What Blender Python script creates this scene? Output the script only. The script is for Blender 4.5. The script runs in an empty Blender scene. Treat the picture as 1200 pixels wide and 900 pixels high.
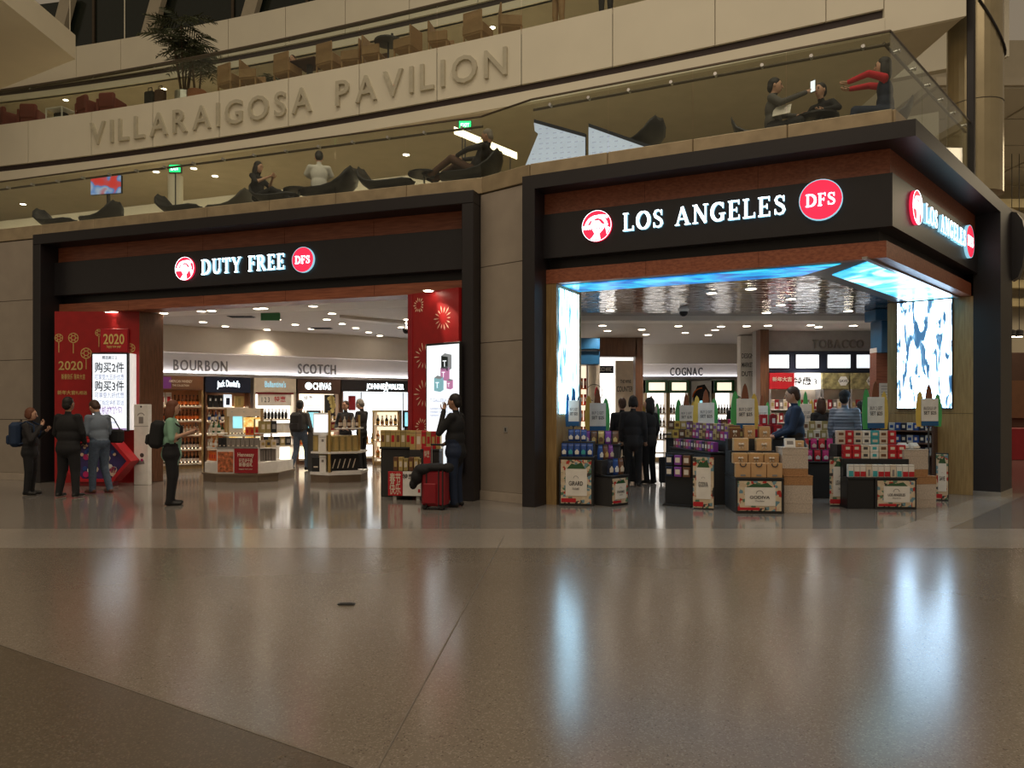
import bpy, math, random
import numpy as np
from mathutils import Vector, Matrix
random.seed(7)
R = math.radians
SC = bpy.context.scene
COL = SC.collection

# ------------------------------------------------------------------ camera, world, large lights, exposure
EYE, FPX, HOR = 1.57, 900.0, 480.0            # eye height (m), focal length (px of a 1200 px frame), horizon row
cam = bpy.data.cameras.new('camera'); cam.sensor_width = 36; cam.lens = FPX / 1200 * 36
cam.shift_y = (HOR - 450) / 1200; cam.clip_end = 200
camo = bpy.data.objects.new('camera', cam); COL.objects.link(camo)
camo.location = (0, 0, EYE); camo.rotation_euler = (R(90), 0, 0)
SC.camera = camo
SC.view_settings.view_transform = 'Standard'; SC.view_settings.look = 'None'
SC.view_settings.exposure = 0.0; SC.view_settings.gamma = 1.0; SC.view_settings.use_curve_mapping = False
wd = bpy.data.worlds.new('hall_air'); SC.world = wd; wd.use_nodes = True
wd.node_tree.nodes['Background'].inputs[0].default_value = (1.0, 0.80, 0.56, 1)
wd.node_tree.nodes['Background'].inputs[1].default_value = 0.22
def area_light(name, loc, size, energy, color, rot=(0, 0, 0)):
    l = bpy.data.lights.new(name, 'AREA'); l.shape = 'RECTANGLE'; l.size, l.size_y = size
    l.energy = energy; l.color = color
    o = bpy.data.objects.new(name, l); COL.objects.link(o); o.location = loc; o.rotation_euler = rot
    return o
area_light('hall_ceiling_lamps_offscreen', (-2, -4, 19), (28, 12), 2000, (1.0, 0.82, 0.62))

area_light('atrium_ceiling_lamps_offscreen', (-3, 7, 27), (26, 8), 1800, (1.0, 0.86, 0.62))  # unseen fill light, added to brighten the upper fascia

# ------------------------------------------------------------------ materials
MATS = {}
def mat(name, col, rough=0.5, metal=0.0, emit=0.0, ecol=None, var=0.08, scale=6.0, bump=0.0, spec=0.5, coat=0.0, stretch=None):
    """procedural principled material: object-space noise gives a little colour variation and relief"""
    if name in MATS: return MATS[name]
    m = bpy.data.materials.new(name); m.use_nodes = True
    nt = m.node_tree; b = nt.nodes['Principled BSDF']
    b.inputs['Roughness'].default_value = rough; b.inputs['Metallic'].default_value = metal
    b.inputs['Specular IOR Level'].default_value = spec
    if coat: b.inputs['Coat Weight'].default_value = coat; b.inputs['Coat Roughness'].default_value = 0.1
    tc = nt.nodes.new('ShaderNodeTexCoord'); mp = nt.nodes.new('ShaderNodeMapping')
    if stretch: mp.inputs['Scale'].default_value = stretch
    no = nt.nodes.new('ShaderNodeTexNoise'); no.inputs['Scale'].default_value = scale; no.inputs['Detail'].default_value = 4
    rp = nt.nodes.new('ShaderNodeValToRGB')
    c = np.array(col[:3])
    rp.color_ramp.elements[0].position = 0.3; rp.color_ramp.elements[1].position = 0.7
    rp.color_ramp.elements[0].color = (*np.clip(c * (1 - var), 0, 1), 1)
    rp.color_ramp.elements[1].color = (*np.clip(c * (1 + var), 0, 1), 1)
    L = nt.links.new
    L(tc.outputs['Object'], mp.inputs['Vector']); L(mp.outputs[0], no.inputs['Vector']); L(no.outputs['Fac'], rp.inputs[0])
    L(rp.outputs[0], b.inputs['Base Color'])
    if bump:
        bp = nt.nodes.new('ShaderNodeBump'); bp.inputs['Strength'].default_value = bump
        L(no.outputs['Fac'], bp.inputs['Height']); L(bp.outputs[0], b.inputs['Normal'])
    if emit:
        b.inputs['Emission Strength'].default_value = emit
        b.inputs['Emission Color'].default_value = (*(ecol or col)[:3], 1)
    MATS[name] = m
    return m
def glass_mat(name, tint=(0.93, 0.96, 0.92), refl=0.9, base=0.035):
    m = bpy.data.materials.new(name); m.use_nodes = True; nt = m.node_tree
    for n in list(nt.nodes): nt.nodes.remove(n)
    out = nt.nodes.new('ShaderNodeOutputMaterial'); mx = nt.nodes.new('ShaderNodeMixShader')
    tr = nt.nodes.new('ShaderNodeBsdfTransparent'); tr.inputs[0].default_value = (*tint, 1)
    gl = nt.nodes.new('ShaderNodeBsdfGlossy'); gl.inputs['Roughness'].default_value = 0.02
    lw = nt.nodes.new('ShaderNodeLayerWeight'); lw.inputs[0].default_value = 0.5
    pw = nt.nodes.new('ShaderNodeMath'); pw.operation = 'POWER'; pw.inputs[1].default_value = 5
    fr = nt.nodes.new('ShaderNodeMath'); fr.operation = 'MULTIPLY_ADD'; fr.inputs[1].default_value = refl; fr.inputs[2].default_value = base
    L = nt.links.new
    L(lw.outputs['Facing'], pw.inputs[0]); L(pw.outputs[0], fr.inputs[0]); L(fr.outputs[0], mx.inputs[0]); L(tr.outputs[0], mx.inputs[1]); L(gl.outputs[0], mx.inputs[2]); L(mx.outputs[0], out.inputs[0])
    MATS[name] = m
    return m
def screen_mat(name, stops, strength, scale=2.0, stretch=(1, 1, 1), detail=3, distort=0.6, wave=False):
    """an LED screen showing an abstract moving image: emission through a noise or wave ramp"""
    m = bpy.data.materials.new(name); m.use_nodes = True; nt = m.node_tree; b = nt.nodes['Principled BSDF']
    tc = nt.nodes.new('ShaderNodeTexCoord'); mp = nt.nodes.new('ShaderNodeMapping'); mp.inputs['Scale'].default_value = stretch
    if wave:
        no = nt.nodes.new('ShaderNodeTexWave'); no.inputs['Scale'].default_value = scale
        no.inputs['Distortion'].default_value = distort * 8; no.inputs['Detail'].default_value = detail
        o = no.outputs['Fac']
    else:
        no = nt.nodes.new('ShaderNodeTexNoise'); no.inputs['Scale'].default_value = scale; no.inputs['Detail'].default_value = detail
        no.inputs['Distortion'].default_value = distort; o = no.outputs['Fac']
    rp = nt.nodes.new('ShaderNodeValToRGB'); cr = rp.color_ramp
    while len(cr.elements) < len(stops): cr.elements.new(0.5)
    for e, (p, c) in zip(cr.elements, stops): e.position = p; e.color = (*c, 1)
    L = nt.links.new
    L(tc.outputs['Object'], mp.inputs['Vector']); L(mp.outputs[0], no.inputs['Vector']); L(o, rp.inputs[0])
    b.inputs['Base Color'].default_value = (0.02, 0.02, 0.02, 1); b.inputs['Roughness'].default_value = 0.3
    L(rp.outputs[0], b.inputs['Emission Color']); b.inputs['Emission Strength'].default_value = strength
    MATS[name] = m
    return m
def terrazzo(name, base, chip1, chip2, rough=0.2):
    m = bpy.data.materials.new(name); m.use_nodes = True; nt = m.node_tree; b = nt.nodes['Principled BSDF']
    tc = nt.nodes.new('ShaderNodeTexCoord'); L = nt.links.new
    vo = nt.nodes.new('ShaderNodeTexVoronoi'); vo.inputs['Scale'].default_value = 130
    L(tc.outputs['Object'], vo.inputs['Vector'])
    rp = nt.nodes.new('ShaderNodeValToRGB'); cr = rp.color_ramp; cr.interpolation = 'CONSTANT'
    cr.elements[0].color = (*base, 1); cr.elements[1].position = 0.72; cr.elements[1].color = (*chip1, 1)
    e = cr.elements.new(0.88); e.color = (*chip2, 1)
    L(vo.outputs['Color'], rp.inputs[0])
    n2 = nt.nodes.new('ShaderNodeTexNoise'); n2.inputs['Scale'].default_value = 0.6; n2.inputs['Detail'].default_value = 6
    L(tc.outputs['Object'], n2.inputs['Vector'])
    r2 = nt.nodes.new('ShaderNodeMapRange'); r2.inputs[3].default_value = 0.88; r2.inputs[4].default_value = 1.1
    L(n2.outputs['Fac'], r2.inputs[0])
    mx = nt.nodes.new('ShaderNodeMix'); mx.data_type = 'RGBA'; mx.blend_type = 'MULTIPLY'; mx.inputs[0].default_value = 1
    L(rp.outputs[0], mx.inputs[6]); L(r2.outputs[0], mx.inputs[7]); L(mx.outputs[2], b.inputs['Base Color'])
    r3 = nt.nodes.new('ShaderNodeMapRange'); r3.inputs[3].default_value = rough * 0.8; r3.inputs[4].default_value = rough * 1.25
    L(n2.outputs['Fac'], r3.inputs[0]); L(r3.outputs[0], b.inputs['Roughness'])
    b.inputs['Specular IOR Level'].default_value = 0.5
    MATS[name] = m
    return m
terrazzo('terrazzo_tan', (0.185, 0.155, 0.125), (0.25, 0.215, 0.18), (0.11, 0.09, 0.075), 0.185)
terrazzo('terrazzo_dark', (0.095, 0.075, 0.053), (0.15, 0.12, 0.09), (0.05, 0.04, 0.03), 0.28)
terrazzo('terrazzo_pale', (0.31, 0.275, 0.24), (0.38, 0.345, 0.31), (0.22, 0.19, 0.165), 0.17)
terrazzo('terrazzo_store', (0.21, 0.19, 0.175), (0.28, 0.26, 0.24), (0.13, 0.115, 0.10), 0.11)
def wood(name, c1, c2, scale=3.0, rough=0.4, stretch=(1, 12, 12)):
    m = bpy.data.materials.new(name); m.use_nodes = True; nt = m.node_tree; b = nt.nodes['Principled BSDF']
    tc = nt.nodes.new('ShaderNodeTexCoord'); mp = nt.nodes.new('ShaderNodeMapping'); mp.inputs['Scale'].default_value = stretch
    no = nt.nodes.new('ShaderNodeTexNoise'); no.inputs['Scale'].default_value = scale; no.inputs['Detail'].default_value = 6
    rp = nt.nodes.new('ShaderNodeValToRGB'); rp.color_ramp.elements[0].color = (*c1, 1); rp.color_ramp.elements[1].color = (*c2, 1)
    rp.color_ramp.elements[0].position = 0.35; rp.color_ramp.elements[1].position = 0.68
    L = nt.links.new
    L(tc.outputs['Object'], mp.inputs[0]); L(mp.outputs[0], no.inputs['Vector']); L(no.outputs['Fac'], rp.inputs[0]); L(rp.outputs[0], b.inputs['Base Color'])
    b.inputs['Roughness'].default_value = rough
    MATS[name] = m
    return m
wood('wood_red', (0.24, 0.07, 0.035), (0.38, 0.125, 0.062))
wood('wood_brown', (0.10, 0.042, 0.02), (0.17, 0.075, 0.038), stretch=(12, 12, 1))
wood('wood_gold', (0.30, 0.19, 0.08), (0.42, 0.28, 0.12), stretch=(12, 12, 1), rough=0.3)
mat('black_metal', (0.016, 0.013, 0.015), 0.45)
mat('black_band', (0.02, 0.018, 0.021), 0.35)
mat('black', (0.012, 0.012, 0.013), 0.5)
mat('dark_grey', (0.05, 0.048, 0.05), 0.5)
mat('charcoal', (0.03, 0.028, 0.028), 0.8)
mat('stone_panel', (0.36, 0.305, 0.25), 0.45, var=0.06, scale=3, bump=0.02)
mat('joint', (0.06, 0.05, 0.04), 0.8); mat('floor_joint', (0.15, 0.125, 0.10), 0.5)
mat('stone_base', (0.46, 0.39, 0.32), 0.4)
mat('slab_edge', (0.42, 0.33, 0.21), 0.28, metal=0.35, var=0.15, scale=4)
mat('cream_panel', (0.74, 0.69, 0.57), 0.5, var=0.03, scale=1.0)
mat('soffit_tan', (0.56, 0.50, 0.39), 0.7, var=0.05, scale=2)
mat('groove', (0.035, 0.02, 0.018), 0.6)
mat('rail', (0.10, 0.075, 0.05), 0.35, metal=0.5)
mat('steel', (0.55, 0.54, 0.52), 0.28, metal=0.9)
mat('white_paint', (0.80, 0.76, 0.71), 0.55, var=0.02)
mat('store_wall', (0.76, 0.70, 0.63), 0.6, var=0.02)
mat('store_ceiling', (0.62, 0.57, 0.52), 0.55, var=0.03)
mat('grey_paint', (0.34, 0.32, 0.31), 0.6)
mat('letter_grey', (0.22, 0.20, 0.18), 0.45, metal=0.3)
mat('letter_cream', (0.50, 0.46, 0.36), 0.45)
mat('sign_white', (0.9, 0.95, 1.0), 0.4, emit=3.2, ecol=(0.82, 0.95, 1.0))
mat('sign_side', (0.3, 0.45, 0.5), 0.4, emit=0.8, ecol=(0.35, 0.75, 0.95))
mat('sign_red', (0.8, 0.03, 0.08), 0.4, emit=0.85, ecol=(1.0, 0.025, 0.085))
mat('lamp_warm', (1, 0.9, 0.75), 0.4, emit=14, ecol=(1.0, 0.86, 0.66))
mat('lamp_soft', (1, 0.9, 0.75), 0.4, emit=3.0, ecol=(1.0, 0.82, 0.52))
mat('cove_soft', (0.9, 0.92, 1.0), 0.4, emit=1.8, ecol=(0.88, 0.88, 1.0))
mat('letter_dark', (0.075, 0.07, 0.066), 0.5)
mat('cove_light', (0.9, 0.92, 1.0), 0.4, emit=4.0, ecol=(0.86, 0.88, 1.0))
mat('panel_lit', (0.95, 0.95, 0.95), 0.4, emit=1.5, ecol=(1.0, 0.97, 0.92))
mat('panel_lit_warm', (0.95, 0.9, 0.8), 0.4, emit=1.1, ecol=(1.0, 0.86, 0.62))
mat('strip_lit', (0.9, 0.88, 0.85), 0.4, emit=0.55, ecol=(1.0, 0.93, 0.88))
mat('screen_white', (0.9, 0.95, 1.0), 0.3, emit=0.95, ecol=(0.84, 0.92, 1.0))
mat('screen_cyan', (0.3, 0.8, 0.95), 0.3, emit=0.9, ecol=(0.35, 0.82, 0.95))
mat('screen_ink', (0.1, 0.11, 0.13), 0.4, emit=0.04, ecol=(0.3, 0.35, 0.45))
mat('screen_ink_soft', (0.4, 0.42, 0.5), 0.4, emit=0.45, ecol=(0.5, 0.55, 0.75))
mat('screen_ink_violet', (0.3, 0.2, 0.4), 0.4, emit=0.45, ecol=(0.6, 0.45, 0.8))
mat('exit_green', (0.02, 0.6, 0.2), 0.4, emit=1.5, ecol=(0.01, 0.85, 0.22))
mat('red_wall', (0.36, 0.010, 0.012), 0.4, var=0.1)
mat('shelf_glow', (1, 0.9, 0.75), 0.4, emit=7.0, ecol=(1.0, 0.80, 0.55))
mat('red_bright', (0.52, 0.015, 0.025), 0.4)
mat('red_deep', (0.30, 0.01, 0.018), 0.4)
mat('gold', (0.62, 0.42, 0.14), 0.3, metal=0.7)
mat('gold_print', (0.65, 0.45, 0.16), 0.5)
mat('gold_leaf', (0.85, 0.62, 0.22), 0.35)
mat('spark_print', (0.85, 0.62, 0.45), 0.5)
mat('white', (0.82, 0.80, 0.77), 0.45)
mat('cream', (0.72, 0.62, 0.50), 0.5)
mat('paper', (0.78, 0.74, 0.68), 0.7)
mat('ink', (0.06, 0.055, 0.055), 0.7)
mat('ink_grey', (0.25, 0.23, 0.22), 0.7)
mat('shelf_wood', (0.42, 0.21, 0.10), 0.4, var=0.12)
mat('plinth', (0.16, 0.115, 0.075), 0.4)
mat('blue_wall', (0.01, 0.085, 0.19), 0.45)
mat('navy', (0.008, 0.014, 0.04), 0.5)
mat('amber', (0.45, 0.13, 0.02), 0.15, coat=0.5)
mat('amber_dark', (0.09, 0.03, 0.012), 0.12, coat=0.5)
mat('bottle_black', (0.012, 0.011, 0.012), 0.15, coat=0.5)
mat('bottle_clear', (0.62, 0.56, 0.46), 0.12, coat=0.5)
mat('bottle_green', (0.03, 0.10, 0.04), 0.15, coat=0.5)
mat('orange_box', (0.75, 0.15, 0.015), 0.4)
mat('gold_box', (0.55, 0.40, 0.15), 0.35, metal=0.3)
mat('olive_box', (0.38, 0.29, 0.11), 0.4)
mat('grey_box', (0.22, 0.19, 0.17), 0.4)
mat('blue_box', (0.02, 0.07, 0.28), 0.35)
mat('purple_box', (0.22, 0.05, 0.30), 0.35)
mat('magenta_box', (0.50, 0.02, 0.16), 0.35)
mat('teal_box', (0.05, 0.38, 0.42), 0.4)
mat('brown_box', (0.17, 0.075, 0.035), 0.4)
mat('kraft', (0.55, 0.33, 0.16), 0.6, var=0.06)
mat('kraft_light', (0.66, 0.44, 0.24), 0.55)
mat('basket_pale', (0.50, 0.42, 0.35), 0.85, var=0.25, scale=60, bump=0.5)
mat('basket_tan', (0.38, 0.20, 0.09), 0.85, var=0.25, scale=60, bump=0.5)
mat('surf_green', (0.08, 0.42, 0.12), 0.35)
mat('surf_yellow', (0.72, 0.50, 0.10), 0.35)
mat('surf_brown', (0.22, 0.07, 0.03), 0.35)
mat('surf_blue', (0.015, 0.10, 0.25), 0.35)
mat('leather_black', (0.009, 0.009, 0.011), 0.45)
mat('shell_grey', (0.06, 0.055, 0.045), 0.5)
mat('red_chair', (0.20, 0.045, 0.035), 0.7)
mat('tan_chair', (0.36, 0.21, 0.10), 0.6)
mat('terracotta', (0.35, 0.14, 0.07), 0.7)
mat('leaf', (0.05, 0.062, 0.026), 0.5, var=0.3, scale=12)
mat('bark', (0.08, 0.05, 0.03), 0.9)
mat('window_dark', (0.018, 0.025, 0.02), 0.15)
mat('skin_a', (0.55, 0.32, 0.22), 0.55); mat('skin_b', (0.42, 0.23, 0.15), 0.55)
mat('eye', (0.02, 0.015, 0.012), 0.3); mat('lip', (0.38, 0.14, 0.12), 0.5)
mat('denim', (0.075, 0.105, 0.16), 0.85, var=0.2, scale=25); mat('denim_dark', (0.03, 0.045, 0.08), 0.85, var=0.2, scale=25)
mat('cloth_black', (0.011, 0.011, 0.013), 0.85); mat('cloth_dark', (0.022, 0.02, 0.022), 0.85)
mat('cloth_navy', (0.010, 0.02, 0.05), 0.8); mat('cloth_blue', (0.012, 0.03, 0.075), 0.8)
mat('cloth_slate', (0.17, 0.21, 0.27), 0.8); mat('cloth_mint', (0.24, 0.44, 0.32), 0.85)
mat('cloth_white', (0.62, 0.60, 0.56), 0.8); mat('cloth_grey', (0.09, 0.085, 0.08), 0.85); mat('cloth_red', (0.55, 0.015, 0.03), 0.8)
mat('cloth_puffer', (0.16, 0.18, 0.23), 0.55); mat('cloth_brown', (0.09, 0.045, 0.03), 0.85)
mat('hair_dark', (0.012, 0.009, 0.008), 0.6); mat('hair_brown', (0.06, 0.026, 0.014), 0.6); mat('hair_auburn', (0.14, 0.045, 0.02), 0.6)
mat('hair_grey', (0.22, 0.19, 0.16), 0.6); mat('shoe_black', (0.012, 0.011, 0.011), 0.5); mat('shoe_brown', (0.11, 0.035, 0.02), 0.5); mat('sole_white', (0.65, 0.62, 0.58), 0.6)
mat('suitcase_red', (0.26, 0.006, 0.014), 0.5); mat('rubber', (0.015, 0.015, 0.015), 0.7)
glass_mat('glass_rail')
glass_mat('glass_shade', (0.80, 0.86, 0.76))

# ------------------------------------------------------------------ mesh building
class MB:
    def __init__(s): s.v = []; s.f = []; s.m = []; s.names = []
    def mi(s, m):
        if m not in s.names: s.names.append(m)
        return s.names.index(m)
    def add(s, vs, fs, m):
        b = len(s.v); k = s.mi(m); s.v += [tuple(p) for p in vs]
        for f in fs: s.f.append(tuple(i + b for i in f)); s.m.append(k)
        return s
    def box(s, x0, x1, y0, y1, z0, z1, m, bev=0.0):
        if bev > 0:
            b = min(bev, (x1 - x0) * .45, (y1 - y0) * .45, (z1 - z0) * .45); vs = []
            for sx, X in ((1, x0), (-1, x1)):
                for sy, Y in ((1, y0), (-1, y1)):
                    for sz, Z in ((1, z0), (-1, z1)):
                        vs += [(X, Y + sy * b, Z + sz * b), (X + sx * b, Y, Z + sz * b), (X + sx * b, Y + sy * b, Z)]
            def q(i, j, k, a): return ((i * 2 + j) * 2 + k) * 3 + a
            fs = []
            for i in (0, 1):
                f = [q(i, 0, 0, 0), q(i, 1, 0, 0), q(i, 1, 1, 0), q(i, 0, 1, 0)]; fs.append(f if i else f[::-1])
                f = [q(0, i, 0, 1), q(1, i, 0, 1), q(1, i, 1, 1), q(0, i, 1, 1)]; fs.append(f[::-1] if i else f)
                f = [q(0, 0, i, 2), q(1, 0, i, 2), q(1, 1, i, 2), q(0, 1, i, 2)]; fs.append(f if i else f[::-1])
            for j in (0, 1):
                for k in (0, 1):
                    f = [q(0, j, k, 1), q(1, j, k, 1), q(1, j, k, 2), q(0, j, k, 2)]; fs.append(f if (j ^ k) else f[::-1])
                    f = [q(j, 0, k, 0), q(j, 1, k, 0), q(j, 1, k, 2), q(j, 0, k, 2)]; fs.append(f[::-1] if (j ^ k) else f)
                    f = [q(j, k, 0, 0), q(j, k, 1, 0), q(j, k, 1, 1), q(j, k, 0, 1)]; fs.append(f if (j ^ k) else f[::-1])
            for i in (0, 1):
                for j in (0, 1):
                    for k in (0, 1):
                        f = [q(i, j, k, 0), q(i, j, k, 1), q(i, j, k, 2)]; fs.append(f if (i ^ j ^ k) else f[::-1])
            return s.add(vs, fs, m)
        vs = [(x, y, z) for x in (x0, x1) for y in (y0, y1) for z in (z0, z1)]
        return s.add(vs, [(0, 1, 3, 2), (4, 6, 7, 5), (0, 4, 5, 1), (2, 3, 7, 6), (0, 2, 6, 4), (1, 5, 7, 3)], m)
    def cb(s, c, d, m, bev=0.0):
        return s.box(c[0] - d[0] / 2, c[0] + d[0] / 2, c[1] - d[1] / 2, c[1] + d[1] / 2, c[2] - d[2] / 2, c[2] + d[2] / 2, m, bev)
    def prism(s, pts, a, b, m, plane='xy'):
        """polygon pts extruded from a to b along the third axis; plane xy (z), xz (y), yz (x)"""
        def P(p, t): return (p[0], p[1], t) if plane == 'xy' else (p[0], t, p[1]) if plane == 'xz' else (t, p[0], p[1])
        n = len(pts); vs = [P(p, a) for p in pts] + [P(p, b) for p in pts]
        fs = [tuple(range(n))[::-1], tuple(range(n, 2 * n))] + [(i, (i + 1) % n, n + (i + 1) % n, n + i) for i in range(n)]
        return s.add(vs, fs, m)
    def tube(s, p0, p1, r0, r1, m, n=10, caps=True):
        p0 = Vector(p0); p1 = Vector(p1); d = (p1 - p0); 
        if d.length < 1e-6: return s
        q = d.to_track_quat('Z', 'Y'); vs = []
        for p, r in ((p0, r0), (p1, r1)):
            for i in range(n):
                a = 2 * math.pi * i / n; vs.append(p + q @ Vector((r * math.cos(a), r * math.sin(a), 0)))
        fs = [(i, (i + 1) % n, n + (i + 1) % n, n + i) for i in range(n)]
        if caps: fs += [tuple(range(n))[::-1], tuple(range(n, 2 * n))]
        return s.add(vs, fs, m)
    def path(s, pts, r, m, n=8):
        for a, b in zip(pts, pts[1:]): s.tube(a, b, r, r, m, n)
        return s
    def ball(s, c, r, m, nu=10, nv=7, rot=None):
        r = (r, r, r) if not hasattr(r, '__len__') else r
        vs = [(0, 0, -1)]
        for j in range(1, nv):
            t = -math.pi / 2 + math.pi * j / nv
            for i in range(nu):
                a = 2 * math.pi * i / nu; vs.append((math.cos(a) * math.cos(t), math.sin(a) * math.cos(t), math.sin(t)))
        vs.append((0, 0, 1)); N = len(vs) - 1; out = []
        for p in vs:
            w = Vector((p[0] * r[0], p[1] * r[1], p[2] * r[2]))
            if rot is not None: w = rot @ w
            out.append(w + Vector(c))
        fs = [(0, 1 + (i + 1) % nu, 1 + i) for i in range(nu)]
        for j in range(nv - 2):
            for i in range(nu):
                a = 1 + j * nu + i; b = 1 + j * nu + (i + 1) % nu; fs.append((a, b, b + nu, a + nu))
        k = 1 + (nv - 2) * nu
        fs += [(k + i, k + (i + 1) % nu, N) for i in range(nu)]
        return s.add(out, fs, m)
    def capsule(s, p0, p1, r0, r1, m, n=10):
        p0 = Vector(p0); p1 = Vector(p1); d = p1 - p0
        q = d.to_track_quat('Z', 'Y') if d.length > 1e-6 else Matrix.Identity(3).to_quaternion()
        L_ = d.length; rings = []
        for t in (-80, -50, -20): rings.append((r0 * math.sin(R(t)), r0 * math.cos(R(t))))
        for t in (20, 50, 80): rings.append((L_ + r1 * math.sin(R(t)), r1 * math.cos(R(t))))
        vs = []
        for z, r in rings:
            for i in range(n):
                a = 2 * math.pi * i / n; vs.append(p0 + q @ Vector((r * math.cos(a), r * math.sin(a), z)))
        fs = [(j * n + i, j * n + (i + 1) % n, (j + 1) * n + (i + 1) % n, (j + 1) * n + i) for j in range(5) for i in range(n)]
        fs += [tuple(range(n))[::-1], tuple(range(5 * n, 6 * n))]
        return s.add(vs, fs, m)
    def lathe(s, prof, m, n=10, c=(0, 0, 0)):
        """prof: list of (r, z) or (r, z, material) from the bottom up"""
        vs = []; 
        for p in prof:
            for i in range(n):
                a = 2 * math.pi * i / n; vs.append((c[0] + p[0] * math.cos(a), c[1] + p[0] * math.sin(a), c[2] + p[1]))
        b = len(s.v); s.v += vs
        for j in range(len(prof) - 1):
            k = s.mi(prof[j + 1][2] if len(prof[j + 1]) > 2 else m)
            for i in range(n):
                s.f.append((b + j * n + i, b + j * n + (i + 1) % n, b + (j + 1) * n + (i + 1) % n, b + (j + 1) * n + i)); s.m.append(k)
        s.f.append(tuple(b + i for i in range(n))[::-1]); s.m.append(s.mi(m))
        q = b + (len(prof) - 1) * n; s.f.append(tuple(q + i for i in range(n))); s.m.append(s.mi(prof[-1][2] if len(prof[-1]) > 2 else m))
        return s
    def ring(s, r0, r1, y0, y1, m, n=28, a0=0, a1=360, c=(0, 0)):
        """flat ring (annulus) in the xz plane, extruded in y"""
        full = abs(a1 - a0) >= 360; k = n if full else n + 1
        vs = []
        for i in range(k):
            a = R(a0 + (a1 - a0) * i / n)
            for r, y in ((r0, y0), (r1, y0), (r1, y1), (r0, y1)): vs.append((c[0] + r * math.cos(a), y, c[1] + r * math.sin(a)))
        fs = []
        for i in range(n):
            j = (i + 1) % k
            for t in range(4): fs.append((i * 4 + t, i * 4 + (t + 1) % 4, j * 4 + (t + 1) % 4, j * 4 + t))
        if not full: fs += [(0, 1, 2, 3), (4 * n + 3, 4 * n + 2, 4 * n + 1, 4 * n)]
        return s.add(vs, fs, m)
    def disc(s, r, y0, y1, m, n=28, c=(0, 0), rz=None):
        rz = r if rz is None else rz
        return s.prism([(c[0] + r * math.cos(2 * math.pi * i / n), c[1] + rz * math.sin(2 * math.pi * i / n)) for i in range(n)], y0, y1, m, 'xz')
    def text(s, t, size, m, x=0, y=0, z=0, depth=0.004, align='C', width=None):
        """upright lettering that faces -y, baseline at z"""
        vs, fs, w = TXT[t]
        if width: k = width / max(w, 1e-6); kx = k
        else: kx = size
        off = {'C': -w * kx / 2, 'L': 0, 'R': -w * kx}[align]
        n = len(vs)
        P = [(x + off + p[0] * kx, y - depth, z + p[1] * size) for p in vs]
        if depth > 0.012:
            P2 = [(a, y, c) for a, b, c in P]; ed = {}
            for f in fs:
                for i in range(len(f)):
                    e = (f[i], f[(i + 1) % len(f)]); ed[e] = ed.get(e, 0) + 1
            side = [(a, b, b + n, a + n) for (a, b) in ed if (b, a) not in ed]
            s.add(P + P2, list(fs) + side, m)
        else: s.add(P, fs, m)
        return s
    def mesh(s, name):
        me = bpy.data.meshes.new(name); me.from_pydata(s.v, [], s.f)
        for n in s.names: me.materials.append(MATS[n])
        me.polygons.foreach_set('material_index', s.m); me.update()
        return me
    def obj(s, name, parent=None, loc=(0, 0, 0), rz=0.0, smooth=False, rot=None):
        me = s.mesh(name)
        if smooth: me.polygons.foreach_set('use_smooth', [True] * len(me.polygons))
        o = bpy.data.objects.new(name, me); COL.objects.link(o)
        o.location = loc; o.rotation_euler = rot if rot else (0, 0, rz)
        if parent: o.parent = parent
        return o
def tag(o, label, cat, group=None):
    o['label'] = label; o['category'] = cat
    if group: o['group'] = group
    return o
def struct(o): o['kind'] = 'structure'; return o
def thing(name, label, cat, loc=(0, 0, 0), rz=0.0, group=None):
    o = bpy.data.objects.new(name, None); COL.objects.link(o); o.empty_display_size = 0.1
    o.location = loc; o.rotation_euler = (0, 0, rz)
    return tag(o, label, cat, group)
def inst(me, name, parent=None, loc=(0, 0, 0), rz=0.0, rot=None):
    o = bpy.data.objects.new(name, me); COL.objects.link(o); o.location = loc
    o.rotation_euler = rot if rot else (0, 0, rz)
    if parent: o.parent = parent
    return o
def copy_tree(o, parent=None):
    c = o.copy(); COL.objects.link(c)
    if parent is not None: c.parent = parent
    for ch in o.children: copy_tree(ch, c)
    return c

# ------------------------------------------------------------------ lettering (built-in font, converted once)
TXT = {}
def load_text(strings, bold=0.0):
    cu = bpy.data.curves.new('lettering', 'FONT'); cu.resolution_u = 3; cu.offset = bold; o = bpy.data.objects.new('lettering', cu); COL.objects.link(o)
    for t in strings:
        if t in TXT: continue
        cu.body = t; bpy.context.view_layer.update()
        me = o.to_mesh(); vs = [tuple(v.co[:2]) for v in me.vertices]; fs = [tuple(p.vertices) for p in me.polygons]
        o.to_mesh_clear()
        if vs:
            x0 = min(v[0] for v in vs); x1 = max(v[0] for v in vs); h = 0.729
            vs = [((v[0] - x0) / h, v[1] / h) for v in vs]; TXT[t] = (vs, fs, (x1 - x0) / h)
        else: TXT[t] = ([], [], 0.3)
    bpy.data.objects.remove(o); bpy.data.curves.remove(cu)
load_text(list('VILLARAIGOSAPAVILION') + list('BOURBON') + list('SCOTCH') + list('TOBACCO') + list('COGNAC'), 0.008)
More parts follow.
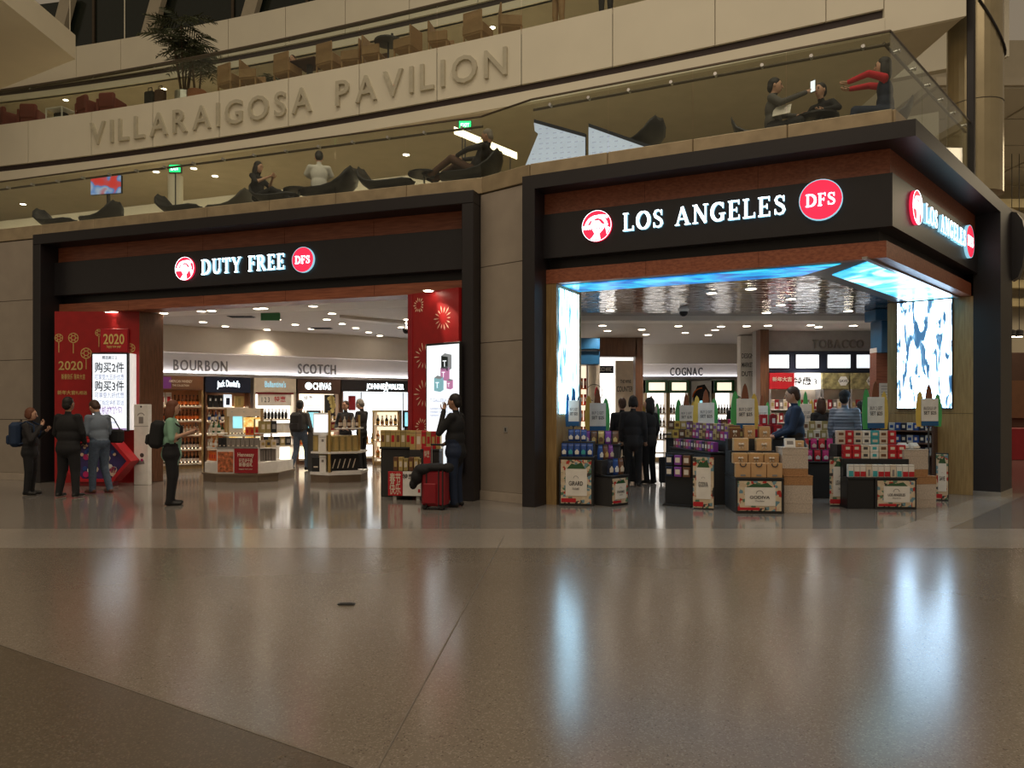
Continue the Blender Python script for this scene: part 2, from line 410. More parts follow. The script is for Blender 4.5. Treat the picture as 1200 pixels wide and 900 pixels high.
load_text(['购买2件', '可享受九五折优惠', '购买3件', '可享受九折优惠', '购满指定金额即送', '登机拖轮包', '精选美酒 2', 'travel retail', '2020', '新春快乐 鼠年大吉', '新年大吉', '好礼相送',
           'Hennessy', '轩尼诗干邑', '新春佳礼', 'happy new year', 'CHIVAS', 'JOHNNIE', 'WALKER', "Jack Daniel's", "Ballantine's", 'AMERICAN WHISKEY', 'THE COLLECTION',
           '春节', '快乐', '特惠', 'EXIT', 'GODIVA', 'Chocolatier', 'LOS ANGELES', 'See’s', 'MALIBU', 'FARMS', 'GIRARD', 'BUY 2 GET', 'SET $25', 'BUCKLE UP', 'DUTY FREE', 'ARMS', 'SAVE', 'COUNTER', 'THE WINE', 'COCO MARC',
           'DEPARTURES', 'T', 'T GALLERIA 2020', 'members save 15% more', 'SPECIAL', 'SCAN', 'DESIGN', 'MARKET', 'DUTE', '禧', 'B', 'H', 'EVERYDAY SAVINGS', '1 2 3'], 0.016)

# serif capitals for the illuminated fascia letters: polygons in a cap height of 1
def _bar(x0, x1, z0, z1): return [(x0, z0), (x1, z0), (x1, z1), (x0, z1)]
def _stem(x, w=0.17, s=0.085):
    return [_bar(x, x + w, 0, 1), _bar(x - s, x + w + s, 0, 0.07), _bar(x - s, x + w + s, 0.93, 1)]
def _stroke(pts, ws):
    out = []
    P = [Vector(p) for p in pts]; L_ = []; R_ = []
    for i, p in enumerate(P):
        d = (P[min(i + 1, len(P) - 1)] - P[max(i - 1, 0)]).normalized(); n = Vector((-d.y, d.x)); L_.append(p + n * ws[i] / 2); R_.append(p - n * ws[i] / 2)
    for i in range(len(P) - 1): out.append([tuple(R_[i]), tuple(R_[i + 1]), tuple(L_[i + 1]), tuple(L_[i])])
    return out
def _arc(cx, cz, rx, rz, a0, a1, wv, wh, n=14):
    pts = []; ws = []
    for i in range(n + 1):
        a = R(a0 + (a1 - a0) * i / n); pts.append((cx + rx * math.cos(a), cz + rz * math.sin(a))); ws.append(wv * abs(math.cos(a)) + wh * abs(math.sin(a)))
    return _stroke(pts, ws)
SER = {}
SER['L'] = (_stem(0.09) + [_bar(0.09, 0.68, 0, 0.085), _bar(0.61, 0.68, 0, 0.26)], 0.74)
SER['O'] = (_arc(0.45, 0.5, 0.36, 0.455, 0, 360, 0.18, 0.085, 24), 0.92)
SER['S'] = (_stroke([(0.56, 0.72), (0.5, 0.88), (0.36, 0.955), (0.2, 0.92), (0.13, 0.77), (0.2, 0.62), (0.36, 0.52), (0.52, 0.4), (0.58, 0.24), (0.5, 0.09), (0.33, 0.04), (0.17, 0.1), (0.1, 0.27)],
            [0.05, 0.07, 0.09, 0.11, 0.15, 0.17, 0.18, 0.17, 0.15, 0.11, 0.09, 0.07, 0.05]) + [_bar(0.53, 0.59, 0.68, 0.97), _bar(0.07, 0.13, 0.03, 0.31)], 0.70)
SER['A'] = (_stroke([(0.12, 0.02), (0.42, 0.98)], [0.08, 0.08]) + _stroke([(0.42, 0.98), (0.76, 0.02)], [0.18, 0.18]) + [_bar(0.24, 0.62, 0.3, 0.37), _bar(0.0, 0.27, 0, 0.06), _bar(0.57, 0.93, 0, 0.06)], 0.95)
SER['N'] = ([_bar(0.11, 0.2, 0, 1), _bar(0.72, 0.81, 0, 1), _bar(0.0, 0.32, 0, 0.06), _bar(0.0, 0.28, 0.94, 1), _bar(0.62, 0.92, 0.94, 1)] + _stroke([(0.16, 0.98), (0.77, 0.02)], [0.18, 0.18]), 0.95)
SER['G'] = (_arc(0.45, 0.5, 0.36, 0.455, 48, 312, 0.18, 0.085, 18) + [_bar(0.6, 0.77, 0.06, 0.42), _bar(0.5, 0.86, 0.37, 0.43), _bar(0.69, 0.75, 0.68, 0.97)], 0.90)
SER['E'] = (_stem(0.09) + [_bar(0.09, 0.66, 0, 0.08), _bar(0.09, 0.64, 0.92, 1), _bar(0.2, 0.5, 0.47, 0.54), _bar(0.6, 0.66, 0, 0.24), _bar(0.58, 0.64, 0.78, 1), _bar(0.46, 0.52, 0.38, 0.63)], 0.74)
SER['F'] = (_stem(0.09) + [_bar(0.09, 0.62, 0.92, 1), _bar(0.2, 0.5, 0.47, 0.54), _bar(0.56, 0.62, 0.76, 1), _bar(0.46, 0.52, 0.38, 0.63)], 0.68)
SER['D'] = (_stem(0.09) + _arc(0.36, 0.5, 0.42, 0.46, -90, 90, 0.18, 0.085, 14) + [_bar(0.17, 0.38, 0, 0.08), _bar(0.17, 0.38, 0.92, 1)], 0.92)
SER['U'] = ([_bar(0.13, 0.3, 0.32, 1), _bar(0.68, 0.76, 0.32, 1), _bar(0.03, 0.4, 0.93, 1), _bar(0.57, 0.87, 0.93, 1)] + _arc(0.465, 0.32, 0.25, 0.275, 180, 360, 0.15, 0.09, 12), 0.90)
SER['T'] = (_stem(0.3)[:2] + [_bar(0.03, 0.74, 0.92, 1), _bar(0.03, 0.09, 0.74, 1), _bar(0.68, 0.74, 0.74, 1)], 0.79)
SER['Y'] = ([_bar(0.33, 0.5, 0, 0.5), _bar(0.24, 0.59, 0, 0.07), _bar(-0.02, 0.28, 0.94, 1), _bar(0.56, 0.86, 0.94, 1)] + _stroke([(0.12, 0.97), (0.42, 0.42)], [0.18, 0.16]) + _stroke([(0.72, 0.97), (0.45, 0.45)], [0.08, 0.08]), 0.84)
SER['R'] = (_stem(0.09) + _arc(0.36, 0.735, 0.22, 0.225, -90, 90, 0.17, 0.08, 10) + [_bar(0.2, 0.38, 0.92, 1), _bar(0.2, 0.4, 0.475, 0.55), _bar(0.62, 0.86, 0, 0.06)] + _stroke([(0.4, 0.5), (0.72, 0.02)], [0.16, 0.18]), 0.86)
SER[' '] = ([], 0.48)
def serif_word(word, h, parent, x, y, z, depth=0.05, track=0.10, width=None, name='letter', face='sign_white'):
    tot = sum(SER[c][1] + track for c in word) - track; k = (width / tot) if width else h
    cx = x - tot * k / 2
    for c in word:
        polys, adv = SER[c]
        if polys:
            m = MB()
            for p in polys:
                q = [(a * k, b * h) for a, b in p]
                ar = sum(q[i][0] * q[(i + 1) % len(q)][1] - q[(i + 1) % len(q)][0] * q[i][1] for i in range(len(q)))
                if ar < 0: q = q[::-1]
                n = len(q)
                m.add([(a, -depth, b) for a, b in q] + [(a, 0, b) for a, b in q], [tuple(range(n))], face)
                b0 = len(m.v) - 2 * n
                for i in range(n): m.f.append((b0 + i, b0 + n + i, b0 + n + (i + 1) % n, b0 + (i + 1) % n)); m.m.append(m.mi('sign_side'))
            m.obj(name, parent, (cx, y, z))
        cx += (adv + track) * k

# ------------------------------------------------------------------ plan frames
class Frame:
    """a straight run in plan: u along it (to the right), v into the building, z up"""
    def __init__(s, x, y, deg): s.o = (x, y); s.a = R(deg); s.c = math.cos(s.a); s.s = math.sin(s.a)
    def w(s, u, v=0.0, z=0.0): return (s.o[0] + u * s.c - v * s.s, s.o[1] + u * s.s + v * s.c, z)
    def u(s, px, v=0.0):
        k = (px - 600) / FPX; x0 = s.o[0] - v * s.s; y0 = s.o[1] + v * s.c
        return (k * y0 - x0) / (s.c - k * s.s)
    def z(s, py, u, v=0.0): return EYE + (HOR - py) * s.w(u, v)[1] / FPX
    def uv(s, x, y): dx = x - s.o[0]; dy = y - s.o[1]; return (dx * s.c + dy * s.s, -dx * s.s + dy * s.c)
def at(px, yb):
    """ground point seen at column px whose foot is on row yb"""
    d = EYE * FPX / (yb - HOR); return ((px - 600) / FPX * d, d)
def xz(px, py, d): return ((px - 600) / FPX * d, EYE + (HOR - py) * d / FPX)
FA = Frame(-10.31, 16.51, -19.35); LA_ = 10.23      # duty free shop front
FB = Frame(0.165, 12.395, -26.1); LB = 5.62         # corner shop front
FS = Frame(5.216, 9.92, 47.3); LS = 5.2             # its side front
FC = Frame(-9.27, 20.1, 33.8)                       # back wall of the duty free shop
ZT = 5.33                                           # top of both portals
# ================================================================== THE SETTING
m = MB(); m.box(-45, 45, -12, 60, -0.25, 0, 'terrazzo_tan'); floor = struct(m.obj('floor'))
def inlay(name, pts, z0, z1, mt):
    m = MB(); m.prism(pts, z0, z1, mt); return m.obj(name, floor)
inlay('store_terrazzo', [(-45, 10.1), (45, 10.1), (45, 59), (-45, 59)], -0.02, 0.0015, 'terrazzo_store')
inlay('pale_terrazzo_band', [(-45, 8.72), (45, 8.72), (45, 10.1), (-45, 10.1)], -0.02, 0.0025, 'terrazzo_pale')
inlay('dark_terrazzo_field', [(-6, 6.78), (1.5, 1.94), (1.5, -8), (-6, -8)][::-1], -0.02, 0.0025, 'terrazzo_dark')
inlay('pale_terrazzo_strip', [(5.05, 10.1), (5.75, 10.1), (9.6, 14.3), (9.0, 14.5)], -0.02, 0.004, 'terrazzo_pale')
for a, b in (((-0.105, 9.42), (-0.72, 1.7)), ((-6, 6.79), (1.5, 1.95))):
    d = Vector((b[0] - a[0], b[1] - a[1])).normalized(); n = Vector((-d.y, d.x)) * 0.005
    inlay('joint_strip', [(a[0] - n.x, a[1] - n.y), (b[0] - n.x, b[1] - n.y), (b[0] + n.x, b[1] + n.y), (a[0] + n.x, a[1] + n.y)], -0.02, 0.0035, 'floor_joint')
m = MB(); m.box(-0.07, 0.07, -0.02, 0.02, 0, 0.012, 'black', 0.004); m.box(-0.05, 0.05, -0.008, 0.008, 0.012, 0.016, 'dark_grey')
tag(m.obj('floor_plate', None, (-1.33, 6.17, 0.003)), 'small black plate lying alone on the tan terrazzo floor', 'floor plate')

def clad(name, fr, u0, u1, v, zs, splits=1):
    """stone clad wall: backing, one panel per joint, base course"""
    m = MB(); m.box(u0, u1, v + 0.03, v + 0.4, 0, ZT, 'joint'); w = struct(m.obj(name, None, (*fr.o, 0), fr.a))
    for k in range(splits):
        a = u0 + (u1 - u0) * k / splits; b = u0 + (u1 - u0) * (k + 1) / splits
        for z0, z1 in zip(zs, zs[1:]):
            p = MB(); p.box(a + 0.004, b - 0.004, v, v + 0.03, z0 + 0.005, z1 - 0.005, 'stone_panel', 0.004); p.obj('stone_panel', w)
    p = MB(); p.box(u0, u1, v - 0.015, v + 0.03, 0, zs[0], 'stone_base', 0.004); p.obj('base_course', w)
    return w
clad('wall_left', FA, -4.4, 0.0, 0.30, [0.16, 1.35, 2.67, 3.99, 5.32], 3)
pa = FA.w(LA_, 0.32); pb = FB.w(0.0, 0.32)
FM = Frame(pa[0], pa[1], math.degrees(math.atan2(pb[1] - pa[1], pb[0] - pa[0]))); LM = math.hypot(pb[0] - pa[0], pb[1] - pa[1])
pier = clad('wall_middle', FM, 0.0, LM, 0.0, [0.16, 1.45, 2.73, 4.05, 5.32])
m = MB(); m.box(0.55, 0.63, -0.01, 0, 1.18, 1.28, 'steel', 0.003); m.box(0.575, 0.605, -0.014, -0.01, 1.20, 1.26, 'dark_grey'); m.obj('wall_socket', pier)

# ------------------------------------------------------------------ emblem and roundel
def emblem(parent, x, y, z, r, depth=0.05):
    e = MB(); e.disc(r, -depth, 0, 'sign_red', 32); e.ring(r * 0.98, r, -depth - 0.004, -depth, 'sign_white', 32); o = e.obj('emblem', parent, (x, y, z))
    y0 = -depth - 0.006
    w = MB()
    w.ring(r * 0.62, r * 0.80, y0, y0 + 0.005, 'sign_white', 20, 8, 172, (-r * 0.02, -r * 0.12))
    w.ring(r * 0.95, r * 1.12, y0 - 0.001, y0 + 0.004, 'sign_white', 14, 62, 128, (r * 0.28, -r * 0.42))
    w.prism([(-r * 0.93, -r * 0.2), (r * 0.9, -r * 0.2), (r * 0.62, r * 0.0), (r * 0.34, r * 0.12), (r * 0.16, r * 0.34), (-r * 0.3, r * 0.34), (-r * 0.42, r * 0.08), (-r * 0.9, r * 0.05)], y0, y0 + 0.005, 'sign_white', 'xz')
    w.prism([(-r * 0.3, -r * 0.2), (r * 0.5, -r * 0.2), (r * 0.2, -r * 0.5), (r * 0.26, -r * 0.9), (r * 0.05, -r * 0.95), (0, -r * 0.5), (-r * 0.06, -r * 0.95), (-r * 0.42, -r * 0.86), (-r * 0.12, -r * 0.5)], y0, y0 + 0.005, 'sign_white', 'xz')
    w.prism([(r * 0.62, -r * 0.2), (r * 0.9, -r * 0.2), (r * 0.7, -r * 0.6)], y0, y0 + 0.005, 'sign_white', 'xz')
    w.obj('emblem_drawing', o)
    d = MB()
    for k in range(9): d.box(-r * 0.85 + k * r * 0.17, -r * 0.77 + k * r * 0.17, y0 - 0.003, y0, -r * 0.22, -r * 0.14, 'sign_red')
    d.obj('emblem_dots', o)
def roundel(parent, x, y, z, r, depth=0.05):
    e = MB(); e.disc(r, -depth, 0, 'sign_red', 32); e.ring(r * 0.99, r * 1.03, -depth, 0.0, 'sign_side', 32); o = e.obj('roundel', parent, (x, y, z))
    tot = sum(SER[c][1] + 0.06 for c in 'DFS') - 0.06; k = r * 1.42 / tot; h = r * 0.62; cx = -r * 0.71
    for c in 'DFS':
        g = MB()
        for p in SER[c][0]:
            q = [(a * k, b * h) for a, b in p]; g.prism(q, -depth - 0.008, -depth, 'sign_white', 'xz')
        g.obj('roundel_letter', o, (cx, 0, -h / 2)); cx += (SER[c][1] + 0.06) * k

# ------------------------------------------------------------------ duty free shop front
pf = thing('shopfront_portal', 'black framed shop front with wood bands and a lit DUTY FREE sign', 'shop front', FA.w(0, 0), FA.a)
L = LA_
for x0, x1 in ((0, 0.22), (L - 0.22, L)):
    m = MB(); m.box(x0, x1, 0, 0.95, 0, ZT - 0.22, 'black_metal', 0.01); m.obj('frame_post', pf)
m = MB(); m.box(0, L, 0, 0.45, ZT - 0.22, ZT, 'black_metal', 0.01); m.obj('frame_beam', pf)
n = 5
for k in range(n):
    a = 0.22 + (L - 0.44) * k / n; b = 0.22 + (L - 0.44) * (k + 1) / n
    m = MB(); m.box(a + 0.003, b - 0.003, 0.44, 0.6, 4.77, 5.11, 'wood_red', 0.004); m.obj('wood_panel', pf)
    m = MB(); m.box(a + 0.003, b - 0.003, 0.46, 0.95, 3.67, 3.88, 'wood_red', 0.004); m.obj('wood_panel', pf)
m = MB(); m.box(0.22, L - 0.22, 0.585, 0.66, 3.88, 4.06, 'black_band'); m.obj('recess_panel', pf)
band = MB(); band.box(0.22, L - 0.22, 0.34, 0.6, 4.05, 4.77, 'black_band', 0.005); band = band.obj('sign_band', pf)
def fa(px, v): return FA.u(px, v)
serif_word('DUTY FREE', 0.30, band, (fa(236, 0.3) + fa(334, 0.3)) / 2, 0.34, 4.27, width=fa(334, 0.3) - fa(236, 0.3))
emblem(band, fa(216.5, 0.3), 0.34, 4.42, 0.235)
roundel(band, fa(355, 0.3), 0.34, 4.42, 0.235)

# ------------------------------------------------------------------ corner shop front
den = FB.c * FS.s - FB.s * FS.c
def corner(v):
    p = FB.w(0, v); q = FS.w(0, v)
    t = ((q[0] - p[0]) * FS.s - (q[1] - p[1]) * FS.c) / den
    return (p[0] + FB.c * t, p[1] + FB.s * t)
def corner_vv(vb, vs):
    p = FB.w(0, vb); q = FS.w(0, vs); t = ((q[0] - p[0]) * FS.s - (q[1] - p[1]) * FS.c) / den
    return (p[0] + FB.c * t, p[1] + FB.s * t)
SO = 3.65; SE = 6.2; SP = 5.2
pl = thing('shopfront_portal', 'black framed corner shop front with wood bands and lit LOS ANGELES signs', 'shop front', FB.w(0, 0), 0)
O0 = FB.o
def rel(p): return (p[0] - O0[0], p[1] - O0[1])
def layer(name, v0, v1, z0, z1, mt, u0=0.22, s1=SE, parent=pl, mit=True, sides=(1, 1)):
    out = []
    if sides[0]:
        m = MB(); m.prism([rel(FB.w(u0, v0)), rel(corner(v0)), rel(corner(v1)), rel(FB.w(u0, v1))], z0, z1, mt); out.append(m.obj(name, parent))
    if sides[1]:
        m = MB(); m.prism([rel(corner(v0)), rel(FS.w(s1, v0)), rel(FS.w(s1, v1)), rel(corner(v1))], z0, z1, mt); out.append(m.obj(name, parent))
    return out
m = MB(); m.prism([rel(FB.w(0, 0)), rel(FB.w(0.22, 0)), rel(FB.w(0.22, 0.95)), rel(FB.w(0, 0.95))], 0, ZT - 0.22, 'black_metal'); m.obj('frame_post', pl)
m = MB(); m.prism([rel(FS.w(SP, 0)), rel(FS.w(SE, 0)), rel(FS.w(SE, 0.43)), rel(FS.w(SP, 0.43))], 0, ZT - 0.22, 'black_metal'); m.obj('frame_post', pl)
m = MB(); m.prism([rel(FS.w(SP - 0.01, -0.01)), rel(FS.w(SE, -0.01)), rel(FS.w(SE, 0.43)), rel(FS.w(SP - 0.01, 0.43))], 0, 0.09, 'steel'); m.obj('post_shoe', pl)
layer('frame_beam', 0.0, 0.5, ZT - 0.22, ZT, 'black_metal', 0.0)
cw = corner(0.44); uc = FB.uv(*cw)[0]
for k in range(3):
    a = 0.22 + (uc - 0.22) * k / 3; b = 0.22 + (uc - 0.22) * (k + 1) / 3
    for v0, v1, z0, z1 in ((0.40, 0.6, 4.77, 5.11), (0.46, 0.62, SO, 3.88)):
        e = corner(v0) if k == 2 else FB.w(b - 0.004, v0); e2 = corner(v1) if k == 2 else FB.w(b - 0.004, v1)
        m = MB(); m.prism([rel(FB.w(a, v0)), rel(e), rel(e2), rel(FB.w(a, v1))], z0, z1, 'wood_red'); m.obj('wood_panel', pl)
for k in range(3):
    for v0, v1, z0, z1 in ((0.40, 0.6, 4.77, 5.11), (0.46, 0.62, SO, 3.88)):
        a = SP * k / 3; b = SP * (k + 1) / 3
        s0 = corner(v0) if k == 0 else FS.w(a, v0); s1_ = corner(v1) if k == 0 else FS.w(a, v1)
        m = MB(); m.prism([rel(s0), rel(FS.w(b - 0.004, v0)), rel(FS.w(b - 0.004, v1)), rel(s1_)], z0, z1, 'wood_red'); m.obj('wood_panel', pl)
layer('recess_panel', 0.585, 0.66, 3.88, 4.06, 'black_band', s1=SP)
bands = layer('sign_band', 0.36, 0.6, 4.05, 4.77, 'black_band', s1=SP)
bands[1]['label'] = 'narrow side of the black sign band'
# lettering carriers keep the run's own direction
def carrier(name, parent, fr, u, v, z):
    o = bpy.data.objects.new(name, None); return o
def put_sign(bandobj, fr, pxs, v, z, h, re):
    w = fr.w(0, v); e0, e1, l0, l1, r0 = pxs
    kids0 = set(bandobj.children)
    emblem(bandobj, (fr.u(e0, v) + fr.u(e1, v)) / 2, 0, z, re)
    serif_word('LOS ANGELES', h, bandobj, (fr.u(l0, v) + fr.u(l1, v)) / 2, 0, z - h / 2 + 0.01, width=fr.u(l1, v) - fr.u(l0, v))
    roundel(bandobj, fr.u(r0, v), 0, z + 0.02, re * 1.13)
    for c in bandobj.children:
        if c in kids0: continue
        x, y, zz = c.location; p = fr.w(x, v, 0); c.location = (p[0] - O0[0], p[1] - O0[1], zz); c.rotation_euler = (0, 0, fr.a)
put_sign(bands[0], FB, (683, 718, 731, 922, 962), 0.36, 4.48, 0.28, 0.245)
put_sign(bands[1], FS, (1063, 1079, 1081, 1128, 1133.5), 0.36, 4.48, 0.28, 0.245)
# soffit with LED screens, side walls of the opening
screen_mat('led_blue', [(0.25, (0.0, 0.03, 0.22)), (0.42, (0.0, 0.22, 0.75)), (0.55, (0.0, 0.55, 0.95)), (0.75, (0.12, 0.85, 1.0))], 1.0, 1.6, (1.2, 2.5, 1), 3, 0.7)
screen_mat('led_wave', [(0.2, (0.0, 0.10, 0.25)), (0.38, (0.03, 0.45, 0.85)), (0.52, (0.2, 0.8, 1.0)), (0.66, (0.75, 0.98, 1.0)), (0.8, (0.05, 0.5, 0.9))], 1.5, 1.5, (1, 1, 1), 4, 1.4)
screen_mat('led_fall', [(0.33, (0.006, 0.028, 0.055)), (0.42, (0.03, 0.10, 0.13)), (0.50, (0.42, 0.72, 0.95)), (0.9, (0.62, 0.88, 1.0))], 7.5, 3.4, (6, 6, 0.5), 4, 0.3)
screen_mat('led_city', [(0.38, (0.008, 0.024, 0.048)), (0.44, (0.035, 0.075, 0.115)), (0.48, (0.50, 0.74, 1.0)), (0.9, (0.64, 0.84, 1.0))], 8.0, 2.6, (3.2, 3.2, 0.7), 3, 0.9)
m = MB(); m.prism([rel(FB.w(0.22, 0.62)), rel(corner(0.62)), rel(corner_vv(1.55, 1.75)), rel(FB.w(0.22, 1.55))], SO, SO + 0.12, 'black_band'); m.obj('soffit_panel', pl)
m = MB(); m.prism([rel(corner(0.62)), rel(FS.w(SP, 0.62)), rel(FS.w(SP, 1.75)), rel(corner_vv(1.55, 1.75))], SO, SO + 0.12, 'black_band'); m.obj('soffit_panel', pl)
m = MB(); m.prism([rel(FB.w(0.42, 0.66)), rel(FB.w(4.7, 0.66)), rel(FB.w(4.1, 1.45)), rel(FB.w(0.42, 1.45))], SO - 0.012, SO, 'led_blue'); m.obj('led_screen', pl)['label'] = 'cyan LED screen strip set into the soffit'
m = MB(); m.prism([rel(FS.w(0.45, 0.72)), rel(FS.w(SP - 0.1, 0.72)), rel(FS.w(SP - 0.1, 1.5)), rel(FS.w(1.2, 1.5))], SO - 0.012, SO, 'led_wave'); m.obj('led_screen', pl)['label'] = 'blue wave LED screen set into the corner soffit'
m = MB(); m.prism([rel(FS.w(0.1, 0.63)), rel(FS.w(SP - 0.05, 0.63)), rel(FS.w(SP - 0.05, 0.70)), rel(FS.w(0.1, 0.70))], SO - 0.03, SO, 'steel'); m.obj('soffit_rail', pl)
# left reveal
m = MB(); m.prism([rel(FB.w(0.22, 0.47)), rel(FB.w(0.40, 0.47)), rel(FB.w(0.40, 1.6)), rel(FB.w(0.22, 1.6))], 0, SO, 'wood_gold'); rv = m.obj('reveal_wall', pl)
m = MB(); m.prism([rel(FB.w(0.40, 0.56)), rel(FB.w(0.43, 0.56)), rel(FB.w(0.43, 1.42)), rel(FB.w(0.40, 1.42))], 1.50, 3.58, 'led_fall'); m.obj('led_screen', rv)['label'] = 'tall white and blue waterfall LED screen'
# right reveal
for k, (z0, z1) in enumerate(((0.0, 1.5), (1.5, SO))):
    m = MB(); m.prism([rel(FS.w(SP, 0.43)), rel(FS.w(SP + 0.3, 0.43)), rel(FS.w(SP + 0.3, 1.9)), rel(FS.w(SP, 1.9))], z0 + 0.003, z1 - 0.003, 'wood_gold'); o = m.obj('reveal_wall', pl)
m = MB(); m.prism([rel(FS.w(SP - 0.05, 0.75)), rel(FS.w(SP, 0.75)), rel(FS.w(SP, 1.72)), rel(FS.w(SP - 0.05, 1.72))], 1.58, SO - 0.02, 'black_metal'); lf = m.obj('led_frame', o)
m = MB(); m.prism([rel(FS.w(SP - 0.06, 0.77)), rel(FS.w(SP - 0.05, 0.77)), rel(FS.w(SP - 0.05, 1.70)), rel(FS.w(SP - 0.06, 1.70))], 1.60, SO - 0.03, 'led_city'); m.obj('led_screen', o)['label'] = 'tall white and blue beach LED screen'
# rounded fin behind the post
fx = thing('sign_fin', 'dark rounded sign fin projecting beyond the corner post', 'sign fin', FS.w(SE - 0.02, 0.0, 0), FS.a - R(90))
m = MB(); pts = [(0, 4.0), (0.10, 4.05), (0.17, 4.25), (0.21, 4.6), (0.21, 4.9), (0.17, 5.12), (0.08, 5.27), (0, 5.3)]
m.prism(pts, 0.0, 0.22, 'black_band', 'xz'); m.obj('fin_plate', fx)
m = MB(); m.box(-0.02, 0.02, 0.04, 0.18, 4.1, 5.05, 'dark_grey'); m.obj('fin_bracket', fx)
m = MB(); m.prism([FS.w(SE, 0.44)[:2], FS.w(SE, 1.8)[:2], FS.w(SE - 0.2, 1.8)[:2], FS.w(SE - 0.2, 0.44)[:2]], 0, ZT, 'black_band'); struct(m.obj('wall_right'))

# ------------------------------------------------------------------ duty free interior shell
ZC = 3.80
def poly(name, pts, z0, z1, mt, parent=None):
    m = MB(); m.prism(pts, z0, z1, mt); o = m.obj(name, parent)
    if parent is None: struct(o)
    return o
ceil1 = poly('ceiling', [FA.w(0.25, 0.96)[:2], FA.w(L - 0.1, 0.96)[:2], (-0.2, 15), (-0.2, 27), FC.w(9.2, 0.5)[:2], FC.w(-1.5, 0.5)[:2]], ZC, ZC + 0.15, 'store_ceiling')
poly('ceiling_bulkhead', [FA.w(0.25, 0.95)[:2], FA.w(L - 0.1, 0.95)[:2], FA.w(L - 0.1, 2.3)[:2], FA.w(0.25, 1.7)[:2]], ZC - 0.1, ZC, 'white_paint', ceil1)
poly('ceiling_bulkhead', [FC.w(3.2, -4.6)[:2], FC.w(9.5, -3.4)[:2], FC.w(9.5, -2.6)[:2], FC.w(3.6, -4.2)[:2]], ZC - 0.07, ZC, 'white_paint', ceil1)
m = MB(); m.box(-1.5, 9.4, 0.0, 0.5, 3.1, ZC, 'store_wall'); m.box(-1.5, 9.4, 0.3, 0.5, 0, 3.1, 'store_wall'); wb = struct(m.obj('wall_back', None, (*FC.o, 0), FC.a))
m = MB(); m.box(-1.5, 9.4, -0.28, 0.3, 2.46, 2.54, 'grey_paint'); m.obj('cornice', wb)
m = MB(); m.box(-1.5, 9.4, 0.2, 0.28, 2.545, 2.60, 'cove_light'); m.obj('cove_lamp', wb)
def wall_word(word, fr, px0, px1, z, h, v, parent, depth=0.06, mt='letter_grey', y0=0.0):
    a = fr.u(px0, v); b = fr.u(px1, v); ws = [TXT[c][2] for c in word]; tr = 0.22
    tot = sum(ws) + tr * (len(word) - 1); k = (b - a) / tot; x = a
    for c, w in zip(word, ws):
        g = MB(); g.text(c, h, mt, 0, 0, 0, depth, 'L', w * k); g.obj('letter', parent, (x, y0 + v, z)); x += (w + tr) * k
wall_word('BOURBON', FC, 203, 266, 2.62, 0.30, 0.20, wb)
wall_word('SCOTCH', FC, 349, 393, 2.62, 0.30, 0.20, wb)
poly('wall_partition', [(-0.2, 13.6), (0.0, 13.6), (0.0, 27), (-0.2, 27)], 0, ZC, 'store_wall')
poly('wall_partition', [(-8.9, 16.9), (-8.7, 16.9), (-9.6, 20.0), (-9.9, 20.0)], 0, ZC, 'store_wall')
# left red wall, wood pilaster, right red wall
FRL = Frame(-9.78, 16.42, 1.5); LRL = 1.80
FRR = Frame(-1.80, 13.93, -40.3); LRR = 1.16
def red_wall(name, fr, ln):
    m = MB(); m.box(0, ln, 0, 0.12, 0, 3.67, 'red_wall'); return struct(m.obj(name, None, (*fr.o, 0), fr.a))
rwl = red_wall('wall_red', FRL, LRL); rwr = red_wall('wall_firework', FRR, LRR)
m = MB(); m.box(0, 0.52, 0, 0.5, 0, 3.67, 'wood_brown', 0.01); struct(m.obj('trim_1', None, (-7.97, 16.45, 0), R(52)))
m = MB(); m.box(-0.12, 0, -0.02, 0.5, 0, 3.67, 'red_deep', 0.01); struct(m.obj('trim_2', None, (FRR.o[0], FRR.o[1], 0), FRR.a))
# prints on the left red wall
def lp(px, py): u = FRL.u(px, 0); return u, FRL.z(py, u, 0)
m = MB()
u, z = lp(83, 430); m.text('2020', 0.19, 'gold_print', u, -0.002, z - 0.06)
u, z = lp(86, 444); m.text('新春快乐 鼠年大吉', 0.09, 'gold_print', u, -0.002, z, width=0.5)
u, z = lp(78, 462); m.text('新年大吉', 0.07, 'gold_print', u, -0.002, z)
u, z = lp(93, 462); m.text('好礼相送', 0.06, 'gold_print', u, -0.002, z)
for px, py, r in ((86, 396, 0.11), (116, 390, 0.08), (153, 408, 0.10), (101, 414, 0.12), (69, 396, 0.09)):
    u, z = lp(px, py)
    m.ring(r * 0.85, r, -0.003, -0.001, 'gold_print', 16, c=(u, z)); m.ring(r * 0.35, r * 0.5, -0.003, -0.001, 'gold_print', 12, c=(u, z))
    for k in range(6): a = k * math.pi / 3; m.box(u + r * 0.67 * math.cos(a) - 0.012, u + r * 0.67 * math.cos(a) + 0.012, -0.003, -0.001, z + r * 0.67 * math.sin(a) - 0.012, z + r * 0.67 * math.sin(a) + 0.012, 'gold_print')
    m.box(u - 0.008, u + 0.008, -0.003, -0.001, z - r - 0.22, z - r, 'gold_print')
m.obj('wall_print', rwl)
u, z = lp(135.5, 399)
s = thing('sign_box', 'red box sign with gold 2020 numerals above the tall screen', 'sign', FRL.w(u, -0.06, 0), FRL.a)
m = MB(); m.box(-0.30, 0.30, 0, 0.055, z - 0.27, z + 0.25, 'red_deep', 0.01); m.obj('case', s)
m = MB(); m.box(-0.28, 0.28, -0.012, 0, z - 0.25, z + 0.23, 'red_bright'); fce = m.obj('face', s)
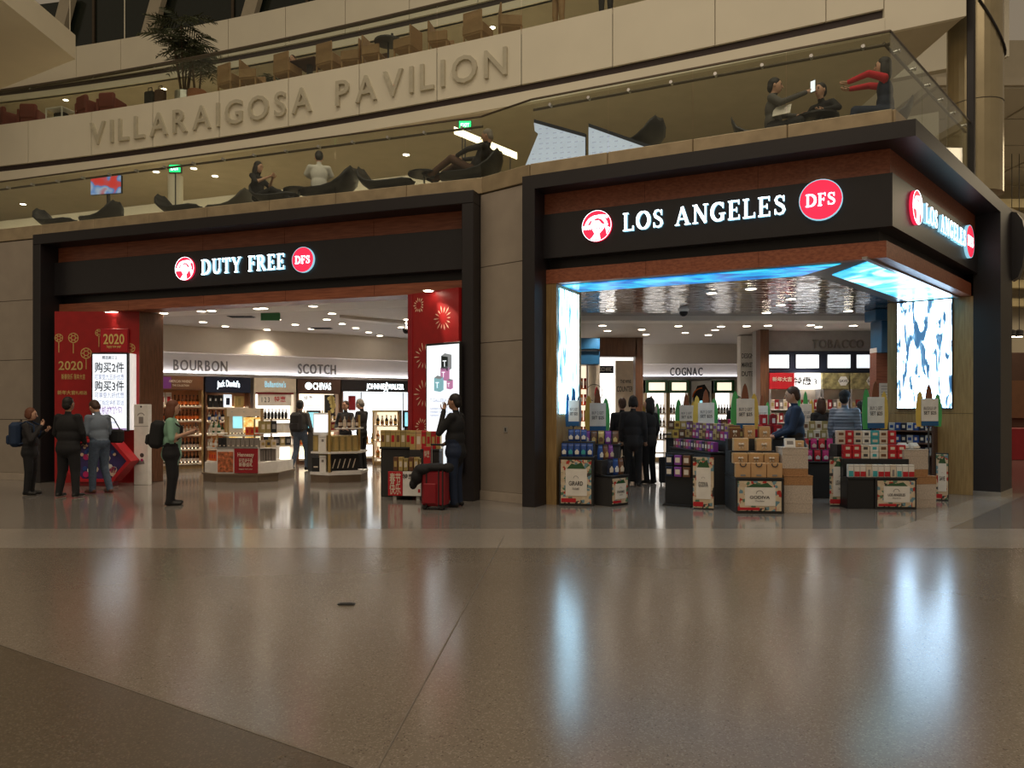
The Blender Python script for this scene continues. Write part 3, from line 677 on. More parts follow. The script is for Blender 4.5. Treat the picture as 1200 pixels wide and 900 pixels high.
m = MB(); m.text('2020', 0.22, 'gold_leaf', 0, -0.015, z - 0.08, width=0.44); m.text('happy new year', 0.06, 'gold_leaf', 0, -0.015, z - 0.16, width=0.3); m.obj('numerals', fce)
# fireworks and the wide screen on the right red wall
m = MB()
def burst(u, z, r0, r1, n, w):
    for k in range(n):
        a = 2 * math.pi * k / n; ca, sa = math.cos(a), math.sin(a); rr = r1 * (0.85 + 0.3 * ((k * 7) % 5) / 5)
        m.prism([(u + r0 * ca, z + r0 * sa), (u + rr * 0.8 * ca + w * sa, z + rr * 0.8 * sa - w * ca), (u + rr * ca, z + rr * sa), (u + rr * 0.8 * ca - w * sa, z + rr * 0.8 * sa + w * ca)], -0.004, -0.001, 'spark_print', 'xz')
for px, py, r in ((519, 373, 0.22), (497, 418, 0.25), (492, 462, 0.26), (489, 358, 0.14), (494, 500, 0.16)):
    u = FRR.u(px, 0); z = FRR.z(py, u, 0); 
    if u - r * 1.1 < 0: u = r * 1.15
    burst(u, z, r * 0.45, r, 14, 0.012)
m.obj('firework_print', rwr)
u0 = FRR.u(500, -0.05); u1 = FRR.u(540, -0.05); zt = FRR.z(400, u1, -0.05)
s = thing('display_screen', 'tall white screen with pictured cubes on the firework wall', 'screen', FRR.w(u0, -0.07, 0), FRR.a); w = u1 - u0
m = MB(); m.box(0, w, 0, 0.065, 0.45, zt, 'black', 0.006); m.obj('housing', s)
m = MB(); m.box(0.03, w - 0.02, -0.006, 0, 0.50, zt - 0.04, 'screen_white'); pn = m.obj('screen', s)
mat('cube_black', (0.03, 0.05, 0.06), 0.4); mat('cube_top', (0.3, 0.35, 0.4), 0.4, emit=0.25, ecol=(0.5, 0.55, 0.6)); mat('cube_pink', (0.5, 0.15, 0.35), 0.4, emit=0.45, ecol=(0.75, 0.35, 0.62)); mat('cube_aqua', (0.2, 0.5, 0.6), 0.4, emit=0.45, ecol=(0.35, 0.68, 0.78))
def pcube(x, z, a, col):
    m = MB()
    m.prism([(x - a, z - a * 1.1), (x + a * 0.3, z - a * 1.3), (x + a * 0.3, z + a * 0.6), (x - a, z + a * 0.8)], -0.010, -0.007, col, 'xz')
    m.prism([(x + a * 0.3, z - a * 1.3), (x + a, z - a), (x + a, z + a * 0.9), (x + a * 0.3, z + a * 0.6)], -0.010, -0.007, 'cube_top' if col == 'cube_black' else col, 'xz')
    m.prism([(x - a, z + a * 0.8), (x + a * 0.3, z + a * 0.6), (x + a, z + a * 0.9), (x - a * 0.3, z + a * 1.15)], -0.010, -0.007, 'cube_top', 'xz')
    m.text('T', a * 0.9, 'screen_white', x - a * 0.3, -0.012, z - a * 0.7); m.obj('pictured_cube', pn)
def sz(py): return FRR.z(py, (u0 + u1) / 2, -0.05)
pcube(w * 0.62, sz(424), w * 0.15, 'cube_black'); pcube(w * 0.58, sz(437), w * 0.13, 'cube_pink'); pcube(w * 0.40, sz(449), w * 0.14, 'cube_aqua'); pcube(w * 0.72, sz(450), w * 0.09, 'cube_pink')
m = MB(); m.text('T GALLERIA 2020', 0.06, 'screen_ink_soft', w / 2, -0.012, sz(471), width=w * 0.7)
m.obj('screen_heading', pn)
for k in range(3): MB().text('members save 15% more', 0.05, 'screen_ink_soft', w / 2, -0.012, sz(480 + k * 4), width=w * 0.7).obj('screen_letters', pn)['kind'] = 'stuff'

# ------------------------------------------------------------------ corner shop interior shell
ZL = 3.66
m_ = bpy.data.materials.new('gloss_ceiling'); m_.use_nodes = True; b_ = m_.node_tree.nodes['Principled BSDF']
b_.inputs['Base Color'].default_value = (0.50, 0.49, 0.52, 1); b_.inputs['Metallic'].default_value = 0.92; b_.inputs['Roughness'].default_value = 0.07
tc = m_.node_tree.nodes.new('ShaderNodeTexCoord'); mp = m_.node_tree.nodes.new('ShaderNodeMapping'); mp.inputs['Scale'].default_value = (0.7, 2.6, 1)
nz = m_.node_tree.nodes.new('ShaderNodeTexNoise'); nz.inputs['Scale'].default_value = 2.2; nz.inputs['Detail'].default_value = 2
bp = m_.node_tree.nodes.new('ShaderNodeBump'); bp.inputs['Strength'].default_value = 0.35; bp.inputs['Distance'].default_value = 0.08
for a, b in ((tc.outputs['Object'], mp.inputs[0]), (mp.outputs[0], nz.inputs['Vector']), (nz.outputs['Fac'], bp.inputs['Height']), (bp.outputs[0], b_.inputs['Normal'])): m_.node_tree.links.new(a, b)
MATS['gloss_ceiling'] = m_
cc = corner_vv(1.55, 1.75)
ceil2 = poly('ceiling', [(0.2, 17.5), (11, 17.5), (11, 27), (0.2, 27)], ZL - 0.08, ZL + 0.1, 'store_ceiling')
poly('ceiling_mirror', [FB.w(0.3, 1.56)[:2], cc, FS.w(SP, 1.76)[:2], FS.w(SP + 0.8, 1.76)[:2], (9.6, 17.3), (1.5, 17.3)], ZL, ZL + 0.05, 'gloss_ceiling', ceil2)['label'] = 'rippled mirror-finish ceiling panel'
poly('ceiling_beam', [(1.0, 17.1), (10.2, 17.1), (10.2, 17.6), (1.0, 17.6)], ZL - 0.11, ZL + 0.05, 'white_paint', ceil2)
DB = 24.0
def flat(px0, px1, py0, py1, d, depth=0.2, mt='store_wall', name=None, parent=None, dy=0):
    x0, z1 = xz(px0, py0, d); x1, z0 = xz(px1, py1, d)
    m = MB(); m.box(x0, x1, d + dy, d + dy + depth, max(z0, 0), z1, mt); return m.obj(name, parent)
x0, _ = xz(700, 0, DB); x1, _ = xz(900, 0, DB)
m = MB(); m.box(x0 - 1.5, x1 + 1, DB, DB + 0.3, 0, ZL, 'store_wall'); wl = struct(m.obj('wall_back'))
m = MB(); m.box(x0, x1, DB - 0.35, DB, 2.98, ZL - 0.08, 'store_wall'); m.obj('bulkhead', wl)
m = MB(); m.box(x0, x1, DB - 0.12, DB - 0.02, 2.60, 2.65, 'cove_soft'); m.obj('cove_lamp', wl)
m = MB(); m.box(x0, x1, DB - 0.4, DB, 2.50, 2.59, 'grey_paint'); m.obj('cornice', wl)
FD = Frame(0, DB, 0)
wall_word('COGNAC', FD, 785, 823, 2.62, 0.26, -0.2, wl, mt='letter_dark', y0=DB)
DT = 19.6; FT = Frame(0, DT, 0)
xa, _ = xz(886, 0, DT); xb, _ = xz(1056, 0, DT)
m = MB(); m.box(xa, xb + 1.0, DT, DT + 0.3, 0, ZL, 'grey_paint'); wt = struct(m.obj('wall_tobacco'))
wall_word('TOBACCO', FT, 952, 1012, FT.z(408, 0, 0), 0.23, -0.01, wt, 0.05, 'grey_box', y0=DT)
xw0, _ = xz(886, 0, DT); xw1, _ = xz(896, 0, DT)
m = MB(); m.box(xw0, xw1, DT - 0.35, DT, 0, ZL - 0.08, 'wood_brown', 0.01); struct(m.obj('trim_3'))
x0, _ = xz(744, 0, 21.5); x1, _ = xz(753, 0, 21.5)
m = MB(); m.box(x0, x1, 21.4, 21.8, 0, ZL - 0.08, 'wood_brown', 0.01); struct(m.obj('trim_4'))
x0, zz = xz(700, 418, 21.5); x1, _ = xz(746, 0, 21.5)
m = MB(); m.box(x0, x1, 21.4, 21.8, zz, ZL - 0.08, 'wood_brown', 0.01); struct(m.obj('trim_5'))
# blue boxed columns
for i, (a, b, y0, y1, d) in enumerate(((677, 703, 396, 409, 18.6), (677, 703, 411, 427, 18.7), (1026, 1058, 338, 375, 15.9), (1033, 1058, 375, 413, 16.0))):
    x0, z1 = xz(a, y0, d); x1, z0 = xz(b, y1, d)
    m = MB(); m.box(x0, x1, d, d + 0.5, z0, min(z1, ZL - 0.005), 'blue_wall', 0.01); struct(m.obj('trim_%d' % (6 + i)))
d = 16.2; x0, z1 = xz(1027, 413, d); x1, _ = xz(1060, 0, d)
m = MB(); m.box(x0, x1, d, d + 0.3, 0, z1, 'wood_red'); cw_ = struct(m.obj('wall_wood'))
m = MB(); m.box(x0, x1, d - 0.01, d + 0.3, z1 - 0.0, z1 + 0.10, 'white_paint'); m.obj('capping', cw_)
poly('wall_partition', [FB.w(0.1, 1.6)[:2], FB.w(0.25, 1.6)[:2], (1.0, 26), (0.8, 26)], 0, ZL, 'store_wall')
poly('wall_partition', [FS.w(SP + 0.1, 1.9)[:2], FS.w(SP + 0.3, 1.9)[:2], (10.7, 21), (10.5, 21)], 0, ZL, 'store_wall')
# ================================================================== UPPER LEVELS
Z2 = 5.62; Z3a, Z3b = 8.5, 10.2; Z4a, Z4b = 13.3, 15.0
def yc(x): return 17.52 - 0.457 * x - 0.00557 * x * x
def xcurve(px, off=0.0):
    lo, hi = -40.0, 20.0; k = (px - 600) / FPX
    for _ in range(50):
        mid = (lo + hi) / 2
        if mid / (yc(mid) + off) < k: lo = mid
        else: hi = mid
    return (lo + hi) / 2
def ang(x): return math.atan(-0.457 - 0.01114 * x)
def curve_strip(name, x0, x1, n, o0, o1, z0, z1, mt, parent=None):
    xs = [x0 + (x1 - x0) * i / n for i in range(n + 1)]
    m = MB(); N = n + 1; vs = []
    for o, z in ((o0, z0), (o0, z1), (o1, z1), (o1, z0)):
        for x in xs: vs.append((x, yc(x) + o, z))
    fs = []
    for r in range(4):
        for i in range(n): fs.append((r * N + i, r * N + i + 1, ((r + 1) % 4) * N + i + 1, ((r + 1) % 4) * N + i))
    fs += [(0, N, 2 * N, 3 * N), (n, 3 * N + n, 2 * N + n, N + n)]
    m.add(vs, fs, mt); o = m.obj(name, parent)
    if parent is None: struct(o)
    return o
XE = 8.0
# level 2 slab and its edge
pts = [FA.w(-6, 0.35)[:2], FA.w(LA_ + 0.05, 0.35)[:2], FB.w(0.0, 0.35)[:2], corner(0.38), FS.w(6.0, 0.38)[:2], (12, 17), (12, 32), (-26, 36)]
slab2 = poly('floor_gallery', pts, ZT + 0.02, Z2 - 0.01, 'soffit_tan')
def edge_strip(a, b, name='slab_edge'):
    d = math.hypot(b[0] - a[0], b[1] - a[1]); an = math.atan2(b[1] - a[1], b[0] - a[0]); n = max(1, round(d / 1.5))
    for k in range(n):
        m = MB(); m.box(d * k / n + 0.003, d * (k + 1) / n - 0.003, -0.04, 0.05, ZT + 0.005, Z2, 'slab_edge', 0.01)
        o = m.obj('edge_stone', slab2, (a[0], a[1], 0), an)
edge_strip(FA.w(-6, 0.33), FA.w(LA_ + 0.05, 0.33)); edge_strip(FA.w(LA_ + 0.05, 0.33), FB.w(0, 0.33)); edge_strip(FB.w(0, 0.33), corner(0.36)); edge_strip(corner(0.36), FS.w(6.0, 0.36))
# level 2 glass balustrades
def balustrade(label, p, q, z, h, n, rail_r=0.022, rail_m='rail', clamps=True, tall=None):
    d = math.hypot(q[0] - p[0], q[1] - p[1]); an = math.atan2(q[1] - p[1], q[0] - p[0])
    t = thing('glass_balustrade', label, 'balustrade', (p[0], p[1], z), an)
    for k in range(n):
        m = MB(); m.box(d * k / n + 0.006, d * (k + 1) / n - 0.006, -0.008, 0.008, 0.0, h - 0.03, 'glass_rail'); m.obj('glass_pane', t)
        if clamps:
            for f in (0.25, 0.75):
                c = MB(); x = d * (k + f) / n
                c.tube((x, 0.008, h - 0.16), (x, 0.07, h - 0.16), 0.024, 0.024, 'steel', 10); c.tube((x, -0.02, h - 0.16), (x, -0.008, h - 0.16), 0.026, 0.026, 'steel', 10); c.obj('clamp', t)
    m = MB(); m.box(0, d, -0.012, 0.012, h - 0.03, h, rail_m, 0.004); m.obj('cap_rail', t)
    if clamps:
        m = MB(); m.tube((0, 0.08, h - 0.16), (d, 0.08, h - 0.16), rail_r, rail_r, rail_m, 10); m.obj('hand_rail', t)
    return t
balustrade('glass balustrade with steel clamps above the DUTY FREE shop front', FA.w(-6, 0.36), FA.w(LA_, 0.36), Z2, 1.1, 11)
balustrade('short glass balustrade above the stone pier between the shop fronts', FA.w(LA_, 0.36), FB.w(0.0, 0.36), Z2, 1.1, 1, clamps=False)
balustrade('glass balustrade above the front LOS ANGELES sign', FB.w(0.0, 0.36), corner(0.4), Z2, 1.1, 4)
balustrade('glass balustrade on the angled side above the small LOS ANGELES sign', corner(0.4), FS.w(4.85, 0.4), Z2, 1.1, 3)
# level 3: fascia panels, groove, lip, soffit, floor
slab3 = curve_strip('floor_upper', -27, XE, 40, 0.06, 7.5, Z3b - 0.08, Z3b - 0.02, 'soffit_tan')
curve_strip('soffit', -27, XE, 40, 0.12, 7.5, Z3a + 0.02, Z3a + 0.12, 'soffit_tan', slab3)
xg = xcurve(1036)
curve_strip('lower_lip', -27, xg, 36, -0.02, 0.12, Z3a, Z3a + 0.27, 'cream_panel', slab3)
curve_strip('groove', -27, xg, 36, 0.07, 0.16, Z3a + 0.27, Z3a + 0.46, 'groove', slab3)
seams = [xcurve(p) for p in (-150, -50, 33, 107, 179, 257, 338, 421, 512, 611, 718, 838, 968, 1036)] + [XE]
for a, b in zip([-27.0] + seams, seams):
    z0 = Z3a if a >= xg - 1e-6 else Z3a + 0.45
    curve_strip('fascia_panel', a + 0.008, b - 0.008, 4, 0.0, 0.10, z0, Z3b, 'cream_panel', slab3)
curve_strip('fascia_backing', -27, XE, 40, 0.08, 0.14, Z3a + 0.46, Z3b - 0.09, 'joint', slab3)
# raised letters on the level 3 fascia
word = 'VILLARAIGOSA PAVILION'; xa_, xb_ = xcurve(107), xcurve(595); S = [0.0]; XS = [xa_]
for i in range(400):
    x = xa_ + (xb_ - xa_) * (i + 1) / 400; S.append(S[-1] + math.hypot(x - XS[-1], yc(x) - yc(XS[-1]))); XS.append(x)
ws = [TXT[c][2] if c != ' ' else 0.55 for c in word]; tot = sum(ws) + 0.30 * (len(word) - 1); kk = S[-1] / tot; s_ = 0
for c, w in zip(word, ws):
    if c != ' ':
        x = float(np.interp(s_ + w * kk / 2, S, XS)); g = MB(); g.text(c, 0.66, 'letter_cream', 0, 0, 0, 0.07, 'C', w * kk)
        g.obj('letter', slab3, (x, yc(x), 9.56 - 0.33), ang(x))
    s_ += (w + 0.30) * kk
# level 3 balustrade, one pane per fascia panel
t3 = thing('glass_balustrade', 'long curved glass balustrade with dark rail above the raised wall letters', 'balustrade', (seams[2], yc(seams[2]), Z3b), 0)
def rel3(x, o): return (x - t3.location[0], yc(x) + o - t3.location[1])
pane_x = [-24.0] + [s for s in seams if s < 4.5]
for a, b in zip(pane_x, pane_x[1:]):
    m = MB(); m.prism([rel3(a + 0.01, 0.04), rel3(b - 0.01, 0.04), rel3(b - 0.01, 0.055), rel3(a + 0.01, 0.055)], 0.0, 1.05, 'glass_rail'); m.obj('glass_pane', t3)
m = MB(); xs = [-24 + (pane_x[-1] + 24) * i / 40 for i in range(41)]
for a, b in zip(xs, xs[1:]): m.tube((*rel3(a, 0.12), 1.08), (*rel3(b, 0.12), 1.08), 0.055, 0.055, 'rail', 8, False)
m.obj('hand_rail', t3)
for a in pane_x[1:]:
    m = MB(); m.tube((*rel3(a, 0.055), 0.98), (*rel3(a, 0.12), 1.04), 0.015, 0.015, 'steel', 8); m.obj('rail_bracket', t3)
# level 4: parapet, soffit, back walls
slab4 = curve_strip('ceiling_upper', -24, 14, 36, 5.0, 13, Z4a, Z4a + 0.12, 'soffit_tan')
xs4 = [xcurve(p, 5.0) for p in (90, 142, 200, 268, 335, 405, 480, 560, 650, 750, 860, 980, 1110)]
for a, b in zip([-23.9] + xs4, xs4): curve_strip('parapet_panel', a + 0.008, b - 0.008, 4, 4.96, 5.06, Z4a + 0.42, Z4b, 'cream_panel', slab4)
curve_strip('parapet_groove', -24, 14, 36, 5.04, 5.2, Z4a + 0.22, Z4a + 0.44, 'groove', slab4)
curve_strip('parapet_lip', -24, 14, 36, 4.95, 5.1, Z4a, Z4a + 0.22, 'cream_panel', slab4)
curve_strip('floor_top', -24, 14, 36, 5.1, 13, Z4b - 0.12, Z4b - 0.06, 'soffit_tan', slab4)
curve_strip('wall_upper', -26, 12, 30, 7.3, 7.6, Z3b - 0.1, Z4a, 'cream_panel')
curve_strip('wall_gallery', -26, 10, 30, 5.6, 5.9, Z2, Z3a + 0.05, 'cream_panel')
# bridge slab at the upper left
m = MB(); m.prism([(-14.55, 6), (-14.55, 25.6), (-18.5, 27.9), (-30, 33), (-30, 6)], 13.25, 14.05, 'cream_panel'); br = struct(m.obj('ceiling_bridge'))
# dark glazing above level 4
gw = thing('glazed_wall', 'dark night-time glazing with slanted steel beams above the upper parapet', 'glazing', (-8, 37, 14), R(-12))
for k in range(-4, 7):
    m = MB(); m.box(-14 + k * 4 + 0.05, -10 + k * 4 - 0.05, 0, 0.05, 0, 9, 'window_dark'); m.obj('glass_pane', gw)
for k in range(-4, 8):
    m = MB(); m.box(-14.07 + k * 4, -13.93 + k * 4, -0.1, 0.1, 0, 9, 'rail'); m.obj('mullion', gw)
for k in range(-2, 4):
    m = MB(); x = -13 + k * 5.5; m.prism([(x, 0), (x + 0.7, 0), (x + 3.6, 9), (x + 2.9, 9)], -0.5, -0.15, 'soffit_tan', 'xz'); m.obj('beam', gw)
m = MB(); m.box(-30, 14, -0.5, -0.2, 3.2, 3.6, 'soffit_tan'); m.obj('beam', gw)
for px in (82, 146):
    x = xcurve(px, 5.3); m = MB(); m.tube((0, 0, 0), (0, 0, 2.4), 0.02, 0.02, 'cream_panel', 8); m.tube((0, 0, 0), (0, 0, 0.05), 0.06, 0.06, 'steel', 10)
    tag(m.obj('hanger_rod', None, (x, yc(x) + 5.3, Z4b - 0.06), 0), 'thin pale upright rod behind the upper parapet', 'rod', 'upright rods on the top level')
# tall black mullion and curved metal cladding at the right end
pe = FS.w(4.9, 0.4)
m = MB(); m.box(-0.06, 0.06, -0.06, 0.06, 0, Z3a + 1.7 - Z2, 'black_metal', 0.01); struct(m.obj('trim_20', None, (pe[0], pe[1], Z2), FS.a))
m = MB(); pts = []
for k in range(15):
    a = R(-35 + 150 * k / 14); pts.append((pe[0] + 0.62 + 0.62 * math.cos(a + R(180)) , pe[1] + 0.55 + 0.62 * math.sin(a + R(180))))
mat('brushed_gold', (0.45, 0.38, 0.24), 0.25, metal=0.6, var=0.1, scale=2)
cyl = struct(MB().prism([(pe[0] + 0.52 + 0.47 * math.cos(2 * math.pi * k / 28), pe[1] + 0.75 + 0.47 * math.sin(2 * math.pi * k / 28)) for k in range(28)], Z2, 16, 'brushed_gold').obj('column_clad'))
cyl.name = 'wall_column'
m = MB()
for k in range(28):
    a = 2 * math.pi * k / 28; b = 2 * math.pi * (k + 1) / 28
    m.tube((pe[0] + 0.52 + 0.49 * math.cos(a), pe[1] + 0.75 + 0.49 * math.sin(a), 9.1 - 0.9 * math.cos(a + 0.4)), (pe[0] + 0.52 + 0.49 * math.cos(b), pe[1] + 0.75 + 0.49 * math.sin(b), 9.1 - 0.9 * math.cos(b + 0.4)), 0.02, 0.02, 'black_metal', 6, False)
m.obj('column_band', cyl)
for z in (7.3, 10.4, 12.6):
    m = MB(); m.lathe([(0.476, 0), (0.476, 0.012)], 'joint', 28, (pe[0] + 0.52, pe[1] + 0.75, z)); m.obj('column_joint', cyl)
# hall beyond the corner on the right
m = MB(); m.box(10, 40, 30, 30.4, 0, 16, 'soffit_tan'); wf = struct(m.obj('wall_far'))
mat('rib_warm', (0.60, 0.50, 0.28), 0.6)
for k in range(6):
    m = MB(); m.box(10, 40, 29.2 - 0.5 * k, 29.6 - 0.5 * k, 5.5 + 0.62 * k, 5.8 + 0.62 * k, 'rib_warm'); m.obj('ceiling_rib', wf)
cf = struct(MB().box(10.5, 40, 19, 30, 9.6, 9.8, 'soffit_tan').obj('ceiling_far'))
for i in range(4):
    for j in range(5):
        m = MB(); m.box(10.6 + 3 * i, 13.5 + 3 * i, 19.1 + 2.1 * j, 21.1 + 2.1 * j, 9.56, 9.6, 'cream_panel', 0.01); m.obj('ceiling_panel', cf)
for k in range(2):
    x = 15.62 + 0.23 * k; y = 24.0
    o = tag(MB().lathe([(0.10, 0), (0.12, 0.05), (0.12, 0.18), (0.05, 0.22)], 'dark_grey', 12).obj('pendant_lamp', None, (x, y, 3.85)), 'small round lamp hanging in the hall beyond the corner post', 'lamp', 'lamps beyond the corner post')
    MB().lathe([(0.095, -0.01), (0.095, 0.0)], 'lamp_warm', 12).obj('lens', o)
    MB().tube((0, 0, 0.2), (0, 0, 5.72), 0.012, 0.012, 'dark_grey', 6).obj('cord', o)
fk = thing('far_kiosk', 'dark kiosk with red counter in the hall beyond the corner post', 'kiosk', (16.4, 24.0, 0))
MB().box(-2.2, 2.2, 0.6, 1.8, 0, 3.4, 'cloth_brown', 0.02).obj('body', fk)
MB().box(-2.0, 2.0, -0.2, 0.6, 0, 1.0, 'red_deep', 0.02).obj('counter', fk)
MB().box(-2.0, 2.0, 0.52, 0.6, 1.3, 2.5, 'brown_box').obj('shelf_back', fk)
area_light('far_hall_ceiling_lamps_offscreen', (22, 22, 9.4), (10, 6), 500, (1.0, 0.82, 0.55))
# level 2 lighting and fittings
def spot(name, loc, energy, color=(1, 0.8, 0.58), ang_=120, parent=None, r=0.08):
    l = bpy.data.lights.new(name, 'SPOT'); l.energy = energy; l.color = color; l.spot_size = R(ang_); l.spot_blend = 0.6; l.shadow_soft_size = r
    o = bpy.data.objects.new(name, l); COL.objects.link(o); o.location = loc
    if parent: o.parent = parent
    return o
DL = MB().lathe([(0.11, -0.012), (0.11, 0.0)], 'white_paint', 14).mesh('downlight_trim')
DLN = MB().lathe([(0.085, -0.016), (0.085, -0.011)], 'lamp_warm', 14).mesh('lens')
def downlight(p, label, group, energy=0, color=(1, 0.84, 0.64), an=125, aim=None):
    o = inst(DL, 'downlight', None, p); tag(o, label, 'downlight', group); inst(DLN, 'lens', o)
    if energy:
        b = spot('downlight_beam', (0, 0, -0.03), energy, color, an, o)
        if aim: b.rotation_euler = (Vector(aim) - Vector(p)).to_track_quat('-Z', 'Y').to_euler()
for px, py in ((27, 239), (183, 201), (227, 197), (252, 206), (476, 181)):
    d = (Z3a + 0.02 - EYE) * FPX / (HOR - py); x, _ = xz(px, py, d); downlight((x, d, Z3a + 0.02), 'round downlight in the soffit over the lounge gallery', 'lounge gallery downlights', 140, (1, 0.82, 0.58), 150)
for px, py in ((77, 117), (192, 104), (577, 32)):
    d = (Z4a - EYE) * FPX / (HOR - py); x, _ = xz(px, py, d); downlight((x, d, Z4a), 'round downlight in the soffit over the upper seating level', 'upper level downlights', 170, (1, 0.82, 0.56), 150)
def exit_sign(px, py, d, wpx, where):
    x, z = xz(px, py, d); w = wpx * d / FPX
    t = thing('exit_sign', 'small green lit EXIT sign ' + where, 'exit sign', (x, d, z - w * 0.36))
    MB().box(-w / 2 - 0.02, w / 2 + 0.02, 0, 0.06, 0, w * 0.8, 'dark_grey', 0.01).obj('case', t)
    f = MB().box(-w / 2, w / 2, -0.008, 0, 0.02, w * 0.8 - 0.02, 'exit_green').obj('face', t)
    MB().text('EXIT', w * 0.3, 'sign_white', 0, -0.012, w * 0.24, width=w * 0.72).obj('letters', f)
    MB().tube((0, 0.03, 0), (0, 0.03, Z2 - (z - w * 0.36)), 0.014, 0.014, 'dark_grey', 6).obj('pole', t)
exit_sign(205, 198, 18.1, 13, 'on top of the pale pylon among the lounge chairs')
exit_sign(545, 147, 16.2, 14, 'on a thin pole over the reclining person')
# pale pylon and screen on level 2, glass reflections built as a glowing bar and panels
x, z = xz(203.5, 205, 18.2); m = MB(); m.lathe([(0.17, 0), (0.17, z - Z2)], 'cream_panel', 20); tag(m.obj('pylon', None, (x, 18.3, Z2)), 'pale round pylon under the green exit sign on the lounge gallery', 'pylon')
d = 18.6; x, z = xz(124, 217, d)
t = thing('television', 'red and blue television glowing behind the lounge chairs', 'television', (x, d, z), R(-12))
screen_mat('tv_show', [(0.42, (0.9, 0.05, 0.04)), (0.5, (0.75, 0.1, 0.12)), (0.53, (0.12, 0.3, 0.75)), (0.6, (0.5, 0.6, 0.8)), (0.7, (0.7, 0.1, 0.1))], 0.6, 2.6, (1, 1, 1), 1, 0.3)
MB().box(-0.43, 0.43, 0, 0.06, -0.22, 0.22, 'black', 0.01).obj('housing', t); MB().box(-0.42, 0.42, -0.006, 0, -0.21, 0.21, 'tv_show').obj('screen', t)
MB().box(-0.03, 0.03, 0.06, 0.12, Z2 - z, 0.1, 'dark_grey').obj('stand_post', t); MB().box(-0.25, 0.25, -0.1, 0.28, Z2 - z, Z2 - z + 0.02, 'dark_grey').obj('stand_foot', t)
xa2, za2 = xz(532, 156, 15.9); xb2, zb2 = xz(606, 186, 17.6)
t = thing('linear_lamp', 'long glowing linear lamp slanting behind the reclining person', 'lamp', (xa2, 15.9, za2))  # glowing bar built for a lamp streak reflected in the glass
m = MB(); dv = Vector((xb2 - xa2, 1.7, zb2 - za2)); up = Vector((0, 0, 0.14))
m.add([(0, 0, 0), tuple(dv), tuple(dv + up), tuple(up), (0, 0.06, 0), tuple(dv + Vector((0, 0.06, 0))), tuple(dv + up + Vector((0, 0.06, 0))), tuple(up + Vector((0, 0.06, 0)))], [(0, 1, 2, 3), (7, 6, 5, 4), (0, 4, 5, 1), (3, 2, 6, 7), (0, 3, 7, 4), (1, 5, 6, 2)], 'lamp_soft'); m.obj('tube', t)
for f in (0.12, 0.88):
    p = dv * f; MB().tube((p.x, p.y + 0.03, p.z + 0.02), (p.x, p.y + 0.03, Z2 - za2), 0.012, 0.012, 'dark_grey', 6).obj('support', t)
# low lit ledge behind the lounge chairs
lg = struct(MB().box(-5.5, 8.6, 0, 0.25, 0, 1.2, 'cream_panel', 0.01).obj('wall_ledge', None, FA.w(0, 3.3, Z2), FA.a))
mat('strip_lamp', (1, 0.9, 0.7), 0.4, emit=9.0, ecol=(1.0, 0.84, 0.58))
sh = MB().box(-5.4, 8.5, -0.16, 0, 0.60, 0.63, 'cream_panel', 0.004).obj('ledge_shelf', lg)
MB().box(-5.4, 8.5, -0.14, -0.10, 0.63, 0.65, 'strip_lamp').obj('strip_lamp', sh)
mat('board_white', (0.6, 0.68, 0.85), 0.4, emit=0.42, ecol=(0.62, 0.70, 0.92))  # glowing panels imitate flight screens reflected in the balustrade glass
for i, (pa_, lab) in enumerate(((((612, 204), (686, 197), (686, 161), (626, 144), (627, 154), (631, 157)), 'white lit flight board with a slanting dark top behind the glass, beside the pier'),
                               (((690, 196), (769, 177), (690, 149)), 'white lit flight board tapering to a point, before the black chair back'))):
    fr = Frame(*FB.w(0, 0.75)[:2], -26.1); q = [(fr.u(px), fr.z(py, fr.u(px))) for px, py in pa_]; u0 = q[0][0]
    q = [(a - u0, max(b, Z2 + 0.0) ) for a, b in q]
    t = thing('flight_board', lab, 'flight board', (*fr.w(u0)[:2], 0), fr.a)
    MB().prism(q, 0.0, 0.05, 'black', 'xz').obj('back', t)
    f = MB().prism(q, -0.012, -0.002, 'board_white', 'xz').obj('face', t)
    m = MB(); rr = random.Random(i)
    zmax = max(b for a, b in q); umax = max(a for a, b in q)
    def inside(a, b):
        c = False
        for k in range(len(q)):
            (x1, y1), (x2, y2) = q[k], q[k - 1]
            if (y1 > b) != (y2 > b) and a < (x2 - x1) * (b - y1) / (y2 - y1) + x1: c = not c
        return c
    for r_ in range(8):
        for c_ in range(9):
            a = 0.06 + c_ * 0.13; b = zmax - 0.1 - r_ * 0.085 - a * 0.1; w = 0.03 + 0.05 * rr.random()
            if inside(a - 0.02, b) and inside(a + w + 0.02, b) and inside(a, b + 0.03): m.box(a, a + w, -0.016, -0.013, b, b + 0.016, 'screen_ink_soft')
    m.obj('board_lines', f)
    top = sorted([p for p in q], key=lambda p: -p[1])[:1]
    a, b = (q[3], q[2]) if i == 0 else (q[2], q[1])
    m = MB(); m.add([(a[0], -0.014, a[1]), (b[0], -0.014, b[1]), (b[0], -0.014, b[1] + 0.06), (a[0], -0.014, a[1] + 0.06), (a[0], 0.05, a[1]), (b[0], 0.05, b[1]), (b[0], 0.05, b[1] + 0.06), (a[0], 0.05, a[1] + 0.06)], [(0, 1, 2, 3), (7, 6, 5, 4), (0, 4, 5, 1), (3, 2, 6, 7), (0, 3, 7, 4), (1, 5, 6, 2)], 'navy'); m.obj('header_strip', t)
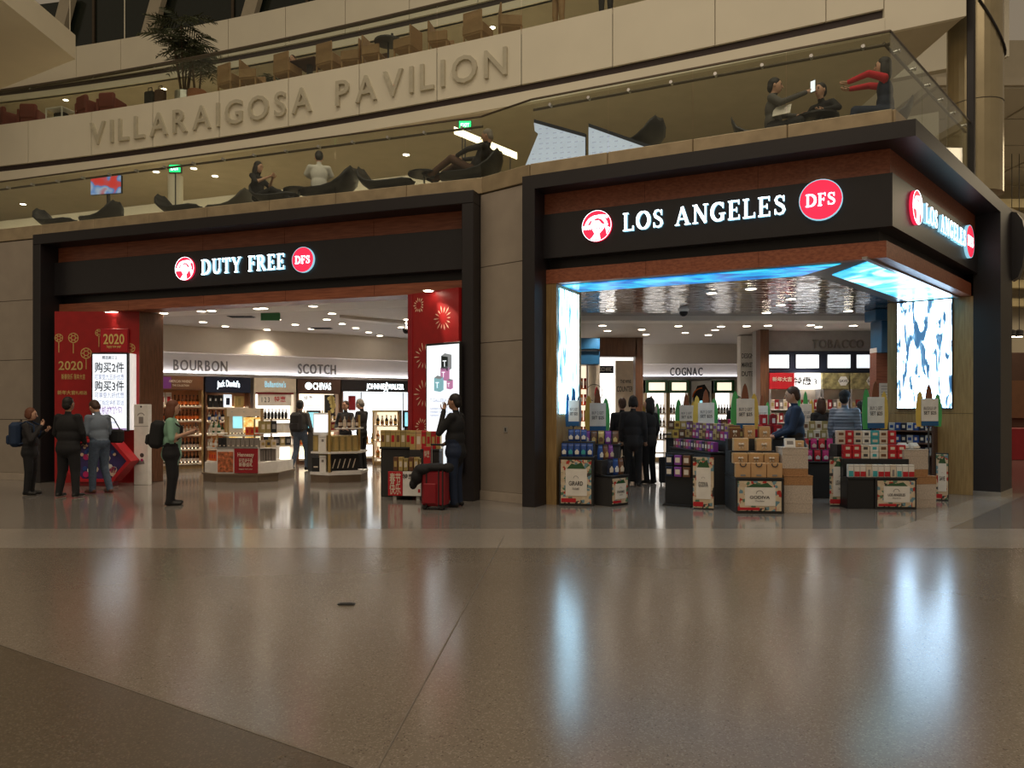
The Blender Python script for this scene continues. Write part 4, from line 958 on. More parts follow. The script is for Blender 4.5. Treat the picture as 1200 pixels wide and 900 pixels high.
# ================================================================== GOODS (shared meshes)
CACHE = {}; LOOK = {}
WORD = {'amber_dark': 'dark amber', 'bottle_black': 'black', 'bottle_clear': 'clear', 'bottle_green': 'green', 'paper': 'white', 'kraft_light': 'pale kraft', 'cloth_white': 'white', 'ink': 'black', 'ink_grey': 'grey', 'surf_yellow': 'yellow', 'red_deep': 'dark red', 'screen_white': 'white', 'gold_print': 'gold'}
def hue(m): return WORD.get(m, m.split('_')[0])
def cached(key, fn):
    if key not in CACHE:
        CACHE[key] = me = fn(); mats = [k for k in key if isinstance(k, str) and k in MATS]
        if mats: LOOK[me.name] = [hue(k) for k in mats]
    return CACHE[key]
def own_label(label, me):
    """put the thing's own colours in place of the row's list of colours"""
    import re
    q = re.search(r'\b(box|boxes|carton|pouch|bottle)\b', label); c = LOOK.get(me.name)
    if not q or not c: return label
    noun, rest = q.group(1), label[q.end():]; rest = re.sub(r'^ with .*? (on|at|in|under|before) ', r' \1 ', rest)
    a = '%s %s with %s label%s' % (c[0], noun, c[1], rest) if len(c) > 1 and c[1] != c[0] else None
    b = '%s %s%s' % (c[0], noun, rest)
    return a if a and len(a.split()) <= 16 else b
def bottle(body='amber', label='cream', cap='gold', h=0.30, r=0.04):
    def f():
        m = MB(); m.lathe([(r * 0.9, 0), (r, h * 0.03), (r, h * 0.15), (r * 1.02, h * 0.15, label), (r * 1.02, h * 0.42, label), (r, h * 0.42), (r, h * 0.56), (r * 0.38, h * 0.72), (r * 0.34, h * 0.88), (r * 0.42, h * 0.88, cap), (r * 0.42, h, cap)], body, 8); return m.mesh('bottle')
    return cached(('b', body, label, cap, h, r), f)
def carton(w, d, h, body, label='cream', lw=0.6, lz=(0.3, 0.7)):
    def f():
        m = MB(); m.box(-w / 2, w / 2, 0, d, 0, h, body, min(w, h) * 0.04)
        m.box(-w * lw / 2, w * lw / 2, -0.003, 0.002, h * lz[0], h * lz[1], label); m.box(-w / 2 + 0.004, w / 2 - 0.004, -0.002, 0.003, h * 0.86, h * 0.875, 'ink'); return m.mesh('carton')
    return cached(('c', w, d, h, body, label, lw, lz), f)
def pouch(w, h, body, label='white', t=0.07):
    def f():
        m = MB(); prof = [(0.0, 0.9, 0.7), (0.1, 1, 1), (0.5, 1, 0.95), (0.8, 0.95, 0.5), (0.9, 0.95, 0.12), (1.0, 1.0, 0.06)]; vs = []
        for z, kx, ky in prof:
            for i in range(10): a = 2 * math.pi * i / 10; vs.append((w / 2 * kx * math.copysign(abs(math.cos(a)) ** 0.6, math.cos(a)), t / 2 + t / 2 * ky * math.sin(a), h * z))
        n = 10; m.add(vs, [(j * n + i, j * n + (i + 1) % n, (j + 1) * n + (i + 1) % n, (j + 1) * n + i) for j in range(5) for i in range(n)] + [tuple(range(n))[::-1], tuple(range(5 * n, 6 * n))], body)
        m.prism([(-w * 0.3, h * 0.18), (w * 0.3, h * 0.18), (w * 0.34, h * 0.4), (0, h * 0.55), (-w * 0.34, h * 0.4)], -0.006, 0.01, label, 'xz'); return m.mesh('pouch')
    return cached(('p', w, h, body, label, t), f)
def giftbag(w, d, h, body='kraft'):
    def f():
        m = MB(); m.box(-w / 2, w / 2, 0, d, 0, h, body, 0.006)
        m.ring(w * 0.16, w * 0.22, -0.012, -0.004, 'ink', 14, 180, 360, (0, h * 0.95)); m.box(-w * 0.2, -w * 0.16, -0.012, -0.004, h * 0.9, h * 1.0, 'ink'); m.box(w * 0.16, w * 0.2, -0.012, -0.004, h * 0.9, h, 'ink')
        m.box(-w * 0.16, w * 0.16, -0.005, 0, h * 0.1, h * 0.22, 'ink_grey'); return m.mesh('gift_bag')
    return cached(('g', w, d, h, body), f)
def ribbonbox(w, d, h, body='kraft', bow='cream'):
    def f():
        m = MB(); m.box(-w / 2, w / 2, 0, d, 0, h, body, 0.006); m.box(-w / 2 - 0.003, w / 2 + 0.003, -0.003, d + 0.003, h * 0.8, h * 0.84, 'gold_print')
        for s in (-1, 1): m.ball((s * w * 0.10, -0.015, h * 0.52), (w * 0.10, 0.02, h * 0.11), bow, 8, 5); m.prism([(0, h * 0.5), (s * w * 0.16, h * 0.2), (s * w * 0.08, h * 0.18)], -0.012, -0.006, bow, 'xz')
        m.ball((0, -0.02, h * 0.52), (w * 0.035, 0.025, h * 0.05), bow, 6, 4); return m.mesh('gift_box')
    return cached(('r', w, d, h, body, bow), f)
NAMES = {'bottle': 'bottle', 'carton': 'box', 'pouch': 'pouch', 'gift_bag': 'gift bag', 'gift_box': 'gift box'}
def row(me, n, x0, x1, root, y, z, label, group, dy=0.0, jit=0.0, name=None, tilt=0.0, kind=None):
    """n individual goods standing side by side from x0 to x1 in the frame of root (an object placed at a loc and rotation about z)"""
    wid = max(abs(v.co.x) for v in (me[0] if isinstance(me, list) else me).vertices) * 2.04; n = max(1, min(n, int((x1 - x0) / wid)))
    M = Matrix.Translation(root.location) @ Matrix.Rotation(root.rotation_euler.z, 4, 'Z')
    for i in range(n):
        x = x0 + (x1 - x0) * ((i + 0.5) / n); mm = me[i % len(me)] if isinstance(me, list) else me
        p = M @ Vector((x, y + dy * i, z)); rz = root.rotation_euler.z + random.uniform(-jit, jit)
        nm = name or mm.name.split('.')[0]
        o = inst(mm, nm, None, p, rot=(tilt, 0, rz)); tag(o, own_label(label, mm) if isinstance(me, list) and len(me) > 1 else label, kind or NAMES.get(nm, nm.replace('_', ' ')), group)
def local(root, x, y, z):
    return Matrix.Translation(root.location) @ Matrix.Rotation(root.rotation_euler.z, 4, 'Z') @ Vector((x, y, z))

# ================================================================== DUTY FREE SHOP: wall cabinets
def wall_cabinet(label, fr, px0, px1, v, zs, ztop, case, headm, headh, depth=0.42, backm='shelf_wood', lamp='shelf_glow', name='shelf_cabinet', shelfm='shelf_wood', lamps=True):
    u0 = fr.u(px0, v) + 0.01; u1 = fr.u(px1, v) - 0.01; w = u1 - u0
    t = thing(name, label, 'cabinet', fr.w(u0, v), fr.a)
    for a in (0, w - 0.05): MB().box(a, a + 0.05, 0, depth, 0, ztop, case, 0.004).obj('side_panel', t)
    MB().box(0.05, w - 0.05, depth - 0.03, depth, 0, ztop, backm).obj('back_panel', t)
    MB().box(0.05, w - 0.05, 0.04, depth - 0.03, 0, 0.10, case).obj('plinth', t)
    for z in zs:
        s = MB().box(0.05, w - 0.05, 0.01, depth - 0.03, z - 0.03, z, shelfm, 0.004).obj('shelf', t)
        if lamps: MB().box(0.06, w - 0.06, depth - 0.06, depth - 0.035, z + 0.002, z + 0.022, lamp).obj('shelf_lamp', s)
        p = MB().box(0.05, w - 0.05, 0.0, 0.01, z - 0.035, z + 0.015, 'cream').obj('price_rail', s)
    h = MB().box(0.0, w, -0.03, depth, ztop - headh, ztop, headm, 0.006).obj('header', t)
    return t, w, h
ZTOP = 2.45
V0 = -0.26
c1, w1, h1 = wall_cabinet('wood shelved bottle cabinet beside the left wood pilaster, purple header', FC, 183, 239, V0, (0.15, 0.52, 0.90, 1.28, 1.66), ZTOP, 'wood_gold', 'brown_box', 0.36)
MB().text('AMERICAN WHISKEY', 0.07, 'cream', w1 / 2, -0.032, 2.28, width=w1 * 0.5).text('THE COLLECTION', 0.05, 'cream', w1 / 2, -0.032, 2.18, width=w1 * 0.35).obj('header_letters', h1)
MB().box(0.04, w1 * 0.3, -0.034, -0.03, 2.12, 2.42, 'purple_box').obj('header_picture', h1)
g = 'bottles in the cabinet with the purple header'
for z, kinds, n, lab in ((0.15, [bottle('bottle_black', 'white', 'ink')], 14, 'black bottle with white label on the bottom shelf of the wood cabinet'), (0.52, [bottle('bottle_black', 'cloth_white', 'navy')], 14, 'black bottle with pale label on the second shelf of the wood cabinet'),
                         (0.90, [bottle('bottle_clear', 'cream', 'ink', 0.27)], 14, 'clear bottle on the middle shelf of the wood cabinet'), (1.28, [bottle('amber_dark', 'orange_box', 'black')], 14, 'dark bottle with orange label on the fourth shelf of the wood cabinet')):
    row(kinds, n, 0.08, w1 - 0.08, c1, 0.12, z, lab, g)
row(bottle('amber_dark', 'orange_box', 'black'), 9, w1 * 0.36, w1 - 0.08, c1, 0.12, 1.66, 'dark bottle with orange label on the top shelf of the wood cabinet', g)
row(carton(0.13, 0.1, 0.36, 'white', 'red_bright'), 4, 0.08, w1 * 0.34, c1, 0.12, 1.66, 'white carton with red label on the top shelf of the wood cabinet', 'white cartons in the wood cabinet')
c2, w2, h2 = wall_cabinet('bottle cabinet with navy header and lit arched lettering', FC, 240, 294, V0, (0.15, 0.52, 0.90, 1.25, 1.62), ZTOP, 'wood_brown', 'navy', 0.42)
vs, fs, tw = TXT["Jack Daniel's"]; k = w2 * 0.5 / tw
m = MB(); m.add([(w2 / 2 + (p[0] - tw / 2) * k, -0.04, 2.20 + p[1] * 0.16 - 0.35 * ((p[0] - tw / 2) * k) ** 2), ] and [(w2 / 2 + (p[0] - tw / 2) * k, -0.04, 2.20 + p[1] * 0.17 - 0.30 * ((p[0] - tw / 2) * k) ** 2) for p in vs], fs, 'sign_white'); m.obj('header_letters', h2)
row(carton(0.12, 0.1, 0.34, 'black', 'white', 0.35, (0.55, 0.75)), 5, 0.08, w2 * 0.42, c2, 0.08, 1.62, 'black carton with small white label under the navy header', 'black cartons under the navy header')
row(carton(0.20, 0.1, 0.36, 'screen_white', 'navy', 0.5, (0.2, 0.75)), 1, w2 * 0.44, w2 * 0.58, c2, 0.08, 1.62, 'lit white display block with dark bottle picture under the navy header', None, name='display_block', kind='display')
row(carton(0.24, 0.1, 0.32, 'gold_box', 'olive_box', 0.3, (0.2, 0.8)), 2, w2 * 0.62, w2 - 0.1, c2, 0.08, 1.62, 'gold carton under the navy header', 'gold cartons under the navy header')
row([bottle('bottle_clear', 'blue_box', 'navy'), bottle('bottle_black', 'white', 'ink'), bottle('blue_box', 'white', 'white')], 13, 0.08, w2 - 0.08, c2, 0.10, 1.25, 'blue or white labelled bottle on the fourth shelf under the navy header', 'bottles under the navy header')
row([bottle('bottle_clear', 'white', 'gold'), bottle('bottle_green', 'cream', 'ink'), bottle('amber', 'white', 'gold')], 13, 0.08, w2 - 0.08, c2, 0.10, 0.90, 'mixed bottle on the middle shelf under the navy header', 'bottles under the navy header')
row([carton(0.13, 0.1, 0.26, 'white', 'gold_box'), carton(0.13, 0.1, 0.22, 'cream', 'orange_box')], 10, 0.08, w2 - 0.08, c2, 0.10, 0.52, 'small white carton on the second shelf under the navy header', 'white cartons under the navy header')
c3, w3, h3 = wall_cabinet('cream display cabinet with pale blue script header and white lit shelves', FC, 297, 347, V0, (0.15, 0.55, 0.95, 1.30), ZTOP, 'cream', 'cream', 0.40, backm='panel_lit', shelfm='white')
MB().text("Ballantine's", 0.17, 'sign_side', w3 / 2, -0.032, 2.20, width=w3 * 0.5).obj('header_letters', h3)
MB().box(0.12, w3 - 0.12, 0.02, 0.05, 1.68, 2.02, 'paper').obj('print_panel', c3)
m = MB(); m.box(0.06, w3 - 0.06, 0.0, 0.04, 2.0, 2.05, 'red_deep'); m.obj('red_trim', c3)
m = MB(); m.text('特惠', 0.12, 'red_bright', w3 * 0.62, 0.018, 1.80); m.text('1 2 3', 0.14, 'ink', w3 * 0.28, 0.018, 1.78, width=0.22); m.obj('print_letters', c3)
row(bottle('bottle_black', 'black', 'cream', 0.30, 0.045), 12, 0.1, w3 - 0.2, c3, 0.10, 1.30, 'black bottle on the top shelf of the cream cabinet', 'black bottles in the cream cabinet')
row(carton(0.22, 0.12, 0.24, 'paper', 'white'), 6, 0.1, w3 - 0.1, c3, 0.10, 0.95, 'pale carton on the third shelf of the cream cabinet', 'pale cartons in the cream cabinet')
row([carton(0.14, 0.12, 0.26, 'olive_box', 'cream'), carton(0.16, 0.12, 0.26, 'black', 'ink_grey')], 9, 0.1, w3 - 0.1, c3, 0.10, 0.55, 'olive or black carton on the second shelf of the cream cabinet', 'low cartons in the cream cabinet')
c4, w4, h4 = wall_cabinet('dark brown display cabinet with white CHIVAS lettering and a lit poster', FC, 348, 399, V0, (0.15, 0.55, 0.95, 1.25), ZTOP, 'brown_box', 'cloth_brown', 0.42, backm='panel_lit_warm', shelfm='white')
m = MB(); m.text('CHIVAS', 0.20, 'sign_white', w4 * 0.56, -0.035, 2.15, width=w4 * 0.42); m.ring(0.07, 0.10, -0.038, -0.033, 'sign_white', 18, c=(w4 * 0.25, 2.25)); m.ring(0.02, 0.045, -0.038, -0.033, 'sign_white', 12, c=(w4 * 0.25, 2.25)); m.obj('header_letters', h4)
MB().box(0.16, w4 * 0.62, 0.02, 0.06, 1.55, 1.98, 'panel_lit').obj('lit_poster', c4)
m = MB(); m.text('特惠', 0.1, 'ink_grey', w4 * 0.25, 0.016, 1.85); m.text('members save 15% more', 0.08, 'red_deep', w4 * 0.36, 0.016, 1.66, width=w4 * 0.36); m.obj('poster_letters', c4)['kind'] = 'stuff'
mat('flower_gold', (0.75, 0.62, 0.25), 0.5); MB().box(w4 * 0.64, w4 - 0.14, 0.03, 0.06, 1.40, 2.0, 'charcoal').obj('dark_poster', c4)
m = MB(); rr = random.Random(3)
for k in range(12): m.disc(0.05 + 0.03 * rr.random(), 0.02, 0.03, 'flower_gold', 8, (w4 * 0.74 + rr.uniform(0, w4 * 0.12), rr.uniform(1.5, 1.95)))
m.obj('poster_flowers', c4)['kind'] = 'stuff'
row([bottle('amber', 'cream', 'gold'), bottle('bottle_black', 'gold', 'gold')], 12, 0.1, w4 - 0.1, c4, 0.10, 1.25, 'amber or black bottle on the top shelf under the CHIVAS sign', 'bottles under the CHIVAS sign')
row([carton(0.15, 0.12, 0.26, 'red_deep', 'gold_box'), carton(0.15, 0.12, 0.26, 'cream', 'gold_box')], 10, 0.1, w4 - 0.1, c4, 0.10, 0.95, 'red or cream carton on the third shelf under the CHIVAS sign', 'cartons under the CHIVAS sign')
row([carton(0.15, 0.12, 0.28, 'orange_box', 'gold_box'), carton(0.15, 0.12, 0.28, 'red_bright', 'cream')], 10, 0.1, w4 - 0.1, c4, 0.10, 0.55, 'orange or red carton on the second shelf under the CHIVAS sign', 'low cartons under the CHIVAS sign')
c5, w5, h5 = wall_cabinet('wide white lit display wall under the black JOHNNIE WALKER header', FC, 400, 489, V0, (0.15, 0.55), ZTOP, 'wood_brown', 'black_band', 0.34, backm='panel_lit', shelfm='white', lamps=False)
MB().text('JOHNNIE', 0.17, 'sign_white', w5 * 0.43, -0.035, 2.19, width=w5 * 0.24).text('WALKER', 0.17, 'sign_white', w5 * 0.70, -0.035, 2.19, width=w5 * 0.22).obj('header_letters', h5)
m = MB(); x = w5 * 0.568; m.ball((x + 0.02, -0.04, 2.37), (0.03, 0.008, 0.03), 'sign_white', 8, 5); m.prism([(x - 0.02, 2.34), (x + 0.05, 2.34), (x + 0.03, 2.22), (x - 0.02, 2.22)], -0.042, -0.034, 'sign_white', 'xz'); m.prism([(x - 0.02, 2.24), (x + 0.03, 2.24), (x + 0.07, 2.1), (x + 0.045, 2.1), (x, 2.2), (x - 0.06, 2.1), (x - 0.085, 2.1)], -0.042, -0.034, 'sign_white', 'xz'); m.obj('header_figure', h5)
m = MB(); m.box(0.06, w5 - 0.06, 0.10, 0.14, 0.85, 2.10, 'screen_white'); lw = m.obj('lit_wall', c5)
MB().box(w5 * 0.10, w5 * 0.19, 0.085, 0.1, 1.55, 1.98, 'red_deep').obj('red_poster', c5)
for f in (0.26, 0.82): MB().box(w5 * f, w5 * f + 0.02, 0.085, 0.1, 0.85, 2.1, 'ink_grey').obj('panel_seam', c5)
row([bottle('amber', 'gold', 'gold'), bottle('bottle_black', 'gold', 'gold')], 14, 0.1, w5 - 0.1, c5, 0.06, 0.55, 'amber or black bottle under the white lit wall', 'bottles under the white lit wall')

# ------------------------------------------------------------------ downlights of both shops
i = 0
for px, py in ((238, 377), (264, 382), (313, 386), (325, 374), (346, 380), (365, 385), (389, 367), (383, 374), (401, 379), (417, 384), (432, 389), (445, 393), (457, 378), (470, 383), (477, 374)):
    d = (ZC - EYE) * FPX / (HOR - py); x, z = xz(px, py, d)
    downlight((x, d, ZC), 'round downlight in the duty free shop ceiling', 'duty free shop downlights', 125 if i % 2 == 0 else 0); i += 1
for px, v in ((192, 1.25), (236, 1.25), (248, 1.25), (302, 1.3), (309, 1.3), (367, 1.35)):
    p = FA.w(FA.u(px, v), v, ZC - 0.1); downlight(p, 'recessed downlight in the bulkhead behind the DUTY FREE sign', 'bulkhead downlights', 75 if px in (192, 302, 367) else 0)
u_, z_ = lp(135.5, 402); tgt = FRL.w(u_, -0.07, z_)
for px in (128, 134):
    p = FA.w(FA.u(px, 0.55), 0.55, 3.67); downlight(p, 'small downlight aimed at the red 2020 sign', 'red wall downlights', 90, an=45, aim=tgt)
u_ = FRR.u(531, 0); tgt = FRR.w(u_, 0.0, FRR.z(381, u_, 0)); p = FRR.w(FRR.u(502, -0.15), -0.15, 3.66); downlight(p, 'small downlight aimed at the red firework wall', 'red wall downlights', 90, an=45, aim=tgt)
for px, d in ((706, 18.3), (712, 19.5), (752, 19.2), (757, 20.5), (795, 18.4), (803, 20.0), (830, 20.6), (838, 19.3), (845, 18.5), (875, 18.4), (900, 18.3), (950, 18.2), (959, 18.6), (1000, 18.3)):
    x, z = xz(px, 0, d); downlight((x, d, ZL - 0.08), 'round downlight in the flat ceiling of the corner shop', 'corner shop downlights', 120 if px in (706, 757, 803, 845, 900, 959) else 0, (1, 0.88, 0.74))
for px, py in ((715, 363), (834, 343), (880, 338), (898, 366), (915, 357), (927, 350), (994, 364)):
    d = (ZL - EYE) * FPX / (HOR - py); x, _ = xz(px, py, d); downlight((x, d, ZL), 'round downlight in the rippled mirror ceiling', 'mirror ceiling downlights', 42, (1, 0.9, 0.78))
x, z = xz(801, 374, 16.0)
t = thing('dome_camera', 'black dome security camera under the mirror ceiling', 'security camera', (x, 16.0, ZL)); MB().lathe([(0.10, -0.05), (0.12, 0.0)], 'white_paint', 14).obj('mount', t); MB().ball((0, 0, -0.06), (0.09, 0.09, 0.09), 'black', 12, 8).obj('dome', t)
x, z = xz(476, 394, 19.0)
t = thing('dome_camera', 'black dome security camera hanging from the duty free shop ceiling', 'security camera', (x, 19.0, ZC)); MB().tube((0, 0, -0.22), (0, 0, 0), 0.02, 0.02, 'grey_paint', 8).obj('stem', t); MB().ball((0, 0, -0.26), (0.09, 0.09, 0.10), 'black', 12, 8).obj('dome', t)
d = 17.5; x, z = xz(317, 370, d)
t = thing('exit_sign', 'green glass exit sign hanging from the duty free shop ceiling', 'exit sign', (x, d, ZC)); mat('green_glass', (0.05, 0.25, 0.10), 0.3); MB().box(-0.22, 0.22, -0.01, 0.01, -0.2, -0.03, 'green_glass').obj('plate', t); MB().box(-0.2, 0.2, -0.02, 0.02, -0.03, 0, 'steel').obj('bracket', t)
for px, py, d in ((283, 371, 18.4), (376, 387, 21.0)):
    x, z = xz(px, py, d); t = thing('air_vent', 'dark square air vent in the duty free shop ceiling', 'air vent', (x, d, ZC), 0, 'ceiling vents'); MB().box(-0.3, 0.3, -0.15, 0.15, -0.012, 0, 'dark_grey', 0.004).obj('frame', t)
    for k in range(4): MB().box(-0.27, 0.27, -0.12 + k * 0.07, -0.09 + k * 0.07, -0.022, -0.011, 'black').obj('slat', t)

# ------------------------------------------------------------------ tall screen, hexagon stand, notice stand by the red wall
u0 = FRL.u(107, -0.3); u1 = FRL.u(150, -0.3); zb = FRL.z(504, u0, -0.3); zt = FRL.z(415, u0, -0.3); w = u1 - u0
t = thing('display_screen', 'tall white screen with Chinese offer lettering before the red wall', 'screen', FRL.w(u0, -0.3, 0), FRL.a)
MB().box(0, w, 0, 0.08, zb - 0.03, zt + 0.03, 'black', 0.008).obj('housing', t); MB().box(0.15, w - 0.15, 0.08, 0.29, zb + 0.2, zt - 0.3, 'dark_grey').obj('wall_mount', t)
f = MB().box(0.03, w - 0.03, -0.006, 0, zb, zt, 'screen_white').obj('screen', t); H_ = zt - zb
m = MB(); cx = w / 2
m.text('精选美酒 2', 0.06, 'screen_ink', cx, -0.008, zb + H_ * 0.935, width=w * 0.4)
m.text('购买2件', 0.17, 'screen_ink', cx, -0.008, zb + H_ * 0.77, width=w * 0.8); m.text('可享受九五折优惠', 0.09, 'screen_ink_soft', cx, -0.008, zb + H_ * 0.67, width=w * 0.8)
m.text('购买3件', 0.17, 'screen_ink', cx, -0.008, zb + H_ * 0.525, width=w * 0.8); m.text('可享受九折优惠', 0.09, 'screen_ink_soft', cx, -0.008, zb + H_ * 0.43, width=w * 0.8)
m.text('购满指定金额即送', 0.08, 'screen_ink_soft', cx, -0.008, zb + H_ * 0.335, width=w * 0.8); m.text('登机拖轮包', 0.13, 'screen_ink_violet', cx, -0.008, zb + H_ * 0.22, width=w * 0.7); m.text('travel retail', 0.06, 'screen_ink_soft', cx, -0.008, zb + H_ * 0.09, width=w * 0.4)
MB().box(0.03, w - 0.03, -0.008, -0.006, zb, zb + 0.04, 'screen_ink_violet').obj('colour_bar', f)
m.obj('screen_letters', f)['kind'] = 'stuff'
ua = FRL.u(151, -0.2); MB().box(0, 0.07, 0, 0.19, zb, zt + 0.02, 'strip_lit', 0.004).obj('light_strip', None, FRL.w(ua, -0.2), FRL.a)  # white strip with a weak emission of its own
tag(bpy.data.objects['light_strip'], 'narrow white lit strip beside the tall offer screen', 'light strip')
d = 15.75; X, Z = xz(112, 540, d)
t = thing('hexagon_stand', 'red hexagon framed stand with a blue and pink poster', 'display stand', (X, d, 0), R(-4))
hz = Z; Rr = 0.78
def hexa(r): return [(r * math.cos(math.pi / 3 * k), hz + 0.57 * r / 0.78 * math.sin(math.pi / 3 * k) / math.sin(math.pi / 3) * 0.75) for k in range(6)]
o6, i6 = hexa(Rr), hexa(Rr - 0.09)
for k in range(6):
    q = [o6[k], o6[(k + 1) % 6], i6[(k + 1) % 6], i6[k]]; MB().prism(q, -0.05, 0.28, 'red_bright', 'xz').obj('frame_bar', t)
mat('poster_indigo', (0.05, 0.035, 0.16), 0.4, var=0.3, scale=5)
f = MB().prism(hexa(Rr - 0.095), 0.1, 0.14, 'poster_indigo', 'xz').obj('poster', t)
m = MB(); rr = random.Random(9)
for k in range(26): m.disc(0.03 + 0.05 * rr.random(), 0.085, 0.098, rr.choice(['cream', 'magenta_box', 'white', 'blue_box', 'spark_print']), 7, (rr.uniform(-0.4, 0.4), hz + rr.uniform(-0.32, 0.32)))
m.obj('poster_flowers', f)['kind'] = 'stuff'
zf = min(p[1] for p in o6)
if zf > 0.02: MB().box(-0.35, 0.35, 0.0, 0.24, 0, zf + 0.01, 'red_deep', 0.01).obj('foot', t)
X, Y = at(172, 567)
t = thing('notice_stand', 'slim white notice stand with printed panels beside the wood pilaster', 'notice stand', (X, Y - 0.25, 0), R(-8))
MB().box(-0.165, 0.165, 0, 0.12, 0.0, 1.68, 'white', 0.01).obj('body', t)
m = MB(); m.box(-0.05, 0.05, -0.004, 0, 1.28, 1.42, 'ink_grey'); m.ring(0.07, 0.085, -0.004, -0.001, 'ink_grey', 14, 20, 160, (0, 1.42)); m.disc(0.02, -0.004, 0, 'ink', 10, (0, 1.63)); m.obj('scan_picture', t)
m = MB(); m.box(-0.165, 0.165, -0.003, 0, 1.22, 1.228, 'ink_grey'); m.obj('panel_joint', t)
m = MB(); m.disc(0.045, -0.004, 0, 'ink', 14, (0.02, 0.62)); m.disc(0.03, -0.005, -0.001, 'magenta_box', 10, (0.02, 0.52)); m.prism([(-0.1, 0.42), (0.08, 0.44), (0.06, 0.52), (-0.08, 0.5)], -0.004, 0, 'ink_grey', 'xz'); m.obj('print', t)

# ------------------------------------------------------------------ island 1 (white gondola with red panel)
X, Y = at(290, 565.5); X -= 0.19
isl = thing('display_island', 'white faceted display island with a dark red Hennessy panel', 'display island', (X, Y, 0), R(-4))
pl8 = [(-0.95, 0.34), (-0.50, 0.0), (0.42, 0.0), (0.72, 0.40), (0.72, 1.4), (-0.95, 1.4)]
def grow(p, k): cx, cy = 0.0, 0.75; return [(cx + (x - cx) * k, cy + (y - cy) * k) for x, y in p]
MB().prism(grow(pl8, 1.0), 0, 0.15, 'plinth').obj('plinth', isl)
MB().prism(grow(pl8, 1.03), 0.15, 0.19, 'plinth').obj('plinth_cap', isl)
MB().prism(grow(pl8, 0.97), 0.19, 0.42, 'white').obj('body', isl)
core = [(-0.50, 0.03), (0.41, 0.03), (0.41, 1.3), (-0.50, 1.3)]
MB().prism(core, 0.42, 0.74, 'white').obj('counter', isl)
MB().prism([(-0.51, 0.0), (0.42, 0.0), (0.42, 0.6), (-0.51, 0.6)], 0.74, 0.76, 'steel').obj('counter_top', isl)
MB().box(-0.10, 0.42, 0.0, 0.03, 0.20, 0.73, 'red_deep', 0.004).obj('red_panel', isl)
rp = isl.children[-1]
m = MB(); m.text('Hennessy', 0.09, 'cream', 0.16, -0.003, 0.56, width=0.36); m.text('轩尼诗干邑', 0.07, 'cream', 0.16, -0.003, 0.44, width=0.3); m.text('新春佳礼', 0.07, 'cream', 0.16, -0.003, 0.35, width=0.3); m.text('happy new year', 0.03, 'cream', 0.16, -0.003, 0.28, width=0.3); m.obj('panel_letters', rp)
mat('poster_feast', (0.45, 0.13, 0.05), 0.5, var=0.8, scale=14); MB().box(-0.47, -0.13, 0.005, 0.03, 0.22, 0.66, 'poster_feast', 0.004).obj('poster', isl)
for x in (-0.52, 0.30): MB().box(x, x + 0.05, 0.45, 0.50, 0.76, 1.60, 'wood_gold').obj('tower_post', isl)
MB().box(-0.52, 0.35, 0.46, 0.52, 1.42, 1.60, 'cream').obj('tower_header', isl)
for k in range(3): MB().disc(0.015, 0.45, 0.46, 'steel', 8, (-0.35 + k * 0.27, 1.52)).obj('tower_stud', isl)
MB().box(-0.47, -0.12, 0.50, 0.53, 1.05, 1.42, 'cream').obj('tower_panel', isl)
MB().box(-0.34, -0.14, 0.48, 0.50, 1.16, 1.42, 'screen_cyan').obj('tower_screen', isl)
mat('poster_gold', (0.8, 0.55, 0.15), 0.4, emit=0.75, ecol=(1.0, 0.72, 0.28), var=0.5, scale=12)
screen_mat('gold_picture', [(0.35, (0.75, 0.30, 0.03)), (0.5, (1.0, 0.68, 0.2)), (0.62, (1.0, 0.9, 0.6))], 1.1, 9, (1, 1, 1), 4, 0.5)
MB().box(-0.10, 0.30, 0.49, 0.52, 1.06, 1.40, 'gold_picture').obj('gold_picture', isl)
MB().box(-0.50, 0.34, 0.30, 0.50, 0.98, 1.01, 'white', 0.004).obj('tower_shelf', isl)
MB().box(-0.46, -0.14, 0.50, 0.52, 0.78, 0.97, 'gold_picture').obj('lit_back', isl)
MB().box(-0.08, 0.28, 0.50, 0.52, 0.78, 0.97, 'gold_picture').obj('lit_back', isl)
row(carton(0.09, 0.08, 0.20, 'grey_box', 'cream', 0.4, (0.1, 0.2)), 9, -0.30, 0.42, isl, 0.06, 0.76, 'grey carton in the row above the red Hennessy panel', 'grey cartons above the red panel')
row(carton(0.09, 0.08, 0.20, 'black', 'cream', 0.4, (0.1, 0.2)), 2, -0.50, -0.31, isl, 0.08, 0.76, 'black carton at the end of the grey carton row', 'black cartons above the food poster')
row(carton(0.10, 0.09, 0.18, 'orange_box', 'red_bright', 0.5, (0.25, 0.7)), 4, 0.0, 0.32, isl, 0.33, 1.01, 'orange carton on the island shelf before the gold picture', 'orange cartons on the tower shelf')
# left wing
wing = thing('shelf_rack', 'open white shelf rack at the left flank of the white display island', 'shelf rack', tuple(local(isl, -0.92, 0.38, 0.42)), isl.rotation_euler.z + R(-36))
for z in (0.0, 0.30, 0.62):
    MB().box(0, 0.46, 0.02, 0.30, z, z + 0.025, 'white', 0.004).obj('shelf', wing)
for x in (0.0, 0.45): MB().box(x - 0.012, x + 0.012, 0.27, 0.30, 0, 1.0, 'wood_gold').obj('upright', wing)
row(carton(0.09, 0.08, 0.2, 'orange_box', 'red_bright', 0.5, (0.25, 0.7)), 4, 0.03, 0.44, wing, 0.06, 0.025, 'orange carton on the bottom shelf of the island rack', 'orange cartons on the rack')
row([bottle('bottle_clear', 'white', 'gold', 0.24), bottle('amber', 'cream', 'gold', 0.22)], 5, 0.03, 0.44, wing, 0.10, 0.325, 'clear or amber bottle on the middle shelf of the island rack', 'bottles on the rack')
